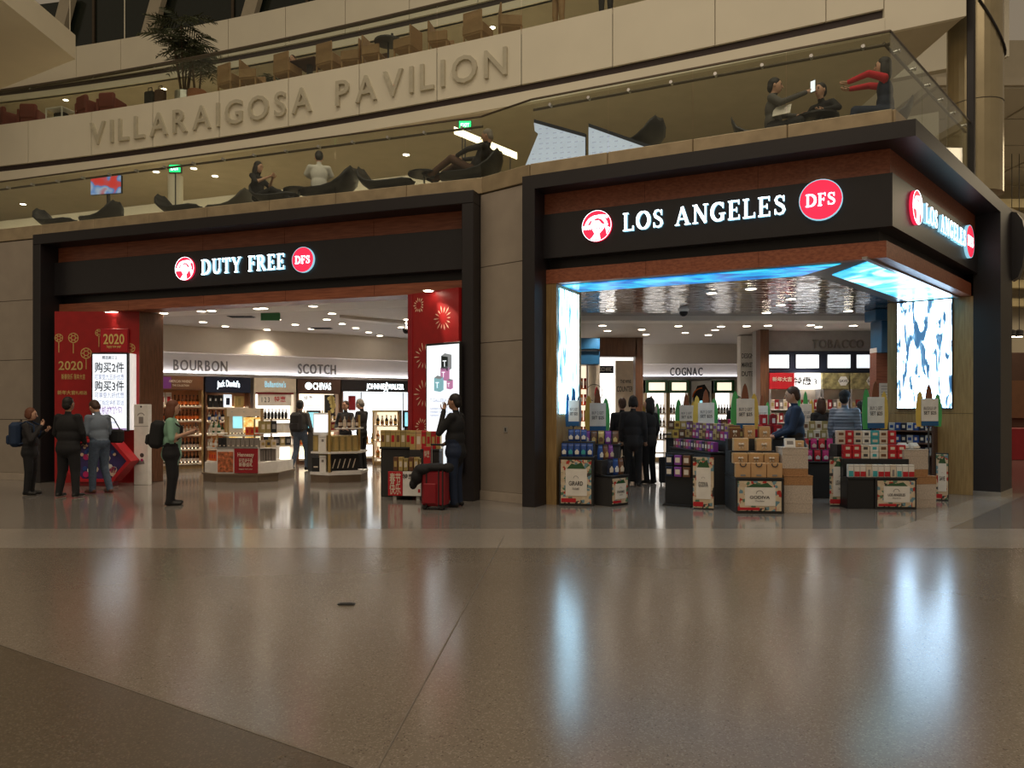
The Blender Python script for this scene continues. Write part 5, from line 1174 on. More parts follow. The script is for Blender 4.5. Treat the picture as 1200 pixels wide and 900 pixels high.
row([bottle('bottle_clear', 'cream', 'ink', 0.28), bottle('bottle_green', 'cream', 'ink', 0.26)], 5, 0.03, 0.44, wing, 0.10, 0.645, 'clear or green bottle on the top shelf of the island rack', 'bottles on the rack')
# right wing goods
rw = thing('shelf_rack', 'open white shelf rack at the right flank of the white display island', 'shelf rack', tuple(local(isl, 0.42, 0.05, 0.42)), isl.rotation_euler.z + R(53))
for z in (0.0, 0.30, 0.62):
    MB().box(0.05, 0.48, 0.02, 0.28, z, z + 0.025, 'white', 0.004).obj('shelf', rw)
for x in (0.06, 0.47): MB().box(x - 0.012, x + 0.012, 0.25, 0.28, 0, 0.95, 'wood_gold').obj('upright', rw)
row(carton(0.11, 0.1, 0.26, 'grey_box', 'ink', 0.1, (0.1, 0.9)), 5, 0.07, 0.47, rw, 0.05, 0.025, 'tall grey carton on the bottom shelf of the right rack', 'grey cartons on the right rack')
row([carton(0.12, 0.1, 0.16, 'cream', 'gold_box'), carton(0.12, 0.1, 0.16, 'gold_box', 'ink')], 5, 0.07, 0.47, rw, 0.05, 0.325, 'cream or gold carton on the middle shelf of the right rack', 'cartons on the right rack')
row([carton(0.12, 0.1, 0.26, 'olive_box', 'cream'), carton(0.12, 0.1, 0.26, 'olive_box', 'cream'), carton(0.14, 0.1, 0.26, 'black', 'ink_grey')], 4, 0.07, 0.47, rw, 0.05, 0.645, 'olive or black carton on the top shelf of the right rack', 'top cartons on the right rack')

# ------------------------------------------------------------------ island 2 (two faces meeting at a gold post)
X, Y = at(391, 566); X -= 0.10
i2 = thing('display_island', 'corner display island with gold cartons, bottles and a lit white screen', 'display island', (X, Y, 0), R(0))
tri = [(0.0, 0.0), (0.62, 0.30), (0.62, 1.1), (-0.46, 1.1), (-0.46, 0.26)]
def g2(k): return [(x * k, 0.6 + (y - 0.6) * k) for x, y in tri]
MB().prism(g2(1.0), 0, 0.16, 'plinth').obj('plinth', i2); MB().prism(g2(1.02), 0.16, 0.22, 'white').obj('base_shelf', i2)
MB().prism([(x * 0.7, 0.6 + (y - 0.6) * 0.55) for x, y in tri], 0.22, 1.0, 'olive_box').obj('core', i2)
MB().prism(g2(1.0), 0.62, 0.66, 'white').obj('middle_shelf', i2)
MB().prism([(0.06, 0.30), (0.55, 0.5), (0.55, 1.0), (0.06, 1.0)], 1.14, 1.17, 'white').obj('top_shelf', i2)
MB().box(-0.025, 0.025, 0.02, 0.07, 0.22, 1.55, 'gold').obj('corner_post', i2)
MB().box(0.50, 0.54, 0.62, 0.66, 0.66, 1.45, 'gold').obj('rear_post', i2)
MB().box(-0.40, -0.06, 0.24, 0.30, 1.02, 1.50, 'white', 0.006).obj('screen_case', i2); f = MB().box(-0.38, -0.08, 0.225, 0.24, 1.08, 1.46, 'screen_white').obj('screen', i2)
MB().box(-0.30, -0.16, 0.28, 0.34, 0.66, 1.05, 'white').obj('screen_stand', i2)
fl = thing('shelf_insert', 'white insert shelf on the right face of the corner island', 'shelf', tuple(local(i2, 0.03, 0.045, 0.22)), R(26))
MB().box(0.03, 0.60, 0.0, 0.02, 0, 0.03, 'white').obj('lip', fl)
for k in range(5): MB().prism([(0.05 + k * 0.11, 0.08), (0.07 + k * 0.11, 0.08), (0.13 + k * 0.11, 0.28), (0.11 + k * 0.11, 0.28)], 0.10, 0.112, 'cream', 'xz').obj('slash_print', fl)
MB().box(0.03, 0.62, 0.112, 0.16, 0.0, 0.38, 'black').obj('dark_panel', fl)
row(carton(0.13, 0.12, 0.34, 'olive_box', 'gold_box', 0.5, (0.1, 0.9)), 4, 0.06, 0.62, fl, 0.08, 0.44, 'tall olive gold carton on the right face of the corner island', 'olive cartons on the corner island')
row([bottle('amber_dark', 'cream', 'ink', 0.28), bottle('bottle_clear', 'cream', 'ink', 0.28)], 5, 0.10, 0.52, i2, 0.45, 1.17, 'dark or clear bottle on the top shelf of the corner island', 'bottles on the corner island', dy=0.05)
row(carton(0.13, 0.12, 0.34, 'olive_box', 'gold_box', 0.5, (0.1, 0.9)), 2, -0.44, -0.10, i2, 0.30, 0.66, 'olive gold carton under the lit screen of the corner island', 'olive cartons under the screen')
row(carton(0.14, 0.10, 0.36, 'white', 'ink_grey', 0.35, (0.6, 0.75)), 1, -0.24, -0.10, i2, 0.14, 0.22, 'white bottle carton on the base shelf of the corner island', None)
row(carton(0.14, 0.10, 0.36, 'white', 'ink_grey', 0.35, (0.6, 0.75)), 1, -0.24, -0.10, i2, 0.14, 0.66, 'white bottle carton on the middle shelf of the corner island', None)
row(carton(0.18, 0.10, 0.30, 'black', 'cream', 0.5, (0.3, 0.4)), 1, -0.44, -0.26, i2, 0.26, 0.22, 'black carton on the base shelf of the corner island', None)

# ------------------------------------------------------------------ gold bottle gondola at the rear right
FG = Frame(*at(436, 545), -3)
gt, wg, hg = wall_cabinet('free standing lit rack of gold bottles behind the red promotion stand', FG, 436, 468, 0, (0.20, 0.68, 1.12), 1.55, 'wood_gold', 'olive_box', 0.05, depth=0.4, backm='panel_lit_warm', name='bottle_rack')
for z, ks in ((0.20, [bottle('amber', 'gold', 'gold', 0.32, 0.055), bottle('bottle_clear', 'cream', 'gold', 0.28, 0.05)]), (0.68, [bottle('amber', 'cream', 'gold', 0.3, 0.05), bottle('gold_box', 'cream', 'black', 0.3, 0.05)]), (1.12, [bottle('bottle_black', 'gold', 'gold', 0.3, 0.05), bottle('bottle_clear', 'brown_box', 'ink', 0.28, 0.05)])):
    row(ks, 5, 0.07, wg - 0.07, gt, 0.12, z, 'gold or clear bottle in the free standing lit rack', 'bottles in the lit rack')
X, Y = at(481, 545); Y = 19.0; X = (481 - 600) / 900 * Y
t = thing('kiosk_monitor', 'cyan monitor on a dark column beside the lit bottle rack', 'monitor', (X, Y, 0)); MB().box(-0.16, 0.16, 0, 0.16, 0, 1.12, 'dark_grey', 0.01).obj('column', t); MB().box(-0.2, 0.2, 0.02, 0.07, 1.12, 1.55, 'black', 0.01).obj('housing', t); MB().box(-0.14, 0.14, 0.01, 0.02, 1.16, 1.5, 'screen_cyan').obj('screen', t)
X, Y = (349 - 600) / 900 * 20.3, 20.3
X = (367 - 600) / 900 * 19.6
t = thing('kiosk_monitor', 'cyan monitor on a dark column behind the corner island', 'monitor', (X, 19.6, 0)); MB().box(-0.14, 0.14, 0, 0.14, 0, 1.0, 'dark_grey', 0.01).obj('column', t); MB().box(-0.18, 0.18, 0.02, 0.07, 1.0, 1.55, 'black', 0.01).obj('housing', t); MB().box(-0.13, 0.13, 0.01, 0.02, 1.1, 1.5, 'screen_cyan').obj('screen', t)

# ------------------------------------------------------------------ red promotion stand near the right post
X, Y = at(455, 586)
ps = thing('promotion_stand', 'black promotion stand with red and white front panel and gold boxes', 'display stand', (X, Y, 0), R(-10))
MB().box(0.0, 0.62, 0.0, 0.42, 0.07, 0.50, 'black', 0.008).obj('front_bin', ps)
for x in (0.1, 0.52): MB().box(x - 0.03, x + 0.03, 0.05, 0.37, 0, 0.07, 'white').obj('foot', ps)
f = MB().box(0.0, 0.26, -0.012, 0, 0.08, 0.50, 'red_bright', 0.003).obj('red_panel', ps)
MB().text('春节', 0.15, 'cream', 0.13, -0.014, 0.30, width=0.2).text('快乐', 0.15, 'cream', 0.13, -0.014, 0.12, width=0.2).obj('panel_letters', f)
f = MB().box(0.265, 0.62, -0.012, 0, 0.08, 0.50, 'white', 0.003).obj('white_panel', ps)
m = MB(); m.text('特惠', 0.07, 'ink', 0.36, -0.014, 0.38); m.box(0.54, 0.58, -0.014, -0.012, 0.14, 0.20, 'red_bright'); m.obj('panel_letters', f)
MB().box(-0.30, 0.25, 0.45, 0.585, 0.0, 0.86, 'charcoal', 0.01).obj('table_body', ps); MB().box(-0.32, 0.27, 0.43, 0.60, 0.86, 0.90, 'black', 0.008).obj('table_top', ps)
MB().box(0.64, 0.96, -0.18, 0.06, 0.0, 0.86, 'charcoal', 0.01).obj('side_block', ps); MB().box(0.63, 0.97, -0.19, 0.07, 0.86, 0.90, 'black', 0.008).obj('side_top', ps)
MB().box(0.29, 0.62, 0.28, 0.41, 0.50, 0.86, 'charcoal', 0.006).obj('riser', ps)
row([carton(0.08, 0.1, 0.24, 'brown_box', 'gold_box'), carton(0.08, 0.1, 0.24, 'gold_box', 'cream'), carton(0.08, 0.1, 0.22, 'olive_box', 'cream')], 7, 0.05, 0.61, ps, 0.10, 0.50, 'brown or gold gift carton in the front bin of the promotion stand', 'cartons in the front bin')
row([carton(0.09, 0.1, 0.30, 'gold_box', 'brown_box'), carton(0.09, 0.1, 0.30, 'olive_box', 'cream'), carton(0.09, 0.1, 0.3, 'gold_box', 'red_bright')], 6, -0.31, 0.26, ps, 0.46, 0.90, 'gold or olive gift carton on the narrow table of the promotion stand', 'cartons on the stand table')
row([carton(0.08, 0.1, 0.3, 'red_bright', 'gold_box'), carton(0.08, 0.1, 0.3, 'gold_box', 'red_bright')], 4, 0.63, 0.97, ps, -0.12, 0.90, 'red or gold gift carton on the side block of the promotion stand', 'cartons on the side block')
row([carton(0.10, 0.1, 0.34, 'gold_box', 'red_bright'), carton(0.10, 0.1, 0.34, 'kraft', 'cream'), carton(0.10, 0.1, 0.34, 'red_bright', 'gold_box')], 3, 0.29, 0.62, ps, 0.295, 0.86, 'gold, tan or red gift box on the riser of the promotion stand', 'boxes on the riser')
t = thing('small_sign', 'narrow red upright sign beside the promotion stand', 'sign', tuple(local(ps, 0.80, -0.36, 0)), R(-10)); MB().box(-0.06, 0.06, 0, 0.03, 0.35, 0.95, 'red_bright', 0.004).obj('panel', t); MB().box(-0.02, 0.02, 0.03, 0.06, 0, 0.9, 'black').obj('post', t); MB().box(-0.08, 0.08, -0.06, 0.14, 0, 0.02, 'black').obj('base', t)
MB().text('特惠', 0.09, 'cream', 0, -0.003, 0.78, width=0.09).text('好礼相送', 0.05, 'cream', 0, -0.003, 0.6, width=0.09).obj('letters', t.children[0])
# ================================================================== CORNER SHOP
# ------------------------------------------------------------------ surfboard price signs
def surf_outline(w, h, n=14):
    pts = []
    for i in range(n + 1): t = i / n; pts.append((w / 2 * (math.sin(math.pi * min(1, 0.2 + t * 0.8))) ** 0.5, h * t))
    return [(x, z) for x, z in pts] + [(-x, z) for x, z in reversed(pts)]
def surf_sign(px, yt, yb, d, lab, order=('surf_green', 'surf_brown', 'surf_yellow'), zfoot=0.0, words=('BUY 2 GET', 'SET $25'), wpx=28, rz=0.0):
    x, z1 = xz(px, yt, d); _, z0 = xz(px, yb, d); h = z1 - z0; w = wpx * d / FPX
    t = thing('surfboard_sign', lab, 'price sign', (x, d, zfoot), rz); b = z0 - zfoot
    for k, (c, dx, hh) in enumerate(zip(order, (-0.36, 0.02, 0.36), (0.84, 1.0, 0.78))):
        if c: MB().prism([(p[0] + dx * w, b + p[1]) for p in surf_outline(w * 0.33, h * hh)], 0.01 + 0.012 * (1 - abs(k - 1)), 0.022 + 0.012 * (1 - abs(k - 1)), c, 'xz').obj('surfboard', t)
    f = MB().box(-w * 0.32, w * 0.36, -0.006, 0.006, b + h * 0.12, b + h * 0.66, 'paper', 0.003).obj('sign_card', t)
    MB().box(-w * 0.32, w * 0.36, -0.008, 0.004, b + h * 0.02, b + h * 0.13, 'surf_blue').obj('card_foot', f)
    MB().text(words[0], h * 0.07, 'ink_grey', w * 0.02, -0.008, b + h * 0.40, width=w * 0.5).text(words[1], h * 0.075, 'ink', w * 0.02, -0.008, b + h * 0.29, width=w * 0.5).obj('card_letters', f)
    MB().box(-0.012, 0.012, 0.012, 0.03, 0, b + h * 0.3, 'dark_grey').obj('pole', t); MB().box(-0.07, 0.07, -0.03, 0.07, 0, 0.012, 'dark_grey').obj('foot', t)
    return t
# posters with a white centre card, coloured collage round it
mat('collage', (0.55, 0.45, 0.32), 0.5, var=0.9, scale=22)
def collage_mat():
    m = bpy.data.materials.new('postcard_collage'); m.use_nodes = True; nt = m.node_tree; b = nt.nodes['Principled BSDF']
    tc = nt.nodes.new('ShaderNodeTexCoord'); vo = nt.nodes.new('ShaderNodeTexVoronoi'); vo.inputs['Scale'].default_value = 20; vo.distance = 'CHEBYCHEV'
    rp = nt.nodes.new('ShaderNodeValToRGB'); cr = rp.color_ramp; cr.interpolation = 'CONSTANT'
    cols = [(0.0, (0.62, 0.50, 0.36)), (0.30, (0.45, 0.03, 0.02)), (0.38, (0.60, 0.47, 0.32)), (0.54, (0.10, 0.20, 0.12)), (0.60, (0.05, 0.045, 0.04)), (0.65, (0.15, 0.28, 0.34)), (0.70, (0.66, 0.55, 0.40)), (0.95, (0.6, 0.30, 0.06))]
    while len(cr.elements) < len(cols): cr.elements.new(0.5)
    for e, (p, c) in zip(cr.elements, cols): e.position = p; e.color = (*c, 1)
    nt.links.new(tc.outputs['Object'], vo.inputs['Vector']); nt.links.new(vo.outputs['Color'], rp.inputs[0]); nt.links.new(rp.outputs[0], b.inputs['Base Color']); b.inputs['Roughness'].default_value = 0.45
    MATS['postcard_collage'] = m
collage_mat()
def poster(parent, x0, x1, y, z0, z1, words, name='poster', split=False):
    w, h = x1 - x0, z1 - z0
    f = MB().box(x0, x1, y - 0.012, y, z0, z1, 'postcard_collage', 0.003).obj(name, parent)
    MB().box(x0 + w * 0.16, x1 - w * 0.14, y - 0.018, y - 0.012, z0 + h * 0.18, z1 - h * 0.20, 'paper').obj('centre_card', f)
    MB().prism([(x0 + w * 0.2, z1 - h * 0.2), (x0 + w * 0.36, z1 - h * 0.08), (x0 + w * 0.5, z1 - h * 0.11), (x0 + w * 0.68, z1 - h * 0.05), (x0 + w * 0.8, z1 - h * 0.2)], y - 0.02, y - 0.013, 'bottle_green', 'xz').obj('hill_picture', f)
    MB().box(x0 + w * 0.02, x0 + w * 0.5, y - 0.019, y - 0.013, z0 + h * 0.03, z0 + h * 0.12, 'red_bright').obj('car_picture', f)
    m = MB(); m.text(words[0], h * 0.10, 'ink', (x0 + x1) / 2, y - 0.02, z0 + h * 0.42, width=w * 0.46)
    if len(words) > 1: m.text(words[1], h * 0.05, 'ink_grey', (x0 + x1) / 2, y - 0.02, z0 + h * 0.32, width=w * 0.22)
    m.ring(w * 0.07, w * 0.085, y - 0.02, y - 0.0185, 'ink_grey', 14, 0, 180, ((x0 + x1) / 2, z0 + h * 0.58)); m.obj('card_letters', f)
    return f
def bin_table(label, px, yb, w, dep, h, rz, words, body='charcoal', name='display_bin', anchor='C', post=True):
    X, Y = at(px, yb); t = thing(name, label, 'display bin', (X, Y, 0), rz); x0 = {'C': -w / 2, 'L': 0.0, 'R': -w}[anchor]
    MB().box(x0, x0 + w, 0, dep, 0.0, h - 0.03, body, 0.006).obj('body', t)
    MB().box(x0 - 0.008, x0 + w + 0.008, -0.008, dep + 0.008, h - 0.03, h, 'black', 0.004).obj('top', t)
    if post: poster(t, x0 + 0.03, x0 + w - 0.03, 0.0, 0.04, h - 0.05, words)
    return t, x0
def step(t, x0, x1, y0, y1, z0, z1, mt='charcoal'): MB().box(x0, x1, y0, y1, z0, z1, mt, 0.006).obj('riser', t)
# --- left chocolate bag bins
b1, x0 = bin_table('tall bin with postcard poster and blue bags, beside the left LED reveal', 675, 593, 0.56, 0.55, 0.80, R(-12), ('GIRARD', 'FARMS'))
step(b1, x0 + 0.02, x0 + 0.54, 0.24, 0.53, 0.80, 1.04)
row([pouch(0.10, 0.22, 'blue_box', 'white'), pouch(0.10, 0.22, 'blue_box', 'teal_box')], 5, x0 + 0.02, x0 + 0.55, b1, 0.08, 0.80, 'blue chocolate pouch on the front tier of the poster bin', 'blue pouches front tier')
row([pouch(0.10, 0.20, 'blue_box', 'white')], 3, x0 + 0.10, x0 + 0.42, b1, 0.32, 1.04, 'blue chocolate pouch on the riser of the poster bin', 'blue pouches on the riser')
b1b, x0b = bin_table('low corner bin with charcoal side, next to the blue bag bin', 716, 594, 0.44, 0.50, 0.50, R(42), ('FARMS', 'GIRARD'), anchor='L')
row([pouch(0.12, 0.27, 'navy', 'cream'), pouch(0.12, 0.27, 'blue_box', 'white'), pouch(0.12, 0.27, 'brown_box', 'cream')], 3, 0.02, 0.42, b1b, 0.06, 0.50, 'navy, blue or brown pouch at the front of the low corner bin', 'front pouches of the corner bin')
step(b1b, 0.02, 0.42, 0.22, 0.48, 0.50, 0.74)
row([pouch(0.11, 0.24, 'blue_box', 'white'), pouch(0.11, 0.24, 'brown_box', 'gold_print'), pouch(0.11, 0.24, 'purple_box', 'cream')], 3, 0.03, 0.42, b1b, 0.28, 0.74, 'blue, brown or purple pouch on the riser of the low corner bin', 'riser pouches of the corner bin')
X, Y = at(704, 586); t = thing('display_table', 'charcoal table with pouches behind the low corner bin', 'display table', (X + 0.05, Y + 0.45, 0), R(-12)); MB().box(-0.32, 0.32, 0, 0.5, 0, 0.92, 'charcoal', 0.01).obj('body', t); MB().box(-0.34, 0.34, -0.02, 0.52, 0.92, 0.95, 'black', 0.006).obj('top', t)
row([pouch(0.11, 0.24, 'purple_box', 'cream'), pouch(0.11, 0.24, 'brown_box', 'gold_print'), pouch(0.11, 0.24, 'gold_box', 'brown_box')], 5, -0.32, 0.32, t, 0.06, 0.95, 'purple, brown or gold pouch on the charcoal table', 'pouches on the charcoal table')
row([pouch(0.11, 0.22, 'navy', 'cream')], 4, -0.32, 0.2, t, 0.28, 0.95, 'navy pouch at the back of the charcoal table', 'back pouches on the charcoal table')
# --- centre fixture: low front bin with kraft bags, leaning poster, long purple wing
b2, x0 = bin_table('low front bin with GODIVA poster and rows of kraft gift bags', 890, 602, 0.70, 0.95, 0.54, R(-6), ('GODIVA', 'Chocolatier'))
row(giftbag(0.225, 0.10, 0.22), 3, x0 - 0.1 + 0.1, x0 + 0.70, b2, 0.04, 0.54, 'kraft gift bag with black handles at the front of the GODIVA bin', 'kraft gift bags')
step(b2, x0 + 0.0, x0 + 0.70, 0.20, 0.93, 0.54, 0.74); step(b2, x0, x0 + 0.70, 0.46, 0.93, 0.74, 0.92); step(b2, x0, x0 + 0.70, 0.68, 0.93, 0.92, 1.10)
row(ribbonbox(0.22, 0.14, 0.16), 3, x0, x0 + 0.70, b2, 0.24, 0.74, 'kraft box with cream bow on the first riser of the GODIVA bin', 'kraft boxes first riser')
row([ribbonbox(0.23, 0.14, 0.20, 'kraft_light')], 3, x0, x0 + 0.70, b2, 0.50, 0.92, 'pale kraft box with cream bow on the second riser of the GODIVA bin', 'kraft boxes second riser')
row([ribbonbox(0.17, 0.14, 0.22, 'brown_box'), ribbonbox(0.17, 0.14, 0.22, 'kraft'), ribbonbox(0.17, 0.14, 0.20, 'kraft')], 4, x0, x0 + 0.70, b2, 0.72, 1.10, 'brown or kraft box with bow on the top riser of the GODIVA bin', 'kraft boxes top riser')
X, Y = at(828, 598); t = thing('poster_stand', 'tall narrow postcard poster leaning at the left of the GODIVA bin', 'poster', (X - 0.02, Y + 0.12, 0), R(-22)); poster(t, -0.16, 0.16, 0, 0.02, 0.82, ('GODIVA',)); MB().box(-0.15, 0.15, 0.0, 0.03, 0, 0.8, 'black', 0.004).obj('backing', t)
w2t = thing('display_table', 'long charcoal table of purple and gold boxes running back into the shop', 'display table', (2.98, 14.45, 0), R(-81))
MB().box(0, 1.85, 0, 0.6, 0, 0.84, 'charcoal', 0.01).obj('body', w2t); MB().box(-0.02, 1.87, -0.02, 0.62, 0.84, 0.87, 'black', 0.006).obj('top', w2t)
MB().box(0.0, 1.85, 0.26, 0.58, 0.87, 1.05, 'charcoal', 0.006).obj('riser', w2t)
row([carton(0.11, 0.09, 0.16, 'brown_box', 'cream'), carton(0.11, 0.09, 0.16, 'magenta_box', 'cream'), carton(0.11, 0.09, 0.16, 'purple_box', 'gold_box'), carton(0.11, 0.09, 0.16, 'navy', 'cream')], 15, 0.02, 1.83, w2t, 0.05, 0.87, 'mixed colour box on the front tier of the long purple table', 'boxes front tier long table')
row([carton(0.14, 0.10, 0.15, 'gold_box', 'brown_box'), carton(0.14, 0.10, 0.15, 'brown_box', 'gold_box'), carton(0.14, 0.10, 0.15, 'magenta_box', 'cream'), carton(0.14, 0.10, 0.15, 'purple_box', 'cream')], 12, 0.02, 1.83, w2t, 0.30, 1.05, 'gold, brown or purple box on the riser of the long table', 'boxes riser long table')
row([carton(0.14, 0.10, 0.13, 'purple_box', 'cream'), carton(0.14, 0.10, 0.13, 'brown_box', 'cream'), carton(0.14, 0.10, 0.13, 'gold_box', 'purple_box')], 12, 0.02, 1.83, w2t, 0.31, 1.20, 'purple, brown or gold box stacked on the riser of the long table', 'boxes stacked long table')
# side pouches hanging at the wing front
pk = thing('hook_rack', 'black hook rack with small picture packs before the long table', 'rack', (X - 0.32, Y + 0.52, 0), R(-36))
MB().box(-0.24, 0.24, 0, 0.04, 0, 0.86, 'black', 0.004).obj('board', pk); MB().box(-0.24, 0.24, -0.1, 0.1, 0, 0.03, 'black').obj('base', pk)
for j in range(2):
    for i in range(3):
        f = MB().box(-0.21 + i * 0.15, -0.09 + i * 0.15, -0.05, -0.005, 0.48 + j * 0.19, 0.64 + j * 0.19, ['navy', 'purple_box', 'brown_box'][i], 0.006).obj('picture_pack', pk); MB().box(-0.19 + i * 0.15, -0.11 + i * 0.15, -0.053, -0.05, 0.52 + j * 0.19, 0.60 + j * 0.19, 'cream').obj('pack_picture', f)
# baskets
def basket(label, px, yb, w, z, h, band, rz=0.0, dx=0.0, dep=None, dy=0.0):
    X, Y = at(px, yb); dep = dep or w; t = thing('woven_basket', label, 'basket', (X + dx, Y + dy, z), rz); n = 4
    for k in range(n):
        za, zb_ = h * k / n, h * (k + 1) / n; b = 0.0025 if k % 2 else 0.0; tan = (za / h >= 1 - band) if band > 0 else (zb_ / h <= -band + 1e-6)
        MB().box(-w / 2 - b, w / 2 + b, -b, dep + b, za, zb_, 'basket_tan' if tan else 'basket_pale', 0.002).obj('woven_course', t)
    MB().box(-w / 2 - 0.008, w / 2 + 0.008, -0.008, dep + 0.008, h - 0.012, h + 0.006, 'basket_tan' if band > 0 else 'basket_pale', 0.004).obj('rim', t)
    return t
bk = basket('lower woven basket with tan top band beside the GODIVA bin', 935.5, 601, 0.42, 0, 0.56, 0.28, R(-5))
bk2 = basket('upper woven basket with tan foot, stacked beside the GODIVA bin', 935.5, 601, 0.38, 0.566, 0.42, -0.26, R(-5), dx=-0.04, dy=0.02)
row(carton(0.16, 0.05, 0.14, 'white', 'ink_grey'), 1, -0.15, 0.05, bk2, 0.08, 0.427, 'white printed card box on top of the upper basket', None, tilt=R(-14))
row(ribbonbox(0.14, 0.12, 0.10, 'kraft_light'), 1, 0.02, 0.18, bk2, 0.14, 0.427, 'pale kraft box with bow on top of the upper basket', None)
bk3 = basket('lower woven basket with tan top band beside the small box bin', 1078, 595, 0.44, 0, 0.50, 0.28, R(8), dx=0.06)
bk4 = basket('upper woven basket with tan foot, stacked beside the small box bin', 1078, 595, 0.42, 0.506, 0.42, -0.26, R(8), dx=-0.05, dy=0.02)
row(pouch(0.16, 0.10, 'cloth_white', 'paper', 0.2), 2, -0.2, 0.18, bk4, 0.1, 0.427, 'clear wrapped pack on top of the basket by the small box bin', 'wrapped packs on the basket')
# --- right fixture
b3, x0 = bin_table('low bin with LOS ANGELES poster and rows of small picture boxes', 1050, 597, 0.63, 0.85, 0.50, R(-4), ('LOS ANGELES', 'See’s'))
MB().box(x0 - 0.42, x0 - 0.009, 0.02, 0.85, 0, 0.47, 'black', 0.006).obj('side_body', b3)
MB().box(x0 - 0.42, x0 - 0.009, 0.0, 0.85, 0.47, 0.50, 'black', 0.004).obj('side_top', b3)
BX = [carton(0.085, 0.08, 0.20, 'paper', 'teal_box', 0.8, (0.05, 0.5)), carton(0.085, 0.08, 0.20, 'paper', 'red_bright', 0.95, (0.05, 0.45)), carton(0.085, 0.08, 0.20, 'paper', 'red_bright', 0.95, (0.05, 0.45)), carton(0.085, 0.08, 0.20, 'cream', 'ink_grey', 0.4, (0.1, 0.6))]
row(BX, 11, x0 - 0.40, x0 + 0.62, b3, 0.05, 0.50, 'small cream printed box on the front tier of the LOS ANGELES bin', 'picture boxes front tier')
step(b3, x0 - 0.42, x0 + 0.60, 0.20, 0.83, 0.50, 0.78, 'black'); step(b3, x0 - 0.42, x0 + 0.56, 0.48, 0.83, 0.78, 1.0, 'black')
BY = [carton(0.13, 0.10, 0.11, 'red_bright', 'cream', 0.5), carton(0.13, 0.10, 0.11, 'red_bright', 'cream', 0.5), carton(0.13, 0.10, 0.11, 'cream', 'ink', 0.5), carton(0.13, 0.10, 0.11, 'paper', 'teal_box', 0.5), carton(0.13, 0.10, 0.11, 'cream', 'brown_box', 0.6)]
for z in (0.78, 0.893): row(BY, 7, x0 - 0.40, x0 + 0.58, b3, 0.26, z, 'red or cream box, %s of the second tier, LOS ANGELES bin' % ('lower layer' if z < 0.8 else 'upper layer'), 'boxes second tier')
BZ = [carton(0.13, 0.10, 0.11, 'cream', 'brown_box', 0.6), carton(0.13, 0.10, 0.11, 'red_bright', 'cream', 0.4), carton(0.13, 0.10, 0.11, 'cream', 'ink', 0.6), carton(0.13, 0.10, 0.11, 'paper', 'ink', 0.5), carton(0.13, 0.10, 0.11, 'teal_box', 'cream', 0.6)]
for z in (1.0, 1.113): row(BZ, 7, x0 - 0.40, x0 + 0.55, b3, 0.55, z, 'cream, red or teal box, %s of the top tier, LOS ANGELES bin' % ('lower layer' if z < 1.05 else 'upper layer'), 'boxes top tier')
X, Y = at(985, 593); t = thing('poster_stand', 'tall postcard poster at the left of the LOS ANGELES bin', 'poster', (X - 0.01, Y - 0.02, 0), R(-8)); poster(t, -0.17, 0.17, 0, 0.02, 0.80, ('LOS ANGELES', 'See’s')); MB().box(-0.16, 0.16, 0.0, 0.03, 0, 0.78, 'black', 0.004).obj('backing', t)
X, Y = at(965, 585); t = thing('display_table', 'dark table with red and pink packs between the basket and the poster', 'display table', (X + 0.05, Y + 0.15, 0), R(-6)); MB().box(-0.28, 0.28, 0, 0.5, 0, 0.62, 'charcoal', 0.01).obj('body', t); MB().box(-0.30, 0.30, -0.02, 0.52, 0.62, 0.65, 'black', 0.006).obj('top', t)
row([pouch(0.11, 0.2, 'magenta_box', 'white'), pouch(0.11, 0.2, 'red_bright', 'white')], 5, -0.28, 0.28, t, 0.05, 0.65, 'pink or red pouch at the front of the dark table', 'red pouches dark table')
step(t, -0.28, 0.28, 0.22, 0.48, 0.65, 0.85); row([pouch(0.11, 0.2, 'red_bright', 'cream'), pouch(0.11, 0.2, 'magenta_box', 'cream')], 5, -0.28, 0.28, t, 0.28, 0.85, 'red or pink pouch on the riser of the dark table', 'red pouches riser')
# wall shelf of navy boxes under the beach screen, narrow poster
FW = Frame(*FS.w(SP - 0.36, 1.95)[:2], 47.3 - 90)
t = thing('shelf_unit', 'dark shelf unit of navy boxes under the beach LED screen', 'shelf', FW.w(0.0, 0.0), FW.a)
for z in (0.72, 0.95, 1.18): MB().box(0, 0.95, 0.02, 0.28, z - 0.03, z, 'cloth_brown', 0.004).obj('shelf', t)
MB().box(0, 0.95, 0.27, 0.30, 0, 1.3, 'cloth_brown').obj('back', t)
for x in (0, 0.92): MB().box(x, x + 0.03, 0.02, 0.28, 0, 1.3, 'cloth_brown').obj('side', t)
for z, lab in ((0.72, 'bottom'), (0.95, 'middle'), (1.18, 'top')): row([carton(0.10, 0.08, 0.14, 'navy', 'cream', 0.5), carton(0.10, 0.08, 0.14, 'cloth_white', 'blue_box', 0.6), carton(0.10, 0.08, 0.14, 'blue_box', 'cream', 0.4)], 8, 0.05, 0.90, t, 0.08, z, 'navy, white or blue box on the %s shelf under the beach screen' % lab, 'boxes under the beach screen')
t = thing('poster_stand', 'narrow postcard poster standing behind the right hand baskets', 'poster', (7.42, 13.25, 0), R(-25)); MB().box(-0.10, 0.10, 0, 0.02, 0, 0.82, 'black', 0.003).obj('backing', t); poster(t, -0.09, 0.09, 0, 0.02, 0.80, ('SAVE',))
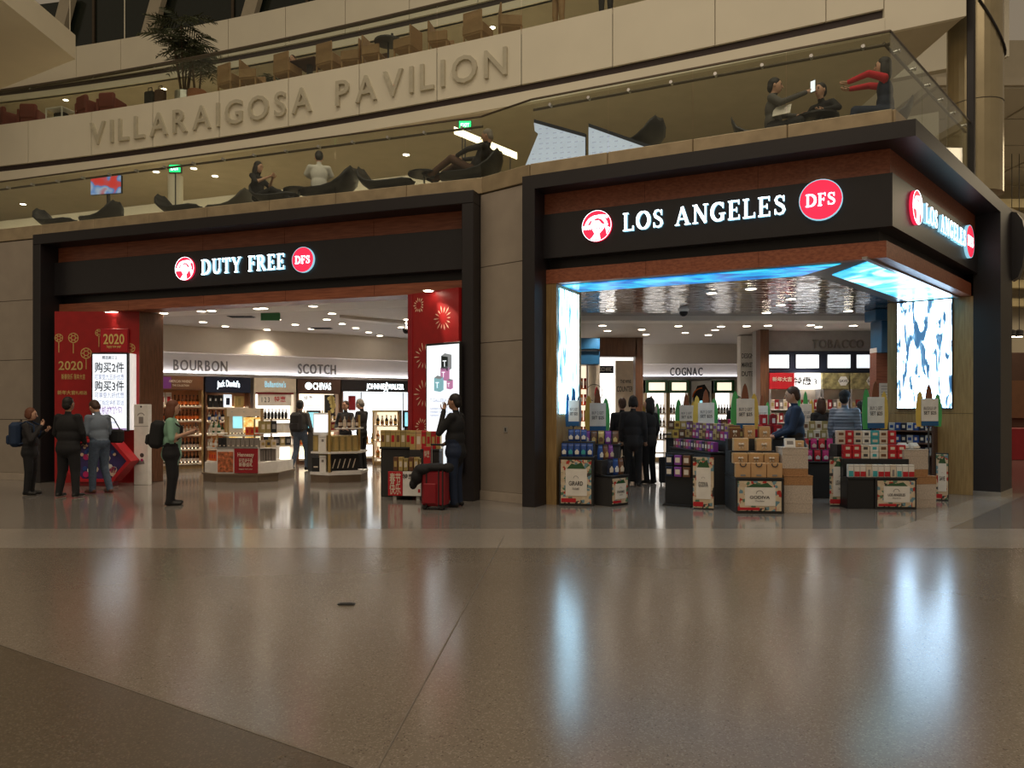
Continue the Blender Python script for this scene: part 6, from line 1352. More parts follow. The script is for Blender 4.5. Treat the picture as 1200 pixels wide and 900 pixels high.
# --- tables deeper in the shop
def back_table(label, px, d, w, h, goods, gl, gg, rz=0.0, dep=0.6, tiers=2, body='charcoal', n=9):
    x, _ = xz(px, 0, d); t = thing('display_table', label, 'display table', (x, d, 0), rz); MB().box(-w / 2, w / 2, 0, dep, 0, h - 0.03, body, 0.01).obj('body', t); MB().box(-w / 2 - 0.02, w / 2 + 0.02, -0.02, dep + 0.02, h - 0.03, h, 'black', 0.006).obj('top', t)
    row(goods, n, -w / 2, w / 2, t, 0.05, h, gl + ', front row', gg)
    if tiers > 1:
        step(t, -w / 2, w / 2, 0.26, dep - 0.02, h, h + 0.18); row(goods[::-1], n, -w / 2, w / 2, t, 0.30, h + 0.18, gl + ', riser row', gg)
    return t
back_table('gold and yellow box table behind the long purple table', 806, 15.9, 0.9, 0.98, [carton(0.12, 0.09, 0.17, 'gold_box', 'cream'), carton(0.12, 0.09, 0.17, 'surf_yellow', 'brown_box'), carton(0.12, 0.09, 0.17, 'brown_box', 'cream')], 'gold, yellow or brown box on the yellow box table', 'boxes on the yellow table', R(-20))
back_table('red box table behind the kraft gift boxes', 902, 13.6, 0.52, 1.08, [carton(0.13, 0.09, 0.22, 'red_bright', 'white', 0.4), carton(0.13, 0.09, 0.22, 'red_deep', 'white', 0.4)], 'red box with white print on the red box table', 'boxes on the red table', 0, 0.45)
back_table('charcoal table of mixed boxes behind the navy jacket man', 955, 15.6, 0.8, 0.95, [carton(0.12, 0.09, 0.2, 'olive_box', 'cream'), carton(0.12, 0.09, 0.2, 'cream', 'brown_box')], 'olive or cream box on the charcoal mixed table', 'boxes on the mixed table')
back_table('dark table of purple boxes behind the brown bow boxes', 850, 14.75, 0.8, 1.0, [carton(0.12, 0.09, 0.2, 'purple_box', 'cream'), carton(0.12, 0.09, 0.2, 'magenta_box', 'cream'), carton(0.12, 0.09, 0.2, 'brown_box', 'gold_box')], 'purple, magenta or brown box on the dark rear table', 'boxes on the dark rear table')
X, Y = at(690, 590)
surf_sign(672, 453, 500, 12.92, 'blue tipped surfboard price sign beside the waterfall LED screen', ('surf_blue', 'surf_blue', 'cloth_slate'), zfoot=1.04, wpx=18)
surf_sign(700, 455, 506, 14.36, 'surfboard price sign behind the charcoal pouch table', ('surf_yellow', 'surf_brown', 'surf_green'))
surf_sign(763, 463, 503, 16.4, 'yellow and brown surfboard price sign beside the group in black', ('surf_yellow', 'surf_brown', 'surf_green'), wpx=20)
surf_sign(804, 461, 502, 16.6, 'green and brown surfboard price sign behind the yellow box table', ('surf_green', 'surf_brown', 'surf_yellow'), wpx=24)
surf_sign(827, 456, 503, 14.6, 'white card surfboard price sign behind the purple boxes', ('surf_yellow', 'surf_brown', 'surf_green'))
surf_sign(873, 449, 503, 12.75, 'large surfboard price sign right behind the GODIVA bin', ('surf_green', 'surf_brown', 'surf_yellow'), wpx=31)
surf_sign(893, 462, 502, 15.4, 'small dark tipped surfboard price sign behind the red box table', ('surf_yellow', 'surf_brown', 'surf_green'), wpx=19)
surf_sign(944, 458, 503, 17.4, 'green surfboard price sign behind the navy jacket man', ('surf_green', 'surf_green', 'surf_yellow'), wpx=20)
surf_sign(1026, 446, 503, 13.25, 'large surfboard price sign behind the LOS ANGELES bin', ('surf_green', 'surf_brown', 'surf_yellow'), wpx=29)
surf_sign(1089, 450, 500, 13.0, 'surfboard price sign before the beach LED screen', ('surf_yellow', 'surf_brown', 'surf_green'), words=('BUCKLE UP', 'SET $25'), wpx=29)
# --- back wall shelving of the corner shop
FD2 = Frame(0, DB - 0.42, 0)
for i, (a, b) in enumerate(((756, 783), (783, 808), (836, 861))):
    t, w, h = wall_cabinet(('lit drinks cabinet with green glowing header, next to the brown post', 'lit drinks cabinet with green glowing header, between the other two', 'lit drinks cabinet with green glowing header, beside the lettered column')[i], FD2, a, b, 0, (0.25, 0.65, 1.05, 1.45), 2.48, 'wood_gold', 'bottle_green', 0.40, depth=0.40, backm='panel_lit', shelfm='white', lamps=False)
    MB().box(0.1, w - 0.1, -0.04, -0.03, 2.16, 2.40, 'panel_lit_warm').obj('header_glow', h)
    for z in (0.65, 1.05, 1.45): row([bottle('bottle_black', 'ink_grey', 'ink', 0.28), bottle('amber_dark', 'cream', 'gold', 0.28)], 6, 0.06, w - 0.06, t, 0.1, z, 'dark bottle in the %s lit drinks cabinet' % ('first', 'second', 'third')[i] if False else 'dark bottle in the lit drinks cabinet %s' % ('next to the brown post', 'in the middle', 'beside the lettered column')[i], 'bottles in the lit drinks cabinets')
t = thing('arch_poster', 'dark arched poster with orange edge and blue emblem between lit cabinets', 'poster', (xz(822, 0, DB - 0.3)[0], DB - 0.3, 0)); w = 24 * 23.7 / 900
MB().box(-w / 2, w / 2, 0, 0.2, 0, 2.46, 'white', 0.01).obj('panel', t); MB().prism([(-w * 0.4, 1.3), (w * 0.4, 1.3), (w * 0.4, 2.1), (w * 0.15, 2.35), (-w * 0.2, 2.3), (-w * 0.4, 2.0)], -0.01, 0, 'cloth_dark', 'xz').obj('arch_picture', t); MB().disc(0.10, -0.02, -0.01, 'screen_cyan', 12, (0, 1.75)).obj('emblem', t); MB().ring(w * 0.42, w * 0.48, -0.012, -0.002, 'orange_box', 16, 90, 180, (0.02, 1.95)).obj('orange_edge', t)
t = thing('sign_column', 'white sign column with stacked black lettering and yellow foot', 'sign column', (xz(876, 0, 20.6)[0], 20.6, 0)); w = 17 * 20.6 / 900
MB().box(-w / 2, w / 2, 0, 0.3, 1.75, ZL - 0.1, 'paper', 0.01).obj('upper_panel', t); MB().box(-w / 2, w / 2, 0, 0.3, 0, 1.75, 'surf_yellow', 0.01).obj('lower_panel', t)
for k, wd_ in enumerate(('DESIGN', 'MARKET', 'DUTE')): MB().text(wd_, 0.13, 'ink', 0, -0.004, 2.95 - k * 0.24, width=w * 0.8).obj('letters', t)
# tobacco counter
xa, zt = xz(896, 414, DT); xb, zb = xz(1032, 433, DT)
t = thing('screen_wall', 'dark band with a row of four lit white screens above the tobacco shelves', 'screen wall', (xa, DT - 0.12, 0)); MB().box(0, xb - xa, 0, 0.12, zb - 0.08, zt + 0.05, 'navy', 0.01).obj('band', t)
for a, b in ((898, 925), (932, 960), (969, 997), (1003, 1028)):
    u0, z1 = xz(a, 415, DT - 0.14); u1, z0 = xz(b, 432, DT - 0.14); c = MB().box(u0 - xa, u1 - xa, -0.03, 0, z0, z1, 'black', 0.005).obj('screen_case', t); MB().box(u0 - xa + 0.015, u1 - xa - 0.015, -0.036, -0.03, z0 + 0.015, z1 - 0.015, 'screen_white').obj('screen', c)
mat('photo_field', (0.30, 0.26, 0.12), 0.5, var=0.7, scale=7)
for a, b, mt, lab in ((902, 932, 'red_bright', 'red tobacco shelf with red header'), (933, 963, 'panel_lit', 'white tobacco shelf with pale lit header'), (964, 996, 'photo_field', 'tobacco shelf with field photo header, next to the pale header'), (997, 1029, 'photo_field', 'tobacco shelf with field photo header, next to the wood wall')):
    x0, z1 = xz(a, 437, DT - 0.4); x1, z0 = xz(b, 456, DT - 0.4); w = x1 - x0 - 0.02
    t = thing('tobacco_shelf', lab, 'shelf', (x0, DT - 0.4, 0)); h = MB().box(0, w, 0, 0.3, z0, z1, mt, 0.008).obj('header', t)
    if mt == 'photo_field': MB().disc(0.13, -0.01, 0, 'white', 6, (w * 0.78, (z0 + z1) / 2)).obj('hexagon_badge', h); MB().text('SAVE', 0.07, 'ink', w * 0.78, -0.012, (z0 + z1) / 2 - 0.03).obj('badge_letters', h)
    elif mt == 'panel_lit':
        MB().text('特惠', 0.16, 'ink', w * 0.25, -0.005, z0 + 0.12).text('1 2 3', 0.14, 'ink', w * 0.55, -0.005, z0 + 0.12).obj('header_letters', h)
    else: MB().text('新年大吉', 0.09, 'cream', w * 0.5, -0.005, z0 + 0.2).obj('header_letters', h)
    MB().box(0, w, 0.28, 0.3, 0, z0, 'cream').obj('back', t)
    for x in (0, w - 0.03): MB().box(x, x + 0.03, 0.0, 0.28, 0, z0, 'grey_paint').obj('side', t)
    for k, z in enumerate((0.55, 0.9, 1.25, 1.58)):
        MB().box(0.03, w - 0.03, 0.02, 0.28, z - 0.025, z, 'white', 0.003).obj('shelf', t)
        if k: row([carton(0.10, 0.08, 0.24, 'white', 'red_bright', 0.8, (0.5, 0.9)), carton(0.10, 0.08, 0.24, 'cream', 'gold_box'), carton(0.10, 0.08, 0.24, 'red_deep', 'white', 0.5), carton(0.10, 0.08, 0.24, 'grey_box', 'white')][(k % 2):], 5, 0.04, w - 0.04, t, 0.06, z, 'cigarette carton, %s tier of the tobacco rack %s' % (('', 'low', 'middle', 'top')[k], {902: 'with red header', 933: 'with pale lit header', 964: 'next to the pale header', 997: 'next to the wood wall'}[a]), 'cigarette cartons')
t = thing('notice_paper', 'two white notice sheets pinned on the dark red wood wall', 'notice', (xz(1038, 0, 16.19)[0], 16.19, 0), 0)
for z0, z1 in ((xz(0, 493, 16.2)[1], xz(0, 471, 16.2)[1]), (xz(0, 469, 16.2)[1], xz(0, 449, 16.2)[1])):
    f = MB().box(-0.14, 0.14, -0.006, 0, z0, z1, 'paper').obj('sheet', t)
    for k in range(5): MB().box(-0.10, 0.10 - 0.03 * (k % 2), -0.008, -0.006, z1 - 0.07 - k * 0.06, z1 - 0.06 - k * 0.06, 'ink_grey').obj('text_line', f)
# left rear: orange lit rack, round-pattern poster, white perfume shop wall
d = 19.0; x0, z1 = xz(679, 428, d); x1, _ = xz(689, 0, d)
t = thing('bottle_rack', 'narrow orange lit rack beside the waterfall LED screen', 'rack', (x0, d, 0)); w = x1 - x0
MB().box(0, w, 0.28, 0.3, 0, z1, 'panel_lit_warm').obj('back', t)
for x in (0, w - 0.02): MB().box(x, x + 0.02, 0, 0.28, 0, z1, 'brown_box').obj('side', t)
for z in (0.5, 0.9, 1.3, 1.7, 2.1): MB().box(0.02, w - 0.02, 0, 0.28, z - 0.025, z, 'orange_box').obj('shelf', t); row([carton(0.06, 0.08, 0.25, 'orange_box', 'cream'), carton(0.06, 0.08, 0.25, 'red_bright', 'cream')], 2, 0.02, w - 0.02, t, 0.05, z, 'orange or red carton in the narrow lit rack', 'cartons in the narrow rack')
d = 19.4; x0, z1 = xz(690, 427, d); x1, _ = xz(703, 0, d)
t = thing('round_print_panel', 'cream panel with a large thin circle print and red figure', 'poster', (x0, d, 0)); w = x1 - x0; MB().box(0, w, 0, 0.1, 0, z1, 'cream', 0.01).obj('panel', t); MB().ring(0.20, 0.215, -0.008, 0, 'ink', 24, -80, 260, (w / 2, 2.0)).obj('circle_print', t) ; MB().disc(0.05, -0.01, 0, 'red_bright', 10, (w * 0.7, 1.95), 0.2).obj('figure_print', t)
d = 22.4; x0, z1 = xz(700, 412, d); x1, _ = xz(745, 0, d)
t = thing('perfume_counter', 'bright white lit perfume wall with black counter lettering', 'counter', (x0, d, 0)); w = x1 - x0
MB().box(0, w, 0.3, 0.4, 0, z1, 'panel_lit', 0.01).obj('lit_wall', t); f = MB().box(0, w * 0.45, 0.22, 0.3, z1 - 0.62, z1 - 0.40, 'navy', 0.005).obj('name_band', t); MB().text('COCO MARC', 0.12, 'white', w * 0.22, 0.215, z1 - 0.56, width=w * 0.36).obj('name_letters', f)
MB().box(w * 0.5, w, 0.18, 0.3, 1.3, z1 - 0.25, 'cream', 0.01).obj('cream_panel', t); MB().text('THE WINE', 0.1, 'ink', w * 0.76, 0.172, 2.35, width=w * 0.28).text('COUNTER', 0.16, 'ink', w * 0.74, 0.172, 2.1, width=w * 0.42).obj('counter_letters', t)['kind'] = 'stuff'
MB().box(0, w, 0.0, 0.3, 0, 1.05, 'cream', 0.01).obj('counter', t)
row([bottle('bottle_clear', 'cream', 'gold', 0.22), bottle('amber', 'cream', 'gold', 0.2)], 7, 0.05, w - 0.05, t, 0.1, 1.05, 'small perfume bottle on the cream perfume counter', 'perfume bottles')
# ================================================================== PEOPLE
def _seg_d(P, a, b, ra, rb):
    a = np.array(a, float); b = np.array(b, float); d = b - a; L2 = max(float(d @ d), 1e-9)
    t = np.clip(((P - a) @ d) / L2, 0, 1); q = a + t[:, None] * d
    return np.linalg.norm(P - q, axis=1) - (ra + (rb - ra) * t)
def blob(mb, voxel, smooth_it=4):
    """one continuous skin over overlapping solids: voxel remesh and relax, returned as arrays"""
    o = mb.obj('blob'); r = o.modifiers.new('r', 'REMESH'); r.mode = 'VOXEL'; r.voxel_size = voxel
    s = o.modifiers.new('s', 'SMOOTH'); s.factor = 0.5; s.iterations = smooth_it
    dg = bpy.context.evaluated_depsgraph_get(); me = bpy.data.meshes.new_from_object(o.evaluated_get(dg))
    old = o.data; bpy.data.objects.remove(o); bpy.data.meshes.remove(old)
    return me
def person(label, loc, rz, H=1.75, top='cloth_black', bottom='cloth_black', shoes='shoe_black', skin='skin_a', hair='hair_dark', style='short', J=None, lean=0.0, roll=0.0, pelvis=None,
           coat=False, short_sleeve=False, yaw=0.0, nod=0.0, bulk=1.0, name='person', sole=None, group=None, arm=None):
    J = dict(J or {}); s = H / 1.75; V = Vector
    P0 = V((0, 0, 0.95)); P1 = V(pelvis) if pelvis else P0
    Rl = Matrix.Rotation(-lean, 3, 'X') @ Matrix.Rotation(roll, 3, 'Y')
    def up(x, y, z): return P1 + Rl @ (V((x, y, z)) - P0)
    nk = up(0, -0.01, 1.52); Rh = Rl @ Matrix.Rotation(yaw, 3, 'Z') @ Matrix.Rotation(-nod, 3, 'X')
    if J.get('upright'): Rh = Matrix.Rotation(yaw, 3, 'Z') @ Matrix.Rotation(-nod, 3, 'X')
    def hd(x, y, z): return nk + Rh @ (V((x, y, z)) - V((0, -0.01, 1.52)))
    sides = {}
    for k, sg in (('l', -1), ('r', 1)):
        sh = up(sg * 0.185, 0, 1.405); el = V(J['e' + k]) if 'e' + k in J else up(sg * 0.235, -0.03, 1.12); ha = V(J['h' + k]) if 'h' + k in J else up(sg * 0.235, 0.06, 0.88)
        hp = P1 + V((sg * 0.09, 0, -0.02)); kn = V(J['k' + k]) if 'k' + k in J else V((sg * 0.10, 0.02, 0.50)); an = V(J['a' + k]) if 'a' + k in J else V((sg * 0.105, -0.02, 0.09))
        fd = V(J['f' + k]) if 'f' + k in J else V((sg * 0.12, 1, 0)); fd.normalize(); sides[k] = (sh, el, ha, hp, kn, an, fd)
    m = MB(); C = []
    def cap(a, b, ra, rb, mt): m.capsule(a, b, ra, rb, 'skin_a', 12); C.append((a, b, ra, rb, mt))
    def ell(c, r, mt, rot=None, cl=None): m.ball(c, r, 'skin_a', 16, 10, rot); C.append(cl or (V(c) - V((0, 0, 0.01)), V(c) + V((0, 0, 0.01)), min(r), min(r), mt))
    b = bulk
    ell(up(0, 0, 1.27), (0.175 * b, 0.115 * b, 0.20), top, Rl, (up(0, 0, 1.12), up(0, 0, 1.40), 0.14, 0.14, top))
    ell(up(0, 0.01, 1.08), (0.168 * b, 0.125 * b, 0.18), top, Rl, (up(0, 0, 1.0), up(0, 0, 1.15), 0.14, 0.14, top))
    ell(up(0, 0, 0.94), (0.165 * b, 0.122 * b, 0.13), bottom, Rl, (up(0, 0, 0.88), up(0, 0, 0.95), 0.14, 0.14, top if coat else bottom))
    cap(up(-0.14, 0, 1.405), up(0.14, 0, 1.405), 0.07, 0.07, top)
    cap(up(0, -0.01, 1.45), up(0, 0.01, 1.58), 0.058, 0.052, skin)
    if coat: ell(up(0, 0, 0.86), (0.18 * b, 0.135 * b, 0.16), top, Rl, (up(0, 0, 0.76), up(0, 0, 0.98), 0.15, 0.15, top))
    ell(hd(0, 0.02, 1.645), (0.076, 0.096, 0.117), skin, Rh, (hd(0, 0.02, 1.60), hd(0, 0.02, 1.69), 0.08, 0.08, skin))
    ell(hd(0, 0.05, 1.582), (0.052, 0.058, 0.05), skin, Rh)
    for k, (sh, el, ha, hp, kn, an, fd) in sides.items():
        cap(sh, el, 0.066 * b, 0.054, arm or top)
        d = (ha - el).normalized(); wr = ha - d * 0.02
        if short_sleeve: cap(el, wr, 0.043, 0.030, skin)
        else: cap(el, wr, 0.055, 0.042, arm or top)
        cap(wr, ha + d * 0.05, 0.032, 0.034, skin)
        cap(hp, kn, 0.098 * b, 0.074 * b, bottom); cap(kn, an + V((0, 0, -0.01)), 0.072 * b, 0.062, bottom)
        hl = an + V((0, 0, -0.045)) - fd * 0.04; te = an + V((0, 0, -0.052)) + fd * 0.17
        cap(hl, te, 0.044, 0.036, shoes)
    me = blob(m, 0.017, 4); n = len(me.vertices)
    co = np.empty(n * 3); me.vertices.foreach_get('co', co); co = co.reshape(-1, 3)
    fc = np.empty(len(me.polygons) * 3); me.polygons.foreach_get('center', fc); fc = fc.reshape(-1, 3)
    D = np.stack([_seg_d(fc, c[0], c[1], c[2], c[3]) for c in C], 1); idx = D.argmin(1)
    names = []; ids = np.zeros(len(fc), int); z_hem = up(0, 0, 0.93)
    for i, c in enumerate(C):
        if c[4] not in names: names.append(c[4])
        ids[idx == i] = names.index(c[4])
    if sole:
        names.append(sole)
        for an in (sides['l'][5], sides['r'][5]):
            msk = (np.linalg.norm(fc[:, :2] - np.array(an)[:2], axis=1) < 0.24) & (fc[:, 2] < an.z - 0.065); ids[msk] = names.index(sole)
    out = MB(); out.v = [tuple(p) for p in co]; out.f = [tuple(p.vertices) for p in me.polygons]; out.m = [int(i) for i in ids]; out.names = names
    bpy.data.meshes.remove(me)
    # face
    for sg in (-1, 1):
        out.ball(hd(sg * 0.030, 0.102, 1.655), (0.011, 0.009, 0.008), 'eye', 6, 4, Rh); out.ball(hd(sg * 0.031, 0.106, 1.676), (0.018, 0.007, 0.005), hair if hair else 'hair_grey', 6, 4, Rh)
        out.ball(hd(sg * 0.078, 0.012, 1.640), (0.012, 0.022, 0.032), skin, 6, 5, Rh)
    out.capsule(hd(0, 0.108, 1.655), hd(0, 0.128, 1.618), 0.009, 0.014, skin, 6); out.ball(hd(0, 0.104, 1.583), (0.024, 0.009, 0.007), 'lip', 8, 4, Rh)
    # hands: four fingers of unequal length and a thumb, each rooted in the palm
    for k, (sh, el, ha, hp, kn, an, fd) in sides.items():
        d = (ha - el).normalized(); q = d.to_track_quat('Z', 'X'); sg = -1 if k == 'l' else 1
        for i, ln in enumerate((0.062, 0.072, 0.068, 0.052)):
            r0 = ha + d * 0.055 + q @ V((0, -0.026 + 0.0175 * i, 0)); k1 = r0 + d * ln * 0.55 + q @ V((0.012, 0, 0)); k2 = k1 + d * ln * 0.3 + q @ V((0.03, 0, 0))
            out.capsule(r0, k1, 0.0095, 0.009, skin, 6); out.capsule(k1, k2, 0.009, 0.0075, skin, 6)
        t0 = ha + q @ V((0.0, -0.03, 0.01)); t1 = t0 + d * 0.04 + q @ V((0.015, -0.028, 0)); t2 = t1 + d * 0.032 + q @ V((0.012, -0.004, 0))
        out.capsule(t0, t1, 0.012, 0.010, skin, 6); out.capsule(t1, t2, 0.010, 0.008, skin, 6)
    o = out.obj(name, None, loc, rz, smooth=True); o.scale = (s, s, s); tag(o, label, 'person', group)
    if hair and style != 'bald':
        h = MB(); h.ball(hd(0, -0.010, 1.688), (0.086, 0.102, 0.098), hair, 16, 10, Rh); h.ball(hd(0, -0.045, 1.630), (0.080, 0.068, 0.085), hair, 14, 8, Rh)
        if style == 'long':
            h.ball(hd(0, -0.055, 1.56), (0.088, 0.06, 0.15), hair, 14, 8, Rh)
            for sg in (-1, 1): h.ball(hd(sg * 0.072, 0.0, 1.57), (0.026, 0.055, 0.13), hair, 10, 7, Rh)
        if style == 'bob':
            for sg in (-1, 1): h.ball(hd(sg * 0.07, -0.005, 1.625), (0.026, 0.06, 0.085), hair, 10, 7, Rh)
        hm = blob(h, 0.012, 3); hm.materials.clear(); hm.materials.append(MATS[hair]); hm.polygons.foreach_set('use_smooth', [True] * len(hm.polygons))
        hm.polygons.foreach_set('material_index', [0] * len(hm.polygons)); hm.name = 'hair'; inst(hm, 'hair', o)
        if style == 'cap' or J.get('cap'):
            c = MB(); c.ball(hd(0, -0.005, 1.70), (0.094, 0.108, 0.094), 'cloth_black', 14, 8, Rh); c.ball(hd(0, 0.105, 1.70), (0.07, 0.07, 0.010), 'cloth_black', 12, 5, Rh); c.obj('cap', o, smooth=True)
    if J.get('collar'):
        c = MB(); c.lathe([(0.075, 1.455), (0.085, 1.50), (0.080, 1.53), (0.07, 1.525)], J['collar'], 14); c.obj('collar', o)
    o['_up'] = 0
    del o['_up']
    return o
def wp(o, p): return Matrix.Translation(o.location) @ Matrix.Rotation(o.rotation_euler.z, 4, 'Z') @ (Vector(p) * o.scale[0])
def backpack(label, o, mt, w=0.30, h=0.44, d=0.18, off=(0, -0.13, 1.0), tilt=0.0):
    p = wp(o, off); t = thing('backpack', label, 'backpack', p, o.rotation_euler.z); t.rotation_euler = (tilt, 0, o.rotation_euler.z)
    m = MB(); m.box(-w / 2, w / 2, -d, 0, 0, h, mt, 0.06); b = blob(m, 0.02, 5); b.materials.clear(); b.materials.append(MATS[mt]); b.polygons.foreach_set('use_smooth', [True] * len(b.polygons)); b.polygons.foreach_set('material_index', [0] * len(b.polygons)); inst(b, 'pack_body', t)
    MB().box(-w * 0.36, w * 0.36, -d - 0.045, -d + 0.02, 0.05, h * 0.48, mt, 0.025).obj('front_pocket', t)
    MB().path([(-0.03, -0.03, h), (-0.02, -0.03, h + 0.04), (0.02, -0.03, h + 0.04), (0.03, -0.03, h)], 0.008, 'rubber', 6).obj('grab_loop', t)
    for sg in (-1, 1): MB().path([(sg * w * 0.3, -0.01, h * 0.9), (sg * w * 0.36, 0.10, h * 1.02), (sg * w * 0.42, 0.235, h * 0.86), (sg * w * 0.44, 0.25, h * 0.5), (sg * w * 0.44, 0.12, h * 0.2), (sg * w * 0.4, -0.01, h * 0.12)], 0.014, mt, 8).obj('strap', t)
    return t
X, Y = at(35, 580)
p1 = person('person in dark jacket raising a hand to the mouth, blue backpack on', (X, Y, 0), R(-80), 1.58, 'cloth_dark', 'cloth_black', 'shoe_black', 'skin_a', 'hair_auburn', 'bob', {'er': (0.24, 0.12, 1.12), 'hr': (0.10, 0.26, 1.42), 'el': (-0.25, 0.02, 1.14), 'hl': (-0.14, 0.25, 1.30)}, coat=True, nod=0.1, bulk=1.15)
backpack('navy blue backpack worn by the person in the dark jacket', p1, 'cloth_blue', 0.32, 0.46, 0.2, (0, -0.13, 0.98))
X, Y = at(80, 583)
p2 = person('person in long black coat with back turned, white soled shoes', (X, Y, 0), R(-8), 1.77, 'cloth_black', 'cloth_black', 'shoe_black', 'skin_b', 'hair_dark', 'short', {'kl': (-0.12, 0.02, 0.5), 'al': (-0.16, -0.03, 0.09), 'kr': (0.12, 0.02, 0.5), 'ar': (0.17, -0.03, 0.09), 'er': (0.27, 0.02, 1.13), 'hr': (0.2, 0.16, 0.95), 'el': (-0.27, 0.02, 1.13), 'hl': (-0.2, 0.16, 0.95)}, coat=True, bulk=1.25, sole='sole_white')
X, Y = at(117, 578)
p3 = person('person in slate blue shirt and jeans looking down at a phone', (X, Y, 0), R(62), 1.76, 'cloth_slate', 'denim', 'shoe_brown', 'skin_a', 'hair_brown', 'short', {'er': (0.24, 0.05, 1.12), 'hr': (0.08, 0.30, 1.14), 'el': (-0.24, 0.05, 1.12), 'hl': (-0.08, 0.30, 1.14), 'kl': (-0.11, 0.05, 0.5), 'al': (-0.11, 0.05, 0.09), 'ar': (0.12, -0.12, 0.09)}, lean=R(8), nod=R(28), bulk=1.12)
t = thing('shoulder_bag', 'black shoulder bag at the hip of the person in jeans', 'bag', wp(p3, (0.30, -0.02, 0.93)), p3.rotation_euler.z); MB().box(-0.07, 0.07, -0.20, 0.16, 0, 0.26, 'cloth_black', 0.04).obj('bag_body', t); MB().path([(0, -0.14, 0.25), (-0.10, -0.10, 0.46), (-0.18, -0.06, 0.53)], 0.012, 'cloth_black', 6).obj('strap', t)
t = thing('phone', 'lit phone in the hands of the person in jeans', 'phone', wp(p3, (0.0, 0.37, 1.16)), p3.rotation_euler.z); MB().box(-0.035, 0.035, -0.006, 0.004, 0, 0.14, 'black', 0.003).obj('case', t); MB().box(-0.031, 0.031, -0.008, -0.006, 0.006, 0.134, 'screen_white').obj('screen', t)
X, Y = at(201, 592)
p4 = person('person in mint short sleeved shirt and black trousers holding a phone', (X, Y, 0), R(-72), 1.70, 'cloth_mint', 'cloth_black', 'shoe_black', 'skin_a', 'hair_auburn', 'long', {'er': (0.25, 0.02, 1.13), 'hr': (0.06, 0.30, 1.24), 'el': (-0.25, 0.04, 1.13), 'hl': (-0.05, 0.32, 1.22)}, short_sleeve=True, bulk=1.24, nod=R(8), coat=True)
t = thing('phone', 'dark phone held by the person in the mint shirt', 'phone', wp(p4, (0.0, 0.385, 1.26)), p4.rotation_euler.z); MB().box(-0.035, 0.035, -0.006, 0.004, -0.02, 0.13, 'black', 0.003).obj('case', t); MB().box(-0.03, 0.03, -0.008, -0.006, -0.01, 0.12, 'dark_grey').obj('screen', t)
backpack('black backpack worn by the person in the mint shirt', p4, 'cloth_black', 0.34, 0.46, 0.22, (0, -0.14, 0.95), R(-8))
X, Y = at(352, 552)
p5 = person('person in dark hoodie and jeans walking into the shop', (X, Y, 0), R(-12), 1.79, 'cloth_grey', 'denim', 'shoe_black', 'skin_b', 'hair_dark', 'short', {'kr': (0.11, 0.14, 0.52), 'ar': (0.10, 0.14, 0.10), 'kl': (-0.10, -0.02, 0.5), 'al': (-0.11, -0.26, 0.14), 'er': (0.27, 0.0, 1.13), 'hr': (0.30, 0.1, 0.90)}, bulk=1.05)
backpack('black backpack on the person walking into the shop', p5, 'cloth_dark', 0.32, 0.48, 0.18, (0, -0.13, 0.98))
X, Y = (405 - 600) / 900 * 20.5, 20.5
person('brown haired person in black standing behind the corner island', (X, Y, 0), R(160), 1.78, 'cloth_black', 'cloth_black', 'shoe_black', 'skin_b', 'hair_brown', 'short', {'er': (0.25, 0.05, 1.13), 'hr': (0.14, 0.26, 1.05), 'el': (-0.25, 0.05, 1.13), 'hl': (-0.14, 0.26, 1.05)})
X, Y = at(424, 551.5)
p7 = person('grey haired person in dark jacket looking down by the corner island', (X, Y, 0), R(70), 1.83, 'cloth_dark', 'cloth_black', 'shoe_black', 'skin_a', 'hair_grey', 'short', {'er': (0.24, 0.06, 1.12), 'hr': (0.12, 0.28, 1.02), 'el': (-0.24, 0.06, 1.12), 'hl': (-0.12, 0.28, 1.02)}, nod=R(22))
X, Y = at(534, 594)
p8 = person('person in black jacket with a hand at the face leaning by the post', (X, Y, 0), R(72), 1.80, 'cloth_black', 'cloth_navy', 'shoe_black', 'skin_b', 'hair_dark', 'short', {'el': (-0.24, 0.18, 1.16), 'hl': (-0.07, 0.17, 1.52), 'er': (0.25, -0.02, 1.12), 'hr': (0.20, 0.26, 0.98)}, coat=True, bulk=1.22, nod=R(6))
# suitcase with draped coat
X, Y = at(507, 598)
sc = thing('suitcase', 'red soft suitcase with black trim standing by the post', 'suitcase', (X, Y, 0), R(-14))
m = MB(); m.box(-0.19, 0.19, 0, 0.26, 0.06, 0.62, 'suitcase_red', 0.03); m.obj('body', sc)
MB().box(-0.15, 0.06, -0.035, 0.01, 0.10, 0.42, 'suitcase_red', 0.015).obj('front_pocket', sc)
for x in (-0.10, 0.10, 0.165): MB().box(x - 0.008, x + 0.008, -0.012, 0.27, 0.06, 0.622, 'rubber').obj('trim_strap', sc)
for x in (-0.14, 0.14): MB().tube((x - 0.02, 0.03, 0.03), (x + 0.02, 0.03, 0.03), 0.03, 0.03, 'rubber', 12).obj('wheel', sc); MB().box(x - 0.03, x + 0.03, 0.0, 0.26, 0.03, 0.07, 'rubber').obj('wheel_housing', sc)
for x in (-0.09, 0.09): MB().tube((x, 0.22, 0.6), (x, 0.22, 1.02), 0.008, 0.008, 'steel', 8).obj('handle_tube', sc)
MB().box(-0.11, 0.11, 0.20, 0.24, 1.0, 1.03, 'rubber', 0.01).obj('handle_grip', sc)
m = MB()
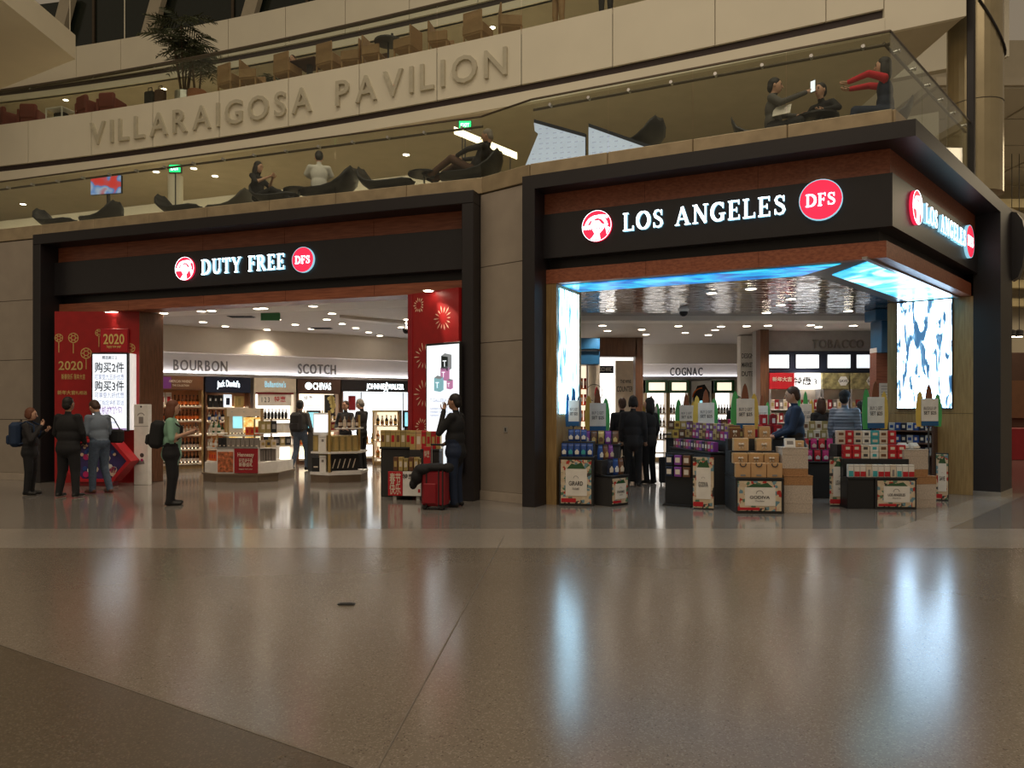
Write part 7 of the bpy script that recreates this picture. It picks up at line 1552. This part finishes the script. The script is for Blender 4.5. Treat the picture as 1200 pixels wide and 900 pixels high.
for c, r in (((0.0, 0.12, 0.66), (0.26, 0.17, 0.07)), ((-0.18, 0.08, 0.63), (0.16, 0.17, 0.09)), ((-0.27, 0.05, 0.52), (0.10, 0.15, 0.13)), ((-0.33, 0.02, 0.40), (0.06, 0.10, 0.09)), ((0.22, 0.1, 0.66), (0.1, 0.1, 0.08))): m.ball(c, r, 'cloth_black', 12, 8)
cm = blob(m, 0.02, 4); cm.materials.clear(); cm.materials.append(MATS['cloth_black']); cm.polygons.foreach_set('use_smooth', [True] * len(cm.polygons)); cm.polygons.foreach_set('material_index', [0] * len(cm.polygons))
ct = inst(cm, 'draped_coat', None, sc.location, R(-14)); tag(ct, 'black coat draped over the red suitcase', 'coat')
# people in the corner shop
def dp(px, d): return ((px - 600) / 900 * d, d, 0)
g3 = person('person in black with short brown hair and trolley, facing into the corner shop', dp(729, 16.7), R(10), 1.80, 'cloth_black', 'cloth_black', hair='hair_brown', coat=True, bulk=1.05)
person('person in black with thick dark hair between two companions', dp(742, 15.7), R(-15), 1.83, 'cloth_dark', 'cloth_black', hair='hair_dark', style='bob', coat=True, bulk=1.1)
g5 = person('person in long black coat with bag strap, right of the dark haired companion', dp(761, 16.3), R(40), 1.80, 'cloth_black', 'cloth_black', hair='hair_dark', style='long', coat=True, bulk=1.05, yaw=R(20))
for o, dx, lab in ((g3, 0.02, 'dark trolley case with pale telescopic handle behind the black coats'), (g5, 0.05, 'dark trolley case with pale handle beside the long black coat')):
    p = wp(o, (dx, -0.42, 0)); t = thing('trolley_case', lab, 'suitcase', p, R(-10)); MB().box(-0.17, 0.17, -0.11, 0.11, 0.05, 0.58, 'cloth_black', 0.03).obj('body', t)
    for x in (-0.07, 0.07): MB().tube((x, 0.05, 0.56), (x, 0.05, 1.05), 0.008, 0.008, 'steel', 8).obj('handle_tube', t)
    MB().box(-0.09, 0.09, 0.03, 0.07, 1.04, 1.07, 'rubber', 0.01).obj('handle_grip', t)
    for x in (-0.12, 0.12): MB().tube((x - 0.015, 0, 0.03), (x + 0.015, 0, 0.03), 0.03, 0.03, 'rubber', 10).obj('wheel', t)
person('dark clothed shopper half hidden behind the large GODIVA surfboard sign', dp(864, 17.2), R(200), 1.86, 'cloth_black', 'cloth_black', skin='skin_b', hair='hair_dark', style='long', coat=True)
p13 = person('tall person in navy jacket with short hair, seen in profile', dp(931, 12.85), R(78), 1.93, 'cloth_blue', 'cloth_dark', skin='skin_a', hair='hair_brown', style='short', J={'er': (0.25, 0.08, 1.12), 'hr': (0.16, 0.3, 1.02), 'el': (-0.25, 0.08, 1.12), 'hl': (-0.16, 0.3, 1.02)}, coat=True, bulk=1.3, nod=R(10))
mq = MATS['cloth_puffer']; nt = mq.node_tree; wv = nt.nodes.new('ShaderNodeTexWave'); wv.bands_direction = 'Z'; wv.inputs['Scale'].default_value = 5.5; bpn = nt.nodes.new('ShaderNodeBump'); bpn.inputs['Strength'].default_value = 0.45; bpn.inputs['Distance'].default_value = 0.015
tcx = nt.nodes.new('ShaderNodeTexCoord'); nt.links.new(tcx.outputs['Object'], wv.inputs['Vector']); nt.links.new(wv.outputs['Fac'], bpn.inputs['Height']); nt.links.new(bpn.outputs[0], nt.nodes['Principled BSDF'].inputs['Normal'])
person('person in grey quilted jacket and black cap, back half turned', dp(990, 14.5), R(-38), 1.90, 'cloth_puffer', 'cloth_dark', skin='skin_a', hair='hair_dark', style='cap', coat=True, bulk=1.2)
person('person with long brown hair in black, left of the quilted jacket', dp(962, 16.8), R(15), 1.80, 'cloth_black', 'cloth_black', hair='hair_brown', style='long', coat=True)
person('person in dark navy coat right of the quilted jacket', dp(1009, 15.3), R(-20), 1.72, 'cloth_navy', 'cloth_black', hair='hair_dark', coat=True)

# ================================================================== UPSTAIRS FURNITURE AND PEOPLE
def shell_mesh(mt):
    def f():
        cl = [(-0.56, 0.80), (-0.52, 0.66), (-0.44, 0.50), (-0.28, 0.39), (-0.05, 0.35), (0.22, 0.38), (0.46, 0.43), (0.62, 0.44)]; wd_ = [0.22, 0.50, 0.66, 0.72, 0.70, 0.58, 0.42, 0.22]; th = 0.035
        m = MB(); n = 7; top, bot = [], []
        for (x, z), w in zip(cl, wd_):
            for j in range(n):
                t = -1 + 2 * j / (n - 1); top.append((x, t * w / 2, z + 0.10 * t * t * w)); bot.append((x - 0.02, t * w / 2, z + 0.10 * t * t * w - th - 0.05 * (1 - t * t)))
        k = len(cl); vs = top + bot; o = k * n; fs = []
        for i in range(k - 1):
            for j in range(n - 1):
                a = i * n + j; fs.append((a, a + 1, a + n + 1, a + n)); fs.append((o + a, o + a + n, o + a + n + 1, o + a + 1))
        for i in range(k - 1): fs.append((i * n, (i + 1) * n, o + (i + 1) * n, o + i * n)); fs.append((i * n + n - 1, o + i * n + n - 1, o + (i + 1) * n + n - 1, (i + 1) * n + n - 1))
        for j in range(n - 1): fs.append((j, o + j, o + j + 1, j + 1)); q = (k - 1) * n + j; fs.append((q, q + 1, o + q + 1, o + q))
        m.add(vs, fs, mt); me = m.mesh('shell'); me.polygons.foreach_set('use_smooth', [True] * len(me.polygons)); return me
    return cached(('shell', mt), f)
BASE = MB().lathe([(0.26, 0), (0.26, 0.012), (0.05, 0.03), (0.035, 0.06), (0.035, 0.30)], 'dark_grey', 18).mesh('pedestal')
def lounge(label, fr, px, v, right=True, mt='leather_black', sc=1.0, turn=0.0):
    v += 0.4 if fr is FA else 0.85; sc *= 0.9
    p = fr.w(fr.u(px, v), v, Z2); t = thing('lounge_chair', label, 'lounge chair', p, fr.a + (0 if right else math.pi) + turn, 'shell lounge chairs'); t.scale = (sc, sc, sc)
    inst(shell_mesh(mt), 'shell', t); inst(BASE, 'pedestal', t); return t
GA, GB = FA, FB
lounge('black shell lounge chair whose back tip stands outermost beside its facing twin', FA, 66, 1.0, True)
lounge('black shell lounge chair facing its twin, footrest almost touching', FA, 117, 1.05, False)
lounge('black shell lounge chair before the pale column under the exit sign', FA, 210, 1.0, True)
lounge('dark olive shell lounge chair behind the long haired reader', FA, 268, 1.25, False, 'shell_grey')
lounge('black shell lounge chair under the long haired reader', FA, 322, 0.95, True)
lounge('black shell lounge chair under the person in white, high round back', FA, 385, 1.0, False, sc=1.15)
lounge('empty black shell lounge chair between the person in white and the recliner', FA, 452, 1.0, True, sc=1.1)
lounge('black shell lounge chair under the reclining person', FA, 552, 1.0, False, sc=1.15)
lounge('black shell lounge chair standing behind the white flight boards', FB, 745, 0.35, False, sc=0.95, turn=R(-22))
lounge('black shell lounge chair under the person with the booklet', FB, 898, 1.0, True, sc=1.05)
lounge('black shell lounge chair under the person with the red sleeve', FB, 1028, 1.1, False, sc=0.95)
def round_table(label, fr, px, v, h=0.55, r=0.32):
    v += 0.4 if fr is FA else 0.85
    p = fr.w(fr.u(px, v), v, Z2); t = thing('side_table', label, 'table', p, 0, 'gallery side tables'); MB().lathe([(r, h - 0.03), (r, h)], 'leather_black', 20).obj('table_top', t); MB().lathe([(0.2, 0), (0.2, 0.012), (0.02, 0.03), (0.02, h - 0.03)], 'steel', 14).obj('pedestal', t); return t
round_table('round black side table between the reader and the person in white', FA, 350, 1.15); tb = round_table('round black side table at the feet of the reclining person', FA, 497, 1.0)
round_table('round black side table between the two people above the LOS ANGELES sign', FB, 957, 1.1, 0.62, 0.34)
for dx in (-0.12, 0.12):
    t = MB().lathe([(0.03, 0), (0.035, 0.1), (0.03, 0.1), (0.026, 0.01)], 'bottle_clear', 10).obj('drinking_glass', None, Vector(tb.location) + Vector((dx, 0.05, 0.55))); tag(t, 'small drinking glass on the side table by the recliner', 'glass', 'glasses on the side table')
SEAT = dict(pelvis=(0, 0, 0.44))
def seated(label, fr, px, v, face, H=1.7, lean=0.0, J=None, kz=0.50, kx=0.42, az=0.10, ax=0.52, pz=0.44, **kw):
    j = {'kl': (-0.13, kx, kz), 'kr': (0.13, kx, kz), 'al': (-0.13, ax, az), 'ar': (0.13, ax, az), 'upright': 1}; j.update(J or {})
    v += 0.4 if fr is FA else 0.85; pz -= 0.07
    p = fr.w(fr.u(px, v), v, Z2); return person(label, p, fr.a + face, H, J=j, lean=lean, pelvis=(0, 0, pz), **kw)
E_ = R(-90); W_ = R(90)
s1 = seated('person with long dark hair in black reading a phone on the gallery', FA, 303, 0.95, E_, 1.66, R(-4), {'er': (0.24, 0.12, 0.72), 'hr': (0.06, 0.33, 0.86), 'el': (-0.24, 0.12, 0.72), 'hl': (-0.06, 0.33, 0.86), 'al': (-0.12, 0.85, 0.36), 'ar': (0.12, 0.85, 0.36), 'kl': (-0.12, 0.45, 0.55), 'kr': (0.12, 0.45, 0.55)}, top='cloth_black', bottom='cloth_black', hair='hair_dark', style='long', short_sleeve=True, nod=R(12), pz=0.50)
s2 = seated('person in white shirt with back turned, seated in a black shell chair', FA, 374, 1.0, R(35), 1.78, R(6), {'er': (0.25, 0.1, 0.78), 'hr': (0.12, 0.3, 0.74), 'el': (-0.25, 0.1, 0.78), 'hl': (-0.12, 0.3, 0.74)}, top='cloth_white', bottom='cloth_dark', hair='hair_dark', nod=R(18), pz=0.52)
s3 = seated('reclining person in dark jacket with legs stretched over the chair', FA, 557, 1.0, W_, 1.80, R(-28), {'er': (0.26, 0.05, 0.80), 'hr': (0.12, 0.32, 0.76), 'el': (-0.26, 0.05, 0.80), 'hl': (-0.12, 0.32, 0.76), 'kl': (-0.12, 0.44, 0.72), 'kr': (0.12, 0.46, 0.66), 'al': (-0.10, 0.86, 0.48), 'ar': (0.12, 0.88, 0.44), 'fl': (-0.1, 1, 0.5), 'fr': (0.1, 1, 0.5)}, top='cloth_dark', bottom='cloth_brown', hair='hair_grey', nod=R(10), yaw=R(10), skin='skin_b', pz=0.54)
s4 = seated('person in grey jacket holding up a phone above the LOS ANGELES sign', FB, 905, 1.0, E_, 1.82, R(2), {'er': (0.26, 0.16, 0.78), 'hr': (0.05, 0.50, 0.95), 'el': (-0.26, 0.12, 0.76), 'hl': (-0.10, 0.36, 0.66)}, top='cloth_grey', bottom='cloth_black', hair='hair_dark', nod=R(6), pz=0.52, bulk=1.1)
t = thing('phone', 'white phone held up by the person in the grey jacket', 'phone', wp(s4, (0.05, 0.60, 0.95)), s4.rotation_euler.z + R(60)); MB().box(-0.045, 0.045, -0.006, 0.006, -0.02, 0.17, 'black', 0.004).obj('case', t); MB().box(-0.04, 0.04, -0.009, -0.006, -0.01, 0.16, 'screen_white').obj('screen', t)
t = thing('booklet', 'white open booklet on the lap of the person in the grey jacket', 'booklet', wp(s4, (0.24, 0.16, 0.60)), s4.rotation_euler.z + R(80)); t.rotation_euler = (R(-25), 0, s4.rotation_euler.z + R(80)); MB().box(-0.14, 0.0, -0.006, 0.006, 0, 0.18, 'paper', 0.003).obj('page', t); MB().box(0.0, 0.14, -0.006, 0.006, 0.0, 0.18, 'paper', 0.003).obj('page', t)
s5 = seated('person in black leaning low across the round side table', FB, 972, 1.35, R(150), 1.70, R(25), {'er': (0.3, 0.2, 0.72), 'hr': (0.16, 0.42, 0.68), 'el': (-0.3, 0.2, 0.72), 'hl': (-0.16, 0.42, 0.68)}, top='cloth_black', bottom='cloth_black', hair='hair_dark', pz=0.50)
s6 = seated('person with red sleeve reaching forward above the shop corner', FB, 1039, 0.9, W_, 1.78, R(4), {'er': (0.24, 0.24, 0.98), 'hr': (0.14, 0.52, 0.94), 'el': (-0.24, 0.24, 0.98), 'hl': (-0.14, 0.52, 0.94)}, top='cloth_navy', arm='cloth_red', bottom='cloth_navy', hair='hair_dark', style='long', pz=0.52)
# ---------------- level 3: armchairs, tan chairs, tables, planters
def l3(px, off): x = xcurve(px, off); return (x, yc(x) + off, Z3b - 0.02), ang(x)
def armchair(label, px, off, rz=0.0, mt='red_chair', group=None):
    p, a = l3(px, off); t = thing('armchair', label, 'armchair', p, a + rz, group)
    t.scale = (0.74, 0.8, 0.95)
    MB().box(-0.34, 0.34, -0.34, 0.30, 0.12, 0.44, mt, 0.04).obj('seat', t); MB().box(-0.34, 0.34, 0.18, 0.36, 0.40, 0.88, mt, 0.05).obj('backrest', t)
    for sx in (-1, 1): MB().box(min(sx * 0.34, sx * 0.44), max(sx * 0.34, sx * 0.44), -0.34, 0.36, 0.12, 0.70, mt, 0.035).obj('armrest', t)
    for sx in (-1, 1):
        for sy in (-1, 1): MB().tube((sx * 0.30, sy * 0.26, 0), (sx * 0.30, sy * 0.26, 0.13), 0.018, 0.022, 'dark_grey', 8).obj('leg', t)
    return t
armchair('red armchair at the far end of the upper balcony, next to another', 10, 0.85, R(160)); armchair('red armchair beside the low white table frame', 38, 0.85, R(200)); armchair('red armchair with a bag on it, left of its pair', 105, 0.85, R(165)); armchair('red armchair with a coat on it, right of its pair', 131, 0.9, R(190))
p, a = l3(71, 0.8); t = thing('low_table', 'low table with white square frame between the red armchairs', 'table', p, a); MB().box(-0.32, 0.32, -0.25, 0.25, 0.56, 0.59, 'white', 0.004).obj('table_top', t)
for sx in (-1, 1):
    for sy in (-1, 1): MB().box(sx * 0.305 - 0.014, sx * 0.305 + 0.014, sy * 0.235 - 0.014, sy * 0.235 + 0.014, 0, 0.56, 'white').obj('leg', t)
MB().box(-0.2, 0.2, -0.1, 0.15, 0.3, 0.5, 'cloth_dark', 0.04).obj('shelf_box', t); MB().box(-0.3, 0.3, -0.22, 0.22, 0.27, 0.30, 'white').obj('lower_shelf', t)
for px, lab, mt in ((176, 'tall dark bag standing beside the silver planter', 'cloth_dark'), (188, 'small brown bag standing beside the silver planter', 'cloth_brown')):
    p, a = l3(px, 0.6); t = thing('travel_bag', lab, 'bag', p, a); MB().box(-0.16, 0.16, -0.1, 0.1, 0, 0.62, mt, 0.04).obj('bag_body', t); MB().path([(-0.08, 0, 0.6), (-0.06, 0, 0.74), (0.06, 0, 0.74), (0.08, 0, 0.6)], 0.012, mt, 6).obj('handle', t)
def frond_mesh(L_=1.0, seed=0):
    rr = random.Random(seed); m = MB(); N = 11; sp = []
    for i in range(N + 1): t = i / N; sp.append(Vector((L_ * (t * 0.85), 0, L_ * (0.75 * t - 0.85 * t * t))))
    for i in range(N): m.tube(sp[i], sp[i + 1], 0.010 * (1 - i / N) + 0.003, 0.010 * (1 - (i + 1) / N) + 0.002, 'leaf', 5, False)
    for i in range(2, N + 1):
        t = i / N; ln = 0.34 * L_ * math.sin(math.pi * min(0.98, 0.15 + t * 0.8)) + 0.04
        for sg in (-1, 1):
            tip = sp[i] + Vector((ln * 0.55, sg * ln * 0.8, -ln * rr.uniform(0.2, 0.5))); w = Vector((0.022, 0, 0.0)) * L_
            m.add([sp[i] - w, sp[i] + w, (sp[i] + tip) / 2 + w * 0.9 + Vector((0, 0, 0.02)), tip, (sp[i] + tip) / 2 - w * 0.9 + Vector((0, 0, 0.02))], [(0, 1, 2, 3, 4)], 'leaf')
    return m.mesh('frond')
FR = [frond_mesh(1.0, 1), frond_mesh(0.85, 2), frond_mesh(0.7, 3)]
def palm(label, px, off, pot, stems, H_, nf, seed, sc=1.0):
    p, a = l3(px, off); t = thing('potted_palm', label, 'potted palm', p, a); rr = random.Random(seed); r = 0.26
    MB().lathe([(r * 0.85, 0), (r, 0.05), (r, 0.52), (r * 0.9, 0.52), (r * 0.88, 0.46)], pot, 20).obj('pot', t); MB().lathe([(r * 0.88, 0.44), (r * 0.88, 0.47)], 'bark', 16).obj('soil', t)
    for k in range(stems):
        b = 2 * math.pi * k / stems; ht = H_ * rr.uniform(0.55, 1.0); tx, ty = 0.22 * math.cos(b) * ht, 0.22 * math.sin(b) * ht
        MB().tube((0.08 * math.cos(b), 0.08 * math.sin(b), 0.45), (tx, ty, 0.45 + ht), 0.03, 0.02, 'bark', 7).obj('stem', t)
        for j in range(nf):
            o = inst(FR[(j + k) % 3], 'frond', t, (tx, ty, 0.45 + ht), rot=(rr.uniform(-0.2, 0.2), rr.uniform(-0.55, 0.35), 2 * math.pi * j / nf + rr.uniform(-0.3, 0.3))); o.scale = (sc, sc, sc)
    return t
palm('tall palm in a silver pot on the upper balcony', 216, 0.8, 'steel', 6, 1.9, 8, 4, 1.1)
palm('lower palm in a terracotta pot beside the silver pot', 231, 0.85, 'terracotta', 4, 0.95, 8, 8, 0.75)
palm('small spiky palm in a dark pot behind the tan chairs', 318, 1.6, 'dark_grey', 2, 0.35, 7, 5, 0.6)
def tan_chair(label, px, off, rz, group='tan wicker chairs'):
    p, a = l3(px, off); t = thing('wicker_chair', label, 'chair', p, a + rz, group)
    MB().box(-0.27, 0.27, -0.27, 0.25, 0.40, 0.46, 'tan_chair', 0.02).obj('seat', t); MB().box(-0.27, 0.27, 0.22, 0.27, 0.44, 0.98, 'tan_chair', 0.02).obj('backrest', t)
    for sx in (-1, 1):
        MB().box(sx * 0.27 - 0.025, sx * 0.27 + 0.025, -0.25, 0.25, 0.44, 0.68, 'tan_chair', 0.015).obj('armrest', t)
        for sy in (-1, 1): MB().box(sx * 0.25 - 0.018, sx * 0.25 + 0.018, sy * 0.23 - 0.018, sy * 0.23 + 0.018, 0, 0.41, 'tan_chair').obj('leg', t)
    return t
for i, (px, off, rz, lab) in enumerate(((271, 0.75, R(170), 'tan wicker chair nearest the terracotta planter'), (296, 0.7, R(100), 'tan wicker chair turned sideways before the small spiky palm'), (337, 0.75, R(175), 'tan wicker chair in front of the seated diner'), (387, 0.7, R(175), 'tan wicker chair right of the dark dining table'), (415, 0.8, R(-80), 'tan wicker chair turned away right of the dining table'), (440, 0.75, R(95), 'tan wicker chair left of the round pole table'), (478, 0.75, R(-95), 'tan wicker chair right of the round pole table'), (517, 0.8, R(100), 'reddish wicker chair above the last letters of PAVILION'), (560, 0.8, R(175), 'tan wicker chair low above the plain fascia'), (598, 0.8, R(120), 'tan wicker chair beside the standing waiter'))): tan_chair(lab, px, off, rz)
p, a = l3(363, 0.95); t = thing('dining_table', 'dark dining table before the seated diner on the upper balcony', 'table', p, a); MB().box(-0.4, 0.4, -0.35, 0.35, 0.72, 0.76, 'cloth_brown', 0.01).obj('table_top', t); MB().box(-0.06, 0.06, -0.06, 0.06, 0.02, 0.72, 'dark_grey').obj('pedestal', t); MB().box(-0.28, 0.28, -0.25, 0.25, 0, 0.02, 'dark_grey').obj('base', t)
p, a = l3(455, 0.75); t = thing('pole_table', 'round dark table on a thin pole between two wicker chairs', 'table', p, a); MB().lathe([(0.36, 0.78), (0.36, 0.82)], 'dark_grey', 20).obj('table_top', t); MB().lathe([(0.2, 0), (0.2, 0.015), (0.025, 0.03), (0.025, 0.78)], 'dark_grey', 12).obj('pole', t)
p2_ = Vector(p) + Vector((0.1, 0, 0.82)); tag(MB().lathe([(0.05, 0), (0.06, 0.06), (0.03, 0.1), (0.03, 0.2)], 'cloth_dark', 10).obj('table_lamp', None, p2_), 'small dark lamp on the round pole table', 'lamp')
p, a = l3(343, 1.45); person('diner in dark clothes seated at the upper balcony table', p, a + R(190), 1.75, J={'kl': (-0.13, 0.42, 0.5), 'kr': (0.13, 0.42, 0.5), 'al': (-0.13, 0.45, 0.09), 'ar': (0.13, 0.45, 0.09), 'upright': 1}, pelvis=(0, 0, 0.52), top='cloth_black', bottom='cloth_dark', hair='hair_brown')
p, a = l3(655, 0.75); person('waiter in black and tan apron standing above the plain fascia', p, a + R(160), 1.75, top='cloth_black', bottom='tan_chair', hair='hair_dark', J={'er': (0.25, 0.08, 1.12), 'hr': (0.1, 0.3, 1.1), 'el': (-0.25, 0.08, 1.12), 'hl': (-0.1, 0.3, 1.1)})
p, a = l3(710, 0.75); person('person in rust coloured coat standing above the plain fascia', p, a + R(200), 1.70, top='red_chair', bottom='cloth_dark', hair='hair_brown', coat=True)
